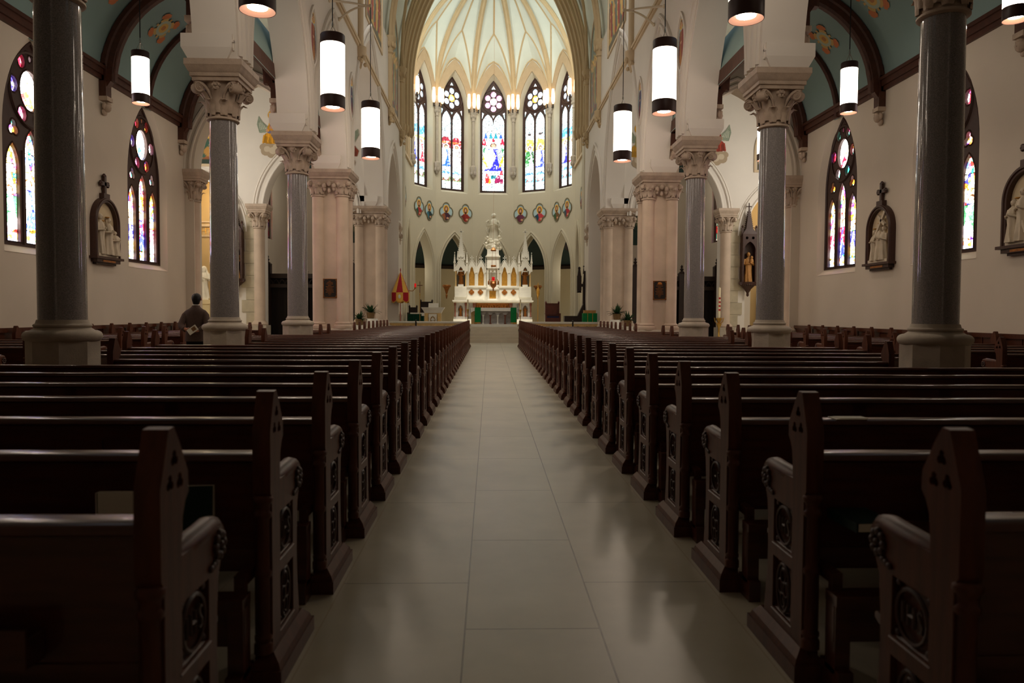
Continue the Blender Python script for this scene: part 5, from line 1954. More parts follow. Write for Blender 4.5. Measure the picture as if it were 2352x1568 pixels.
# ------------------------------------------------------------------ altar rail
def rail(x0, x1, label):
    t = thing('altar_rail', label, 'altar rail', ((x0 + x1) / 2, 34.6, 0), 'marble altar rail sections')
    b = MB()
    b.box(x0, x1, 34.48, 34.76, .96, 1.01)
    b.box(x0 + .02, x1 - .02, 34.51, 34.72, .92, .96)
    b.build('top_slab', MARBLE, t, smooth=0)
    b = MB()
    b.box(x0, x1, 34.42, 34.78, 0, .14)
    b.build('base_slab', MARBLE, t, smooth=0)
    n = max(2, round((x1 - x0) / .40))
    w = (x1 - x0) / n
    b = MB()
    holes = [arch_hole(x0 + w * (i + .5), w * .42, .2, .60, .22, 6) for i in range(n)]
    b.plate([(x0, .14), (x1, .14), (x1, .92), (x0, .92)], holes, 0, .1, fY(34.55))
    for i in range(n):
        for e in (-1, 1):
            b.ball((x0 + w * (i + .5) + e * w * .40, 34.54, .80), (.035, .02, .035), 6, 4)
    b.build('arcade', MARBLE_Y, t, smooth=20)
    b = MB()
    for i in range(n + 1):
        x = min(max(x0 + w * i, x0 + .05), x1 - .05)
        b.lathe([(.05, .14), (.05, .19), (.03, .22), (.03, .52), (.05, .56), (.06, .6)], 8, (x, 34.52, 0))
    b.build('colonnettes', MARBLE_R, t, smooth=40)
    return t
rail(-4.93, -3.62, 'short section of pale marble altar rail behind the striped umbrella')
rail(-3.55, -1.25, 'long section of pale marble altar rail in front of the marble ambo')
rail(1.25, 3.62, 'long section of pale marble altar rail in front of the high-backed wooden chair')
rail(3.69, 4.95, 'short section of pale marble altar rail in front of the green draped stand')
for x, l in ((-3.585, 'thin dark bronze gate post between the rail sections near the striped umbrella'), (3.655, 'thin dark bronze gate post between the rail sections near the green draped stand')):
    b = MB()
    b.box(x - .03, x + .03, 34.5, 34.62, 0, 1.02)
    b.lathe([(.03, 1.02), (.045, 1.05), (.02, 1.09)], 8, (x, 34.56, 0))
    tag(b.build('gate_post', BRONZE, origin=(x, 34.56, 0)), l, 'post')

# ------------------------------------------------------------------ free-standing altar
FZ = .72
ALT = thing('altar', 'white marble free-standing altar with an arcaded front at the top of the steps', 'altar', (.03, 38.5, FZ))
b = MB()
b.box(-1.3, 1.36, 38.0, 39.1, FZ, FZ + .12)
b.build('platform', MARBLE, ALT, smooth=0)
b = MB()
b.box(-1.12, 1.18, 38.16, 39.0, 1.56, 1.66)
b.build('table_slab', MARBLE, ALT, smooth=0)
b = MB()
b.box(-.98, 1.04, 38.4, 38.9, .84, 1.56)
holes = [arch_hole(-.72 + .375 * i, .135, .90, 1.26, .16, 6) for i in range(5)]
b.plate([(-.95, .84), (1.01, .84), (1.01, 1.56), (-.95, 1.56)], holes, 0, .12, fY(38.26))
b.build('arcaded_front', MARBLE_G, ALT, smooth=20)
for i in range(6):
    x = -.91 + .376 * i
    b = MB()
    b.lathe([(.06, .84), (.06, .88), (.035, .91), (.035, 1.22), (.06, 1.27), (.065, 1.31)], 10, (x, 38.22, 0))
    b.build('column', MARBLE if i % 2 else MARBLE_R, ALT)
for x in (-1.05, 1.11):
    b = MB()
    b.box(x - .09, x + .09, 38.25, 38.5, .84, 1.3)
    b.box(x - .1, x + .1, 38.23, 38.5, 1.3, 1.5)
    b.build('side_pillar', MARBLE_Y, ALT, smooth=0)
CL = thing('altar_cloth', 'white linen cloth spread over the free-standing altar', 'altar cloth', (.03, 38.5, 1.66))
b = MB()
b.box(-1.17, 1.23, 38.12, 39.05, 1.66, 1.672)
b.box(-1.0, 1.06, 38.1, 38.125, 1.5, 1.672)
for e, x in ((-1, -1.17), (1, 1.23)):
    b.add([(x, 38.1, 1.672), (x - e * .17, 38.1, 1.672), (x - e * .17, 38.1, 1.5), (x + e * .05, 38.1, 1.38), (x + e * .07, 38.1, 1.46)], [(0, 1, 2, 3, 4)])
    b.box(*sorted((x, x + e * .03)), 38.1, 39.0, 1.42, 1.672)
b.build('linen', LINEN, CL, smooth=0)
for x, l in ((-.80, 'standing man\'s side'), (1.02, 'wooden shrine\'s side')):
    t = thing('altar_band', 'green cloth band with gold fringe hanging down the altar front, %s' % l, 'altar cloth', (x, 38.08, 1.68), 'green altar bands')
    b = MB()
    b.box(x - .15, x + .15, 38.07, 38.085, .93, 1.685)
    b.box(x - .15, x + .15, 38.07, 38.9, 1.675, 1.69)
    b.build('cloth', GREEN, t, smooth=0)
    b = MB()
    for k in range(9):
        b.box(x - .145 + .033 * k, x - .125 + .033 * k, 38.068, 38.082, .86, .935)
    b.build('fringe', GOLD, t, smooth=0)
for x, l in ((-1.30, 'standing man\'s side'), (1.36, 'wooden shrine\'s side')):
    t = thing('altar_candlestick', 'tall brass floor candlestick with a cream candle beside the altar, %s' % l, 'candlestick', (x, 37.9, FZ), 'altar candlesticks')
    b = MB()
    for a in range(3):
        c = 2 * pi * a / 3 + .5
        b.tube([(x, 37.9, FZ + .22), (x + .10 * cos(c), 37.9 + .1 * sin(c), FZ + .1), (x + .16 * cos(c), 37.9 + .16 * sin(c), FZ + .012)], .014, 5)
    b.lathe([(.02, .15), (.05, .22), (.02, .3), (.018, .5), (.04, .54), (.018, .58), (.02, .74), (.06, .82), (.075, .86), (.02, .87)], 12, (x, 37.9, FZ))
    b.build('stand', BRASS, t)
    b = MB()
    b.lathe([(.036, .86), (.036, 1.36), (.006, 1.362), (.004, 1.39)], 12, (x, 37.9, FZ))
    b.build('candle', WAX, t)

# ------------------------------------------------------------------ high altar (reredos)
HA = thing('high_altar', 'white marble gothic high altar with gilded panels, pinnacles and two spired niches', 'altar', (0, 45.4, FZ))
b = MB()
b.box(-2.5, 2.5, 44.2, 47, FZ, FZ + .16)
b.box(-2.35, 2.35, 44.5, 47, FZ + .16, FZ + .32)
b.build('altar_steps', MARBLE, HA, smooth=0)
b = MB()
b.box(-1.45, 1.45, 45.2, 46.4, 1.04, 2.06)
b.box(-2.3, 2.3, 45.3, 46.6, 1.04, 2.06)
b.build('altar_body', MARBLE_G, HA, smooth=0)
b = MB()
b.box(-2.42, 2.42, 44.7, 46.5, 2.08, 2.17)
b.box(-2.36, 2.36, 44.8, 46.5, 2.01, 2.08)
b.build('mensa', MARBLE, HA, smooth=0)
b = MB()
b.box(-1.02, .98, 45.12, 45.2, 1.66, 2.0)
for i in range(13):
    x = -.94 + .155 * i
    robed(b, (x, 45.1, 1.5), .42 + .03 * (i % 3), w=.34, seed=i)
b.box(-1.02, .98, 45.02, 45.14, 1.62, 1.70)
b.build('gilded_relief', GOLD_D, HA, smooth=60)
for sx in (-1, 1):
    X = sx * 1.94
    b = MB()
    b.plate([(X - .38, 1.04), (X + .38, 1.04), (X + .38, 2.03), (X - .38, 2.03)], [arch_hole(X, .15, 1.2, 1.65, .22, 8)], 0, .22, fY(44.9))
    b.box(X - .4, X + .4, 44.82, 45.3, 1.04, 1.18)
    b.box(X - .2, X + .2, 45.1, 45.12, 1.18, 1.95)
    b.build('niche_pedestal', MARBLE_G, HA, smooth=20)
    for dx in (-.32, .32):
        b = MB()
        b.lathe([(.06, 1.18), (.065, 1.22), (.04, 1.26), (.04, 1.8), (.065, 1.86), (.07, 1.95), (.07, 2.01)], 10, (X + dx, 44.83, 0))
        b.build('column', MARBLE_R, HA)
for x in (-1.12, 1.08):
    b = MB()
    b.lathe([(.09, 1.04), (.095, 1.1), (.055, 1.15), (.055, 1.75), (.09, 1.83), (.1, 1.95), (.1, 2.01)], 12, (x, 44.95, 0))
    b.build('column', MARBLE_R, HA)
# gradine with gold quatrefoils
b = MB()
b.box(-2.33, 2.35, 45.2, 46.4, 2.17, 2.36)
b.box(-1.62, 1.62, 45.35, 46.4, 2.36, 2.98)
b.box(-1.66, 1.66, 45.3, 46.4, 2.94, 3.02)
for x in (-1.3, -.76, .70, 1.24):
    b.box(x - .18, x + .18, 45.185, 45.2, 2.22, 2.28)
b.build('gradine', MARBLE, HA, smooth=0)
for x in (-1.30, -.76, .70, 1.24):
    b = MB()
    b.plate(foil(x, 2.66, .085, .085, 4, 8), [], 0, .03, fY(45.32))
    b.ball((x, 45.32, 2.66), (.07, .03, .07), 8, 5)
    b.build('gold_quatrefoil', GOLD_D, HA, smooth=30)
# tabernacle
b = MB()
b.plate([(-.34, 2.17), (.30, 2.17), (.30, 3.0), (.16, 3.02), (-.02, 3.34), (-.2, 3.02), (-.34, 3.0)], [[(-.22, 2.27), (.18, 2.27), (.18, 2.74), (-.22, 2.74)]], 0, .3, fY(45.0))
for x in (-.29, .25):
    b.lathe([(.05, 2.17), (.03, 2.22), (.03, 2.7), (.05, 2.76)], 8, (x, 44.97, 0))
    b.lathe([(.05, 3.0), (.06, 3.1), (.01, 3.35)], 6, (x, 45.1, 0))
b.box(-.40, .36, 44.95, 45.3, 2.82, 2.9)
tb = b.build('tabernacle', MARBLE, HA, smooth=20)
b = MB()
b.box(-.22, .18, 45.1, 45.14, 2.27, 2.74)
b.ball((-.02, 45.09, 2.52), (.04, .03, .13), 8, 6)
b.ball((-.02, 45.09, 2.66), (.04, .03, .04), 8, 5)
b.build('tabernacle_door', GOLD, tb, smooth=40)

def pinnacle(x, y, z0, z1, w, parent):
    b = MB()
    h = z1 - z0
    b.box(x - w, x + w, y - w, y + w, z0, z0 + h * .42)
    b.frus(x, y, z0 + h * .42, w * 1.5, w * 1.5, z0 + h * .46, w * 1.5, w * 1.5)
    b.frus(x, y, z0 + h * .46, w * 1.05, w * 1.05, z0 + h * .92, w * .12, w * .12)
    for k in range(4):
        q = .5 + .1 * k
        r = w * (1.25 - (q - .46) * 2)
        for e in (-1, 1):
            b.ball((x + e * r, y - .0, z0 + h * q), w * .32, 5, 4)
    b.ball((x, y, z0 + h * .93), (w * .55, w * .55, w * .8), 6, 5)
    return b.build('pinnacle', MARBLE, parent, smooth=30)

def cross_finial(b, x, y, z, s):
    b.box(x - .025 * s, x + .025 * s, y - .02, y + .02, z, z + .28 * s)
    b.box(x - .09 * s, x + .09 * s, y - .02, y + .02, z + .14 * s, z + .19 * s)
    for dx, dz in ((-.1, .165), (.1, .165), (0, .28)):
        b.ball((x + dx * s, y, z + dz * s), .035 * s, 6, 5)
def gabled(X, w, z0, zs, zg, y, parent, name, hole_a):
    b = MB()
    b.plate([(X - w, z0), (X + w, z0), (X + w, zs + .1), (X + w * .9, zs + .14), (X, zg), (X - w * .9, zs + .14), (X - w, zs + .1)],
            [[(X - hole_a, z0 + .04), (X + hole_a, z0 + .04), (X + hole_a, zs - .32), (X + hole_a * .8, zs - .2), (X + hole_a * .62, zs - .12), (X + hole_a * .45, zs + .04), (X, zs + .17), (X - hole_a * .45, zs + .04), (X - hole_a * .62, zs - .12), (X - hole_a * .8, zs - .2), (X - hole_a, zs - .32)]], 0, .14, fY(y))
    for k in range(1, 6):
        q = k / 6
        for e in (-1, 1):
            b.ball((X + e * (w * .95 * (1 - q) + .03), y + .05, zs + .14 + (zg - zs - .14) * q + .03), .032, 6, 4)
    cross_finial(b, X, y + .06, zg - .02, .85)
    return b.build(name, MARBLE, parent, smooth=20)
for X in (-1.285, -.73, .70, 1.255):
    g = gabled(X, .272, 3.02, 4.05, 4.62, 45.5, HA, 'gabled_frame', .17)
    b = MB()
    b.box(X - .2, X + .2, 45.6, 45.63, 3.04, 4.3)
    b.build('gilded_panel', GOLD, g, smooth=0)
for X in (-1.58, -1.01, -.45, .42, .98, 1.55):
    pinnacle(X, 45.48, 3.02, 4.95, .045, HA)
# side niches with spires
for sx in (-1, 1):
    X = sx * 1.94
    b = MB()
    b.box(X - .36, X + .36, 45.15, 46.0, 2.36, 3.0)
    b.plate([(X - .36, 2.36), (X + .36, 2.36), (X + .36, 2.9), (X, 3.0), (X - .36, 2.9)], [], 0, .04, fY(45.11))
    b.box(X - .16, X + .16, 45.2, 45.7, 3.0, 3.12)
    tw = b.build('niche_tower', MARBLE, HA, smooth=20)
    b = MB()
    b.box(X - .33, X + .33, 45.9, 45.94, 3.0, 4.35)
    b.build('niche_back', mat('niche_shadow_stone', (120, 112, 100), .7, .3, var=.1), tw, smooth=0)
    gabled(X, .36, 3.9, 4.02, 4.62, 45.14, tw, 'niche_gable', .22)
    for dx in (-.3, .3):
        for yy in (45.2, 45.85):
            b = MB()
            b.lathe([(.05, 3.0), (.03, 3.06), (.03, 3.8), (.055, 3.88), (.055, 3.95)], 8, (X + dx, yy, 0))
            b.build('colonnette', MARBLE_Y, tw)
    b = MB()
    b.frus(X, 45.5, 4.3, .2, .2, 4.75, .2, .2)
    b.frus(X, 45.5, 4.75, .23, .23, 4.82, .23, .23)
    b.frus(X, 45.5, 4.82, .19, .19, 6.2, .02, .02)
    for k in range(11):
        q = k / 11
        r = .19 - .17 * q
        for ex, ey in ((-1, -1), (1, -1), (1, 1), (-1, 1)):
            b.ball((X + ex * r * 1.05, 45.5 + ey * r * 1.05, 4.86 + 1.3 * q), .035 - .012 * q, 5, 4)
    cross_finial(b, X, 45.5, 6.12, 1.1)
    for ex, ey in ((-1, -1), (1, -1), (1, 1), (-1, 1)):
        b.frus(X + ex * .2, 45.5 + ey * .2, 4.6, .05, .05, 5.15, .005, .005)
    b.build('spire', MARBLE, tw, smooth=20)
    for dx in (-.37, .37):
        pinnacle(X + dx, 45.15, 3.9, 5.1, .05, HA)
# central tower and its canopy
b = MB()
for dx in (-.32, .30):
    for yy in (45.3, 46.0):
        b.lathe([(.07, 3.0), (.05, 3.08), (.05, 3.9), (.08, 4.0)], 8, (dx, yy, 0))
b.box(-.34, .32, 45.7, 46.1, 3.0, 4.9)
for e in (-.36, -.18, .16, .34):
    b.frus(e, 45.28, 4.1, .03, .03, 4.75, .028, .028)
    b.frus(e, 45.28, 4.75, .04, .04, 5.0, .004, .004)
    for j in range(5):
        b.ball((e, 45.25, 4.15 + .13 * j), .032, 6, 4)
for k in range(3):
    X = -.22 + .21 * k
    b.plate([(X - .11, 3.85), (X + .11, 3.85), (X + .11, 4.15), (X, 4.5), (X - .11, 4.15)], [arch_hole(X, .06, 3.86, 4.05, .12, 5)], 0, .06, fY(45.25))
    for j in range(4):
        b.ball((X + .03 * (-1) ** j, 45.24, 4.2 + .07 * j), .03, 6, 4)
b.frus(0, 45.6, 4.1, .36, .4, 4.78, .34, .38)
b.frus(0, 45.6, 4.78, .42, .46, 4.86, .42, .46)
b.build('central_tower', MARBLE, HA, smooth=30)
b = MB()
b.box(-.36, .34, 45.25, 46.0, 4.86, 5.25)
b.build('statue_pedestal', MARBLE, HA, smooth=0)
# marble statue on a cloud
ST = thing('crowning_statue', 'large white marble statue of a robed woman rising on a cloud above the high altar', 'statue', (0, 45.6, 5.25))
b = MB()
for i in range(34):
    a, q = hsh(i, 3) * 6.28, hsh(i, 4)
    r = .46 - .2 * q
    b.ball((r * cos(a) * .95, 45.6 + r * sin(a) * .6, 5.3 + .55 * q), (.12 + .08 * hsh(i, 5), .11, .09 + .06 * hsh(i, 6)), 7, 5)
b.ball((0, 45.6, 5.5), (.4, .3, .32), 12, 8)
b.build('cloud', STATUE, ST, smooth=60)
b = MB()
robed(b, (0, 45.6, 5.6), 1.84, lean=(.05, 0), w=.34, seed=2)
for e, q0 in ((-1, .2), (1, .9)):     # cloak flying out on both sides
    rows = []
    for i in range(9):
        q = i / 8
        z = 5.75 + 1.2 * q
        wd = .22 + .22 * sin(pi * min(1, q * 1.15)) + .03 * sin(q * 14 + q0)
        rows.append([(e * (.12 + (wd - .12) * k / 5) + .03, 45.6 + .04 * sin(k * 2.2 + q * 6 + q0) + .06 * k / 5, z - .12 * k / 5) for k in range(6)])
    b.grid(rows)
    b.grid([[(x, y + .05, z) for x, y, z in r] for r in rows])
for pts in ([(-.26, 45.5, 7.0), (-.42, 45.45, 6.9), (-.34, 45.5, 6.6)], [(.28, 45.5, 6.95), (.38, 45.45, 6.8), (.30, 45.5, 6.55)], [(-.3, 45.55, 6.7), (-.44, 45.5, 6.42), (-.33, 45.5, 6.2)], [(.3, 45.5, 6.5), (.5, 45.5, 6.3), (.36, 45.5, 6.1)]):
    b.tube(pts, [.05, .06, .03], 7)
b.ball((0.02, 45.64, 7.27), (.15, .15, .17), 10, 8)
b.build('draped_figure', STATUE, ST, smooth=60)
for k, (x, z) in enumerate(((-.34, 5.95), (.36, 6.0), (-.42, 5.6), (.26, 5.75))):
    b = MB()
    b.ball((x, 45.3, z), .09, 8, 7)
    b.ball((x + .02, 45.33, z - .16), (.10, .09, .13), 8, 6)
    b.tube([(x - .05, 45.3, z - .12), (x - .16, 45.25, z - .02)], .03, 6)
    b.tube([(x + .05, 45.3, z - .12), (x + .14, 45.24, z - .1)], .03, 6)
    b.build('cherub', STATUE, ST, smooth=60)
for X, z, h, l in ((-1.94, 3.12, .98, 'golden saint statue in the spired niche of the high altar, striped umbrella\'s side'), (1.94, 3.12, .98, 'golden saint statue in the spired niche of the high altar, high-backed chair\'s side'),
                   (-1.94, 1.2, .62, 'small golden statuette in the low pedestal niche under the high altar, striped umbrella\'s side'), (1.94, 1.2, .62, 'small golden statuette in the low pedestal niche under the high altar, high-backed chair\'s side')):
    b = MB()
    yy = 45.5 if z > 2 else 45.02
    robed(b, (X, yy, z), h, w=.3, seed=int(z * 7 + X))
    b.lathe([(.11 * h, 0), (.12 * h, .04)], 10, (X, yy, z - .02))
    tag(b.build('niche_statue', GOLD_D, origin=(X, yy, z), smooth=60), l, 'statue')
# hanging sanctuary lamp
SL = thing('sanctuary_lamp', 'ornate hanging brass sanctuary lamp with a red glass in front of the high altar', 'hanging lamp', (.0, 41.5, 2.6))
b = MB()
b.lathe([(.01, -.18), (.05, -.1), (.03, -.02), (.14, .08), (.2, .22), (.17, .3), (.12, .34), (.12, .38), (.1, .4)], 14, (0, 41.5, 2.78))
for a in range(6):
    c = a * pi / 3
    b.tube([(.16 * cos(c), 41.5 + .16 * sin(c), 3.0), (.27 * cos(c), 41.5 + .27 * sin(c), 2.98), (.25 * cos(c), 41.5 + .25 * sin(c), 3.2), (.21 * cos(c), 41.5 + .21 * sin(c), 3.26)], .022, 6)
    b.ball((.26 * cos(c), 41.5 + .26 * sin(c), 3.08), (.05, .05, .13), 7, 6)
b.build('lamp_bowl', GOLD_D, SL)
b = MB()
b.lathe([(.03, 3.14), (.075, 3.2), (.085, 3.34), (.07, 3.4)], 12, (0, 41.5, 0))
b.build('red_glass', REDV, SL)
b = MB()
for a in range(3):
    c = 2 * pi * a / 3
    b.tube([(.2 * cos(c), 41.5 + .2 * sin(c), 3.2), (.12 * cos(c), 41.5 + .12 * sin(c), 4.6), (.1 * cos(c), 41.5 + .1 * sin(c), 4.85)], .009, 5)
b.lathe([(.13, 3.95), (.15, 4.0), (.13, 4.05)], 14, (0, 41.5, 0))
b.lathe([(.14, 4.82), (.16, 4.88), (.06, 5.0), (.02, 5.02)], 12, (0, 41.5, 0))
b.tube([(0, 41.5, 5.0), (0, 41.5, 20.9)], .005, 5)
b.build('chains', GOLD_D, SL)

# ------------------------------------------------------------------ ambo and sanctuary furniture
AM = thing('ambo', 'white and yellow marble ambo with a moulded top behind the altar rail', 'ambo', (-3.0, 37.3, FZ))
b = MB()
for z0, z1, w in ((1.60, 1.67, .57), (1.53, 1.60, .52), (1.44, 1.53, .47), (1.38, 1.44, .43)):
    b.frus(-3.0, 37.3, z0, w - .03, w * .6 - .02, z1, w, w * .6)
b.build('moulded_top', MARBLE, AM, smooth=0)
b = MB()
b.box(-3.40, -2.60, 37.08, 37.6, FZ, 1.38)
for x in (-3.32, -2.68):
    b.box(x - .09, x + .09, 37.0, 37.2, FZ, 1.38)
b.build('body', MARBLE_Y, AM, smooth=0)
b = MB()
b.plate([(-3.2, .76), (-2.8, .76), (-2.8, 1.34), (-3.2, 1.34)], [arch_hole(-3.0, .13, .8, 1.05, .2, 7)], 0, .05, fY(37.0))
robed(b, (-3.0, 37.05, .78), .44, w=.32, seed=3)
for x in (-3.17, -2.83):
    b.lathe([(.04, .76), (.025, .8), (.025, 1.15), (.045, 1.2), (.045, 1.26)], 8, (x, 36.99, 0))
b.build('carved_panel', MARBLE, AM, smooth=40)
t = thing('open_book', 'open white book standing on top of the marble ambo', 'book', (-2.98, 37.25, 1.67))
b = MB()
for e in (-1, 1):
    b.add([(-2.98, 37.28, 1.67), (-2.98 + e * .25, 37.22, 1.67), (-2.98 + e * .25, 37.30, 1.88), (-2.98, 37.36, 1.88), (-2.98, 37.31, 1.67), (-2.98 + e * .25, 37.25, 1.67), (-2.98 + e * .25, 37.33, 1.88), (-2.98, 37.39, 1.88)],
          [(0, 1, 2, 3), (4, 5, 6, 7), (0, 1, 5, 4), (1, 2, 6, 5), (2, 3, 7, 6)])
b.build('pages', PAPER, t, smooth=0)

# striped canopy umbrella
UM = thing('processional_umbrella', 'half-open red and yellow striped ceremonial umbrella on a pole behind the altar rail', 'umbrella', (-4.52, 36.5, 0))
N = 8
for j in range(N):
    a0, a1 = 2 * pi * j / N + pi / 8, 2 * pi * (j + 1) / N + pi / 8
    col = REDC if j % 2 else YELC
    b = MB()
    rows = []
    for i in range(7):
        q = i / 6
        r = .43 * q ** .95
        z = 3.40 - 1.03 * q
        rows.append([(-4.52 + r * cos(a0 + (a1 - a0) * k / 4) * (1 - .02 * (k in (1, 2, 3)) * q), 36.5 + r * sin(a0 + (a1 - a0) * k / 4), z) for k in range(5)])
    b.grid(rows)
    p = b.build('canopy_gore', col, UM, smooth=60)
    b = MB()
    rows = []
    for i in range(5):
        q = i / 4
        row = []
        for k in range(7):
            u = k / 6
            dz = .36 + .09 * sin(pi * u)
            a = a0 + (a1 - a0) * u
            row.append((-4.52 + .435 * cos(a), 36.5 + .435 * sin(a), 2.37 - dz * q))
        rows.append(row)
    b.grid(rows)
    b.build('valance', YELC if j % 2 else REDC, p, smooth=60)
    b = MB()
    rows = []
    for i in range(2):
        row = []
        for k in range(7):
            u = k / 6
            dz = .36 + .09 * sin(pi * u)
            a = a0 + (a1 - a0) * u
            row.append((-4.52 + .437 * cos(a), 36.5 + .437 * sin(a), 2.37 - dz - .06 * i))
        rows.append(row)
    b.grid(rows)
    b.build('fringe', GOLD, p, smooth=60)
b = MB()
b.ball((-4.52, 36.06, 2.17), (.06, .012, .10), 10, 8)
b.build('emblem', PAPER, UM, smooth=60)
b = MB()
b.lathe([(.018, 0.6), (.018, 3.4), (.03, 3.42), (.03, 3.48), (.008, 3.56)], 8, (-4.52, 36.5, 0))
b.lathe([(.16, .576), (.16, .60), (.03, .64)], 12, (-4.52, 36.5, 0))
b.build('pole', mat('red_pole', (190, 90, 84), .4, .4), UM)

t = thing('credence_table', 'small table under a dark green cloth with a white top cloth, behind the rail', 'table', (-4.0, 39.2, FZ))
b = MB()
b.box(-4.42, -3.62, 38.9, 39.5, FZ, 1.34)
for k in range(10):
    b.lathe([(.03, FZ), (.025, 1.33)], 6, (-4.40 + .085 * k, 38.9, 0))
b.build('green_cloth', DGREEN, t, smooth=40)
b = MB()
b.box(-4.3, -3.55, 38.88, 39.5, 1.34, 1.40)
b.box(-3.72, -3.55, 38.87, 39.5, 1.24, 1.36)
b.build('white_cloth', LINEN, t, smooth=0)
def wood_chair(x, y, w, h, label, cushion, material, group=None):
    t = thing('sanctuary_chair', label, 'chair', (x, y, FZ), group)
    b = MB()
    b.box(x - w, x + w, y + .28, y + .36, FZ + .3, FZ + h)
    b.box(x - w * .8, x + w * .8, y + .26, y + .28, FZ + .6, FZ + h - .12)
    for e in (-1, 1):
        b.lathe([(.05, 0), (.06, .05), (.02, .12)], 6, (x + e * w, y + .32, FZ + h))
        b.box(x + e * w - .04, x + e * w + .04, y + .26, y + .38, FZ, FZ + h)
    b.box(x - w, x + w, y + .26, y + .38, FZ + h - .06, FZ + h)
    b.build('backrest', material, t, smooth=0)
    b = MB()
    for e in (-1, 1):
        b.box(x + e * (w + .03) - .04, x + e * (w + .03) + .04, y - .3, y + .34, FZ + .62, FZ + .69)
        b.box(x + e * (w + .03) - .04, x + e * (w + .03) + .04, y - .28, y - .2, FZ, FZ + .64)
    b.build('armrests', material, t, smooth=0)
    b = MB()
    b.box(x - w, x + w, y - .3, y + .3, FZ + .34, FZ + .44)
    b.box(x - w, x + w, y - .28, y - .22, FZ, FZ + .36)
    b.build('seat', material, t, smooth=0)
    b = MB()
    b.box(x - w + .03, x + w - .03, y - .31, y + .28, FZ + .44, FZ + .52)
    b.build('cushion', cushion, t, smooth=0)
    return t
wood_chair(3.33, 41.8, .36, 1.25, 'high-backed reddish wooden presider\'s chair with a blue seat, by the apse arch', BLUE, CHAIRWOOD)
wood_chair(-3.72, 41.6, .32, 1.30, 'tall dark wooden chair behind the marble ambo', BLACKWOOD, BLACKWOOD)
wood_chair(-4.42, 41.2, .2, .98, 'small dark carved chair behind the green covered table', BLACKWOOD, BLACKWOOD)
t = thing('processional_cross', 'thin gold processional staff topped by a dark red cross, behind the rail', 'cross', (-3.78, 38.6, FZ))
b = MB()
b.lathe([(.12, 0), (.12, .03), (.02, .05), (.014, .1), (.014, 1.55), (.03, 1.6), (.014, 1.68), (.014, 1.75)], 8, (-3.78, 38.6, FZ))
b.build('staff', BRASS, t)
b = MB()
b.box(-3.795, -3.765, 38.58, 38.62, 2.42, 3.0)
b.box(-3.92, -3.64, 38.58, 38.62, 2.78, 2.82)
b.build('cross', MARBLE_R, t, smooth=0)
t = thing('votive_sconce', 'small wall bracket with a glowing red votive glass on the apse arch', 'votive lamp', (-4.35, 42.5, 2.7))
b = MB()
b.tube([(-5.05, 42.5, 3.0), (-4.95, 42.5, 2.66), (-4.55, 42.5, 2.62), (-4.4, 42.5, 2.78)], .025, 6)
b.lathe([(.03, 2.76), (.07, 2.8), (.05, 2.84)], 8, (-4.4, 42.5, 0))
b.build('bracket', GOLD_D, t)
b = MB()
b.lathe([(.045, 2.84), (.055, 2.9), (.05, 3.05)], 10, (-4.4, 42.5, 0))
b.build('red_glass', REDV, t)
for x, l in ((-2.95, 'striped umbrella\'s side'), (2.88, 'high-backed chair\'s side')):
    y = 48.0
    b = MB()
    b.lathe([(.02, -.75), (.05, -.62), (.07, -.5), (.04, -.46), (.12, -.2), (.2, -.02), (.27, .02), (.27, .1), (.24, .14), (.02, .14)], 12, (x, y, 3.05))
    o = tag(b.build('wall_bracket', GOLD_D, origin=(x, y, 3.05)), 'pointed green and gold wall bracket in the apse opening, %s' % l, 'bracket', 'pointed gold wall brackets')
t = thing('processional_candle', 'slender gold processional lantern staff standing beside the high altar', 'staff', (2.72, 45.2, FZ))
b = MB()
b.lathe([(.14, 0), (.14, .04), (.02, .08), (.018, 1.6), (.05, 1.7), (.10, 1.85), (.10, 2.1), (.06, 2.18), (.03, 2.25), (.05, 2.35), (.01, 2.55)], 10, (2.72, 45.2, FZ))
b.build('staff', GOLD, t)
# dark pointed hymn board post and organ bench, green draped stand
t = thing('carved_stall', 'tall dark carved choir stall end with pointed finials against the chancel wall', 'stall', (4.65, 38.0, FZ))
b = MB()
b.box(4.5, 4.75, 37.72, 37.8, FZ, 3.0)
b.frus(4.62, 37.76, 3.0, .10, .06, 3.55, .06, .05)
for dx in (-.08, .06):
    b.frus(4.62 + dx, 37.74, 3.4, .045, .04, 3.75, .008, .008)
    b.ball((4.62 + dx, 37.74, 3.78), .04, 6, 5)
b.build('stall_end', BLACKWOOD, t, smooth=0)
b = MB()
b.box(4.2, 4.42, 37.6, 37.76, 2.55, 3.3)
b.frus(4.31, 37.68, 3.3, .09, .07, 3.62, .05, .05)
b.ball((4.31, 37.68, 3.68), (.07, .05, .08), 6, 5)
for k in range(3):
    b.lathe([(.05, 2.45), (.03, 2.55)], 6, (4.24 + .07 * k, 37.68, 0))
b.box(4.4, 4.55, 37.66, 37.74, 2.75, 2.9)
b.build('hanging_canopy', BLACKWOOD, t, smooth=0)
b = MB()
b.box(3.55, 4.52, 37.3, 37.9, FZ, 1.28)
b.plate([(4.22, 1.28), (4.52, 1.28), (4.52, 1.9), (4.42, 1.7)], [], 37.5, 37.85, lambda u, v, w: (u, w, v))
b.build('bench', BLACKWOOD, t, smooth=0)
t = thing('draped_stand', 'wooden stand draped in green cloth with gold seams, in front of the arched tablet', 'stand', (4.62, 36.2, .3))
b = MB()
b.box(4.28, 4.96, 35.75, 36.2, .4, 1.42)
b.build('green_drape', GREEN, t, smooth=0)
b = MB()
for x in (4.5, 4.74):
    b.box(x - .01, x + .01, 35.74, 35.76, .4, 1.42)
b.build('gold_seams', GOLD, t, smooth=0)
b = MB()
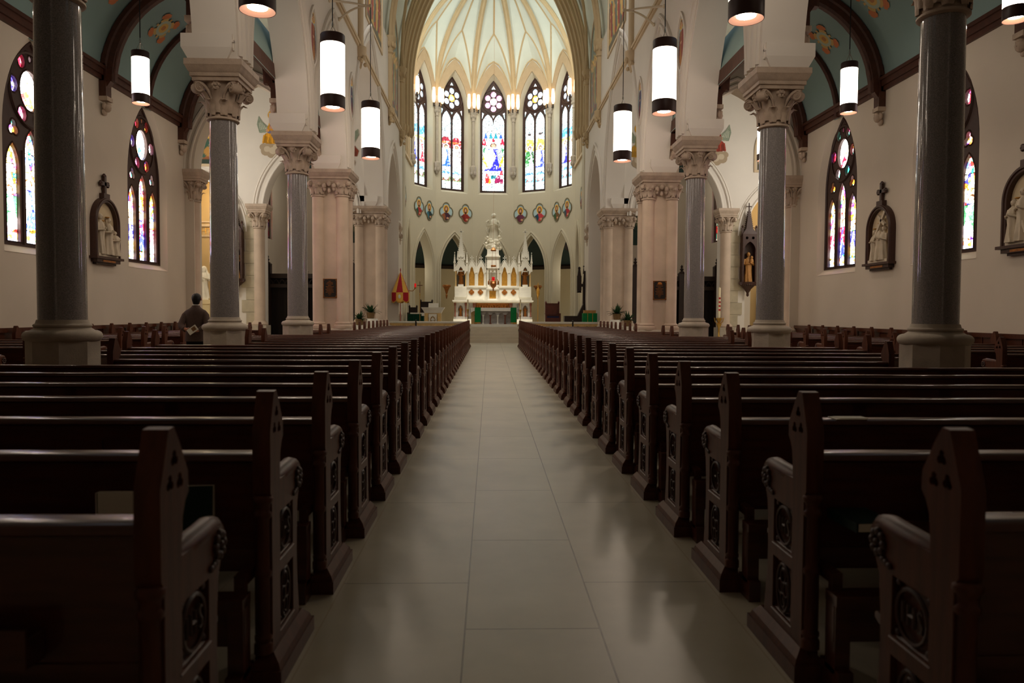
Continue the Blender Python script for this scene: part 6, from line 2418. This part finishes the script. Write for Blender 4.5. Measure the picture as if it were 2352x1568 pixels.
b.box(4.33, 4.9, 35.78, 36.15, 1.42, 1.56)
b.build('wooden_top', mat('light_wood', (176, 128, 72), .5, .4, var=.15, scale=8), t, smooth=0)
b = MB()
b.plate([(u, v) for u, v in [(4.72, 1.62), (5.2, 1.62), (5.2, 2.55)] + [p for p in reversed(arch(4.96, .24, 2.55, .16, 6))][1:-1] + [(4.72, 2.55)]], [], 0, .05, fY(36.68))
tag(b.build('arched_tablet', BRONZE, origin=(4.96, 36.68, 1.62), smooth=0), 'dark arched memorial tablet on the limestone respond by the altar rail', 'plaque')
# bronze plaques on the piers
for s in (-1, 1):
    x = s * 5.17
    t = thing('bronze_plaque', 'dark bronze plaque with fine gold lettering on the pier, %s' % SIDE[s][7:], 'plaque', (x, 23.4, 2.02), 'bronze plaques on the piers')
    b = MB()
    b.box(x - .215, x + .215, 23.52, 23.56, 1.86, 2.44)
    b.build('plate', BRONZE, t, smooth=0)
    b = MB()
    b.box(x - .22, x + .22, 23.515, 23.53, 2.43, 2.445)
    b.box(x - .22, x + .22, 23.515, 23.53, 1.855, 1.87)
    for e in (-.2, .2):
        b.box(x + e - .008, x + e + .008, 23.515, 23.53, 1.86, 2.44)
        for z in (1.9, 2.4):
            b.ball((x + e * .88, 23.515, z), .012, 6, 4)
    for k in range(11):
        w = (.04, .09, .12, .06, .13, .10, .14, .11, .13, .06, .04)[k]
        n = int(w / .018)
        for q in range(2 * n):
            xx = x - w + .018 * q
            b.box(xx, xx + .011, 23.513, 23.522, 2.36 - .043 * k, 2.376 - .043 * k)
    if s > 0:
        b.ball((x, 23.52, 2.36), (.07, .015, .045), 10, 6)
    b.build('lettering', GOLD_D, t, smooth=0)

# ------------------------------------------------------------------ plants on white draped stands
def plant(x, y, z, r, seed, label):
    t = thing('potted_plant', label, 'plant', (x, y, z), 'potted plants by the piers')
    b = MB()
    b.lathe([(.10, 0), (.14, .02), (.17, .22), (.18, .25), (.15, .25), (.14, .2)], 14, (x, y, z))
    b.build('basket', BASKET, t)
    b = MB()
    for i in range(46):
        a = hsh(i, seed) * 6.28
        el = .3 + 1.1 * hsh(i, seed + 1)
        L = r * (.6 + .6 * hsh(i, seed + 2))
        w = .035 + .025 * hsh(i, seed + 3)
        rows = []
        for k in range(5):
            q = k / 4
            rr = L * q * cos(el) + .03
            zz = z + .24 + L * q * sin(el) * 1.1 - .55 * r * q * q * (1.2 - sin(el))
            ww = w * sin(pi * min(.98, q + .12))
            px, py = x + rr * cos(a), y + rr * sin(a)
            rows.append([(px - ww * sin(a), py + ww * cos(a), zz), (px, py, zz - .012), (px + ww * sin(a), py - ww * cos(a), zz)])
        b.grid(rows)
    b.build('foliage', LEAF, t, smooth=60)
    return t
for s in (-1, 1):
    sd = SIDE[s][7:]
    x, y = s * 5.0, 30.72
    t = thing('plant_stand', 'taller white draped plant stand in front of the limestone pier, %s' % sd, 'stand', (x, y, 0), 'white draped plant stands')
    b = MB()
    rings = []
    for i in range(6):
        q = i / 5
        rings.append([(x + (.30 - .07 * q + .03 * (1 - q) * sin(9 * a)) * cos(a), y + (.24 - .04 * q + .02 * (1 - q) * sin(7 * a)) * sin(a), .02 + 1.13 * q) for a in [2 * pi * k / 36 for k in range(36)]])
    b.loft(rings)
    b.build('white_cloth', LINEN, t, smooth=50)
    plant(x + s * .05, y, 1.15, .42, 3 + s, 'leafy plant in a wicker basket on the taller draped stand, %s' % sd)
    t = thing('plant_stand', 'second, smaller white draped stand with a plant beside the pier, %s' % sd, 'stand', (x + s * .46, y - .1, 0), 'white draped plant stands')
    b = MB()
    b.lathe([(.22, .0), (.2, .86), (.21, .88), (.01, .885)], 16, (x + s * .48, y - .12, 0))
    b.build('white_cloth', LINEN, t, smooth=50)
    plant(x + s * .48, y - .12, .885, .36, 8 + s, 'lower leafy green plant in a wicker basket beside the pier, %s' % sd)

# ------------------------------------------------------------------ transept furnishings
for s in (-1, 1):
    sd = SIDE[s][7:]
    x, y = s * 12.3, 32.2
    t = thing('statue_pedestal', 'pale pedestal under the white statue in the alcove, %s' % sd, 'pedestal', (x, y, 0), 'alcove statue pedestals')
    b = MB()
    b.box(x - .38, x + .38, y - .32, y + .32, 0, .2)
    b.box(x - .31, x + .31, y - .27, y + .27, .2, 1.72)
    b.box(x - .36, x + .36, y - .31, y + .31, 1.72, 1.9)
    for e in (-.3, .3):
        b.lathe([(.05, .2), (.035, .26), (.035, 1.6), (.05, 1.7)], 8, (x + e, y - .28, 0))
    b.build('block', mat('cream_stone', (226, 206, 160), .6, .3, var=.05), t, smooth=0)
    b = MB()
    b.box(x - .24, x + .24, y - .2, y + .2, 1.9, 1.97)
    robed(b, (x, y, 1.95), 1.38, lean=(-.02, 0), w=.34, seed=4)
    b.ball((x - .02, y + .04, 3.16), (.14, .14, .18), 10, 8)
    b.tube([(x - .1, y + .02, 3.2), (x - .17, y + .0, 2.95), (x - .24, y, 2.5), (x - .25, y, 2.15)], [.04, .06, .07, .04], 7)
    b.tube([(x + .07, y + .02, 3.2), (x + .17, y, 2.92), (x + .22, y - .02, 2.7)], [.04, .07, .05], 7)
    tag(b.build('draped_statue', STATUE, origin=(x, y, 1.9), smooth=60), 'white veiled statue on a pedestal in the alcove, %s' % ('in front of the standing man' if s < 0 else 'half hidden by the second granite column'), 'statue')
    # carved wall shrine
    x, y = s * 10.62, 31.3
    t = thing('wall_shrine', 'tall carved dark wooden wall shrine with a spire, %s' % ('beside the quoins, fully in view' if s > 0 else 'mostly hidden by the second granite column'), 'shrine', (x, y, 2.2), 'carved wall shrines')
    b = MB()
    b.lathe([(.02, 2.15), (.06, 2.2), (.05, 2.3), (.12, 2.4), (.14, 2.45), (.3, 2.6), (.38, 2.66), (.38, 2.76), (.02, 2.77)], 12, (x, y - .15, 0), sy=.6)
    for k in range(9):
        b.ball((x - .32 + .08 * k, y - .36 + .12 * abs(k - 4) / 4, 2.64), .05, 6, 4)
    b.build('bracket', WOOD_C, t, smooth=40)
    b = MB()
    b.box(x - .3, x + .3, y - .05, y, 2.76, 4.7)
    for e in (-1, 1):
        b.box(x + e * .27 - .035, x + e * .27 + .035, y - .34, y, 2.76, 4.7)
        b.frus(x + e * .29, y - .25, 4.7, .04, .04, 5.0, .035, .035)
        b.box(x + e * .29 - .06, x + e * .29 + .06, y - .28, y - .22, 4.95, 5.0)
        b.lathe([(.03, 5.0), (.05, 5.06), (.01, 5.12)], 6, (x + e * .29, y - .25, 0))
    b.plate([(x - .3, 4.05), (x - .3, 4.75), (x + .3, 4.75), (x + .3, 4.05)] + [(u, v) for u, v in reversed(arch(x, .24, 4.05, .38, 8))], [circ(x - .13, 4.58, .06, 10), circ(x + .13, 4.58, .06, 10)], -.36, -.30, fY(y))
    b.build('niche', WOOD_C, t, smooth=0)
    b = MB()
    b.frus(x, y - .17, 4.75, .30, .18, 4.95, .16, .14)
    b.frus(x, y - .17, 4.85, .16, .14, 5.75, .025, .025)
    for k in range(10):
        q = k / 10
        for e in (-1, 1):
            b.ball((x + e * (.16 - .13 * q + .02), y - .17, 4.95 + .8 * q), .03, 6, 4)
    b.box(x - .02, x + .02, y - .19, y - .15, 5.7, 6.05)
    b.box(x - .11, x + .11, y - .19, y - .15, 5.88, 5.92)
    b.build('spire', WOOD_C, t, smooth=0)
    b = MB()
    robed(b, (x, y - .18, 2.76), 1.24, w=.3, seed=5 + s)
    b.ball((x + .1, y - .3, 3.78), .06, 8, 6)
    b.ball((x + .1, y - .3, 3.62), (.08, .07, .12), 8, 6)
    tag(b.build('shrine_statue', mat('pale_carved_wood', (176, 124, 66), .5, .4, var=.12, scale=10), origin=(x, y - .18, 2.76), smooth=60), 'light carved wooden saint holding a child, inside the wall shrine %s' % ('beside the quoins' if s > 0 else 'behind the second granite column'), 'statue')
    # dark wooden screens of the confessionals under the chapel arch
    t = thing('confessional_screen', 'dark carved wooden confessional screen under the chapel arch, %s' % sd, 'confessional', (s * 7.9, 32.6, 0), 'confessional screens')
    for xx, h in ((9.75, 3.45), (8.2, 3.15), (6.15, 3.45)):
        b = MB()
        b.box(s * xx - .14, s * xx + .14, 32.45, 32.75, 0, h)
        b.frus(s * xx, 32.6, h, .16, .16, h + .12, .05, .05)
        b.lathe([(.03, h + .12), (.09, h + .2), (.03, h + .26), (.06, h + .32), (.01, h + .4)], 8, (s * xx, 32.6, 0))
        b.build('post', BLACKWOOD, t, smooth=0)
    b = MB()
    b.box(*sorted((s * 6.05, s * 9.75)), 32.5, 32.7, 2.85, 3.05)
    b.box(*sorted((s * 6.05, s * 9.75)), 32.5, 32.7, 2.45, 2.6)
    for k in range(14):
        u = 6.2 + .255 * k
        b.tube([(s * uu, 32.55, zz) for uu, zz in arch(u + .12, .11, 2.6, .2, 5)], .018, 5)
    b.build('cresting', BLACKWOOD, t, smooth=0)
    b = MB()
    b.box(*sorted((s * 6.1, s * 9.7)), 32.72, 32.78, 0, 2.9)
    for k in range(15):
        u = 6.25 + .24 * k
        b.box(*sorted((s * u, s * (u + .05))), 32.69, 32.72, 0, 2.45)
    b.build('panelling', mat('near_black_wood', (26, 16, 13), .6, .3), t, smooth=0)
t = thing('paschal_candle', 'tall white paschal candle on an ornate brass stand before the dark screen', 'candlestick', (9.35, 30.9, 0))
b = MB()
b.lathe([(.2, 0), (.2, .05), (.06, .12), (.04, .3), (.09, .42), (.04, .52), (.04, .82), (.12, 1.0), (.05, 1.05), (.16, 1.24), (.05, 1.26)], 12, (9.35, 30.9, 0))
for a in range(4):
    c = a * pi / 2
    b.tube([(9.35 + .05 * cos(c), 30.9 + .05 * sin(c), 1.0), (9.35 + .16 * cos(c), 30.9 + .16 * sin(c), 1.1), (9.35 + .2 * cos(c), 30.9 + .2 * sin(c), 1.26)], .018, 5)
b.build('stand', BRASS, t)
b = MB()
b.lathe([(.055, 1.25), (.055, 2.5), (.006, 2.51), (.004, 2.55)], 12, (9.35, 30.9, 0))
b.build('candle', WAX, t)
b = MB()
for k in range(4):
    b.box(9.31, 9.39, 30.838, 30.848, 1.55 + .16 * k, 1.62 + .16 * k)
b.build('painted_marks', REDC, t, smooth=0)
t = thing('framed_icon', 'gold framed dark painting leaning by the third column, wooden shrine\'s side', 'picture', (7.3, 31.8, 1.0))
b = MB()
b.plate([(6.95, 1.0), (7.75, 1.0), (7.75, 2.1), (7.35, 2.7), (6.95, 2.1)], [[(7.03, 1.08), (7.67, 1.08), (7.67, 2.05), (7.35, 2.52), (7.03, 2.05)]], 0, .06, fY(32.35))
b.build('frame', GOLD_D, t, smooth=0)
b = MB()
b.plate([(7.0, 1.05), (7.7, 1.05), (7.7, 2.08), (7.35, 2.6), (7.0, 2.08)], [], 0.03, .05, fY(32.35))
b.build('canvas', BRONZE, t, smooth=0)
t = thing('hanging_frame', 'tall plain cream framed panel on the transept wall beside the wall shrine', 'frame', (11.9, 31.2, 5.8))

bpy.data.objects.remove(t)

# ------------------------------------------------------------------ the man
MX, MY = -6.12, 15.3
PERSON = thing('person', 'man in a brown suit seen from behind, standing with hands clasped behind his back', 'person', (MX, MY, 0))
def skin_body():
    V, R, E = [], [], []
    def add(p, r, parent=None):
        V.append(p)
        R.append(r if isinstance(r, tuple) else (r, r))
        if parent is not None:
            E.append((parent, len(V) - 1))
        return len(V) - 1
    pel = add((0, 0, .95), (.145, .105))
    sp = add((0, .01, 1.12), (.135, .10), pel)
    ch = add((0, -.005, 1.30), (.14, .10), sp)
    nb = add((0, -.015, 1.46), (.07, .07), ch)
    nk = add((0.003, .0, 1.53), (.056, .058), nb)
    hb = add((.008, .025, 1.60), (.068, .078), nk)
    hm = add((.012, .028, 1.665), (.077, .093), hb)
    ht = add((.012, .02, 1.725), (.06, .07), hm)
    add((.010, .112, 1.632), (.012, .012), hb)      # nose
    for e in (-1, 1):
        hip = add((e * .095, 0, .90), .088, pel)
        kn = add((e * .105, .01, .50), .058, hip)
        an = add((e * .11, -.02, .10), .04, kn)
        add((e * .125, .13, .045), .034, an)
    hands = {}
    for e in (-1, 1):
        sh = add((e * .165, -.015, 1.365), .05, ch)
        el = add((e * .25, -.10, 1.15), .044, sh)
        if e < 0:
            w = (-.135, -.215, 1.045)
            pm = (-.085, -.235, 1.035)
            tips = [((-.03, -.255, 1.055), (.005, -.25, 1.05)), ((-.025, -.26, 1.035), (.012, -.255, 1.03)), ((-.028, -.255, 1.015), (.005, -.25, 1.012)), ((-.035, -.25, .998), (-.008, -.245, .995))]
            th = ((-.07, -.255, 1.065), (-.035, -.265, 1.078))
        else:
            w = (.11, -.19, 1.02)
            pm = (.055, -.205, 1.015)
            tips = [((.0, -.2, 1.03), (-.035, -.2, 1.032)), ((-.005, -.2, 1.012), (-.042, -.2, 1.012)), ((.0, -.2, .995), (-.034, -.2, .994)), ((.01, -.2, .98), (-.02, -.2, .978))]
            th = ((.04, -.22, 1.045), (.005, -.225, 1.055))
        wr = add(w, .028, el)
        p = add(pm, (.034, .024), wr)
        for a, c in tips:
            k = add(a, .0095, p)
            add(c, .008, k)
        k = add(th[0], .011, p)
        add(th[1], .009, k)
    me = bpy.data.meshes.new('body')
    me.from_pydata(V, E, [])
    o = bpy.data.objects.new('body', me)
    COL.objects.link(o)
    o.parent = PERSON
    me.materials.append(SKIN)
    m = o.modifiers.new('skin', 'SKIN')
    m.use_smooth_shade = True
    sv = me.skin_vertices[0].data if me.skin_vertices else None
    if sv is None:
        bpy.context.view_layer.objects.active = o
        return o
    for i, r in enumerate(R):
        sv[i].radius = r
    sv[0].use_root = True
    o.modifiers.new('sub', 'SUBSURF').levels = 2
    o.modifiers['sub'].render_levels = 2
    return o
BODYO = skin_body()
def sect(z, a, bb, cx=0, cy=0, n=28, p=2.4):
    r = []
    for k in range(n):
        t = 2 * pi * k / n
        c, s_ = cos(t), sin(t)
        r.append((cx + a * abs(c) ** (2 / p) * (1 if c >= 0 else -1), cy + bb * abs(s_) ** (2 / p) * (1 if s_ >= 0 else -1), z))
    return r
b = MB()
b.loft([sect(.80, .215, .15), sect(.86, .212, .15), sect(.97, .20, .142), sect(1.10, .19, .132), sect(1.22, .203, .135), sect(1.33, .218, .132, cy=-.008), sect(1.39, .208, .118, cy=-.012), sect(1.425, .185, .106, cy=-.014), sect(1.448, .14, .095, cy=-.015), sect(1.475, .10, .085, cy=-.012), sect(1.50, .078, .078, cy=-.008), sect(1.525, .07, .072, cy=-.002)], cap=False)
for e in (-1, 1):
    w = (-.15, -.205, 1.05) if e < 0 else (.125, -.18, 1.025)
    P = [(e * .09, -.012, 1.40), (e * .155, -.016, 1.375), (e * .203, -.032, 1.315), (e * .228, -.06, 1.24), (e * .252, -.098, 1.16), (e * .242, -.13, 1.11), (e * .20, -.16, 1.075), w]
    b.tube(P, [.05, .064, .070, .068, .064, .063, .058, .05], 16)
for z in (1.0, 1.1):
    pass
b.plate([(-.006, .80), (.006, .80), (.004, 1.02), (-.004, 1.02)], [], -.152, -.146, fY(0))
b.build('jacket', JACKET, PERSON, origin=(0, 0, 0), smooth=60)
b = MB()
b.loft([sect(.70, .19, .12, p=2.2), sect(.82, .20, .13, p=2.2), sect(.97, .175, .12, p=2.2), sect(1.02, .17, .115, p=2.2)], cap=True)
for e in (-1, 1):
    b.tube([(e * .09, 0, .93), (e * .098, .005, .72), (e * .105, .01, .5), (e * .108, -.005, .25), (e * .11, -.015, .07)], [.105, .10, .082, .072, .07], 14)
b.build('trousers', TROUSER, PERSON, origin=(0, 0, 0), smooth=60)
for e in (-1, 1):
    b = MB()
    b.ball((e * .118, .05, .045), (.048, .14, .045), 12, 8)
    b.box(e * .118 - .042, e * .118 + .042, -.08, .17, 0, .02)
    b.build('shoe', SHOE, PERSON, origin=(0, 0, 0), smooth=50)
b = MB()
b.loft([sect(z, a_, b_, .012, c_, p=2.0) for z, a_, b_, c_ in ((1.545, .052, .048, -.024), (1.57, .063, .06, -.024), (1.60, .072, .074, -.021), (1.63, .081, .088, -.016), (1.66, .087, .098, -.012), (1.69, .088, .100, -.010), (1.72, .080, .093, -.008), (1.745, .063, .076, -.006), (1.762, .040, .050, -.005), (1.770, .012, .016, -.005))])
b.build('hair', HAIR, PERSON, origin=(0, 0, 0), smooth=60)
for e in (-1, 1):
    b = MB()
    b.ball((.012 + e * .088, .012, 1.652), (.012, .022, .033), 10, 8)
    b.build('ear', SKIN, PERSON, origin=(0, 0, 0), smooth=60)
b = MB()
b.lathe([(.066, 1.49), (.064, 1.545), (.06, 1.545)], 18, (0.002, -.002, 0), cap=False)
b.build('shirt_collar', LINEN, PERSON, origin=(0, 0, 0), smooth=60)
BK = thing('booklet', 'white booklet with a small picture held behind the man\'s back', 'booklet', (MX + .02, MY - .262, 1.03))
M = Matrix.Rotation(radians(-35), 4, 'Y')
b = MB()
b.box(-.09, .11, -.006, .006, -.06, .06, M)
b.build('pages', PAPER, BK, origin=(0, 0, 0), smooth=0)
b = MB()
b.box(-.0, .085, -.0075, -.006, -.035, .04, M)
b.build('cover_picture', mat('printed_picture', (130, 96, 62), .6, .3, var=.6, scale=60), BK, origin=(0, 0, 0), smooth=0)
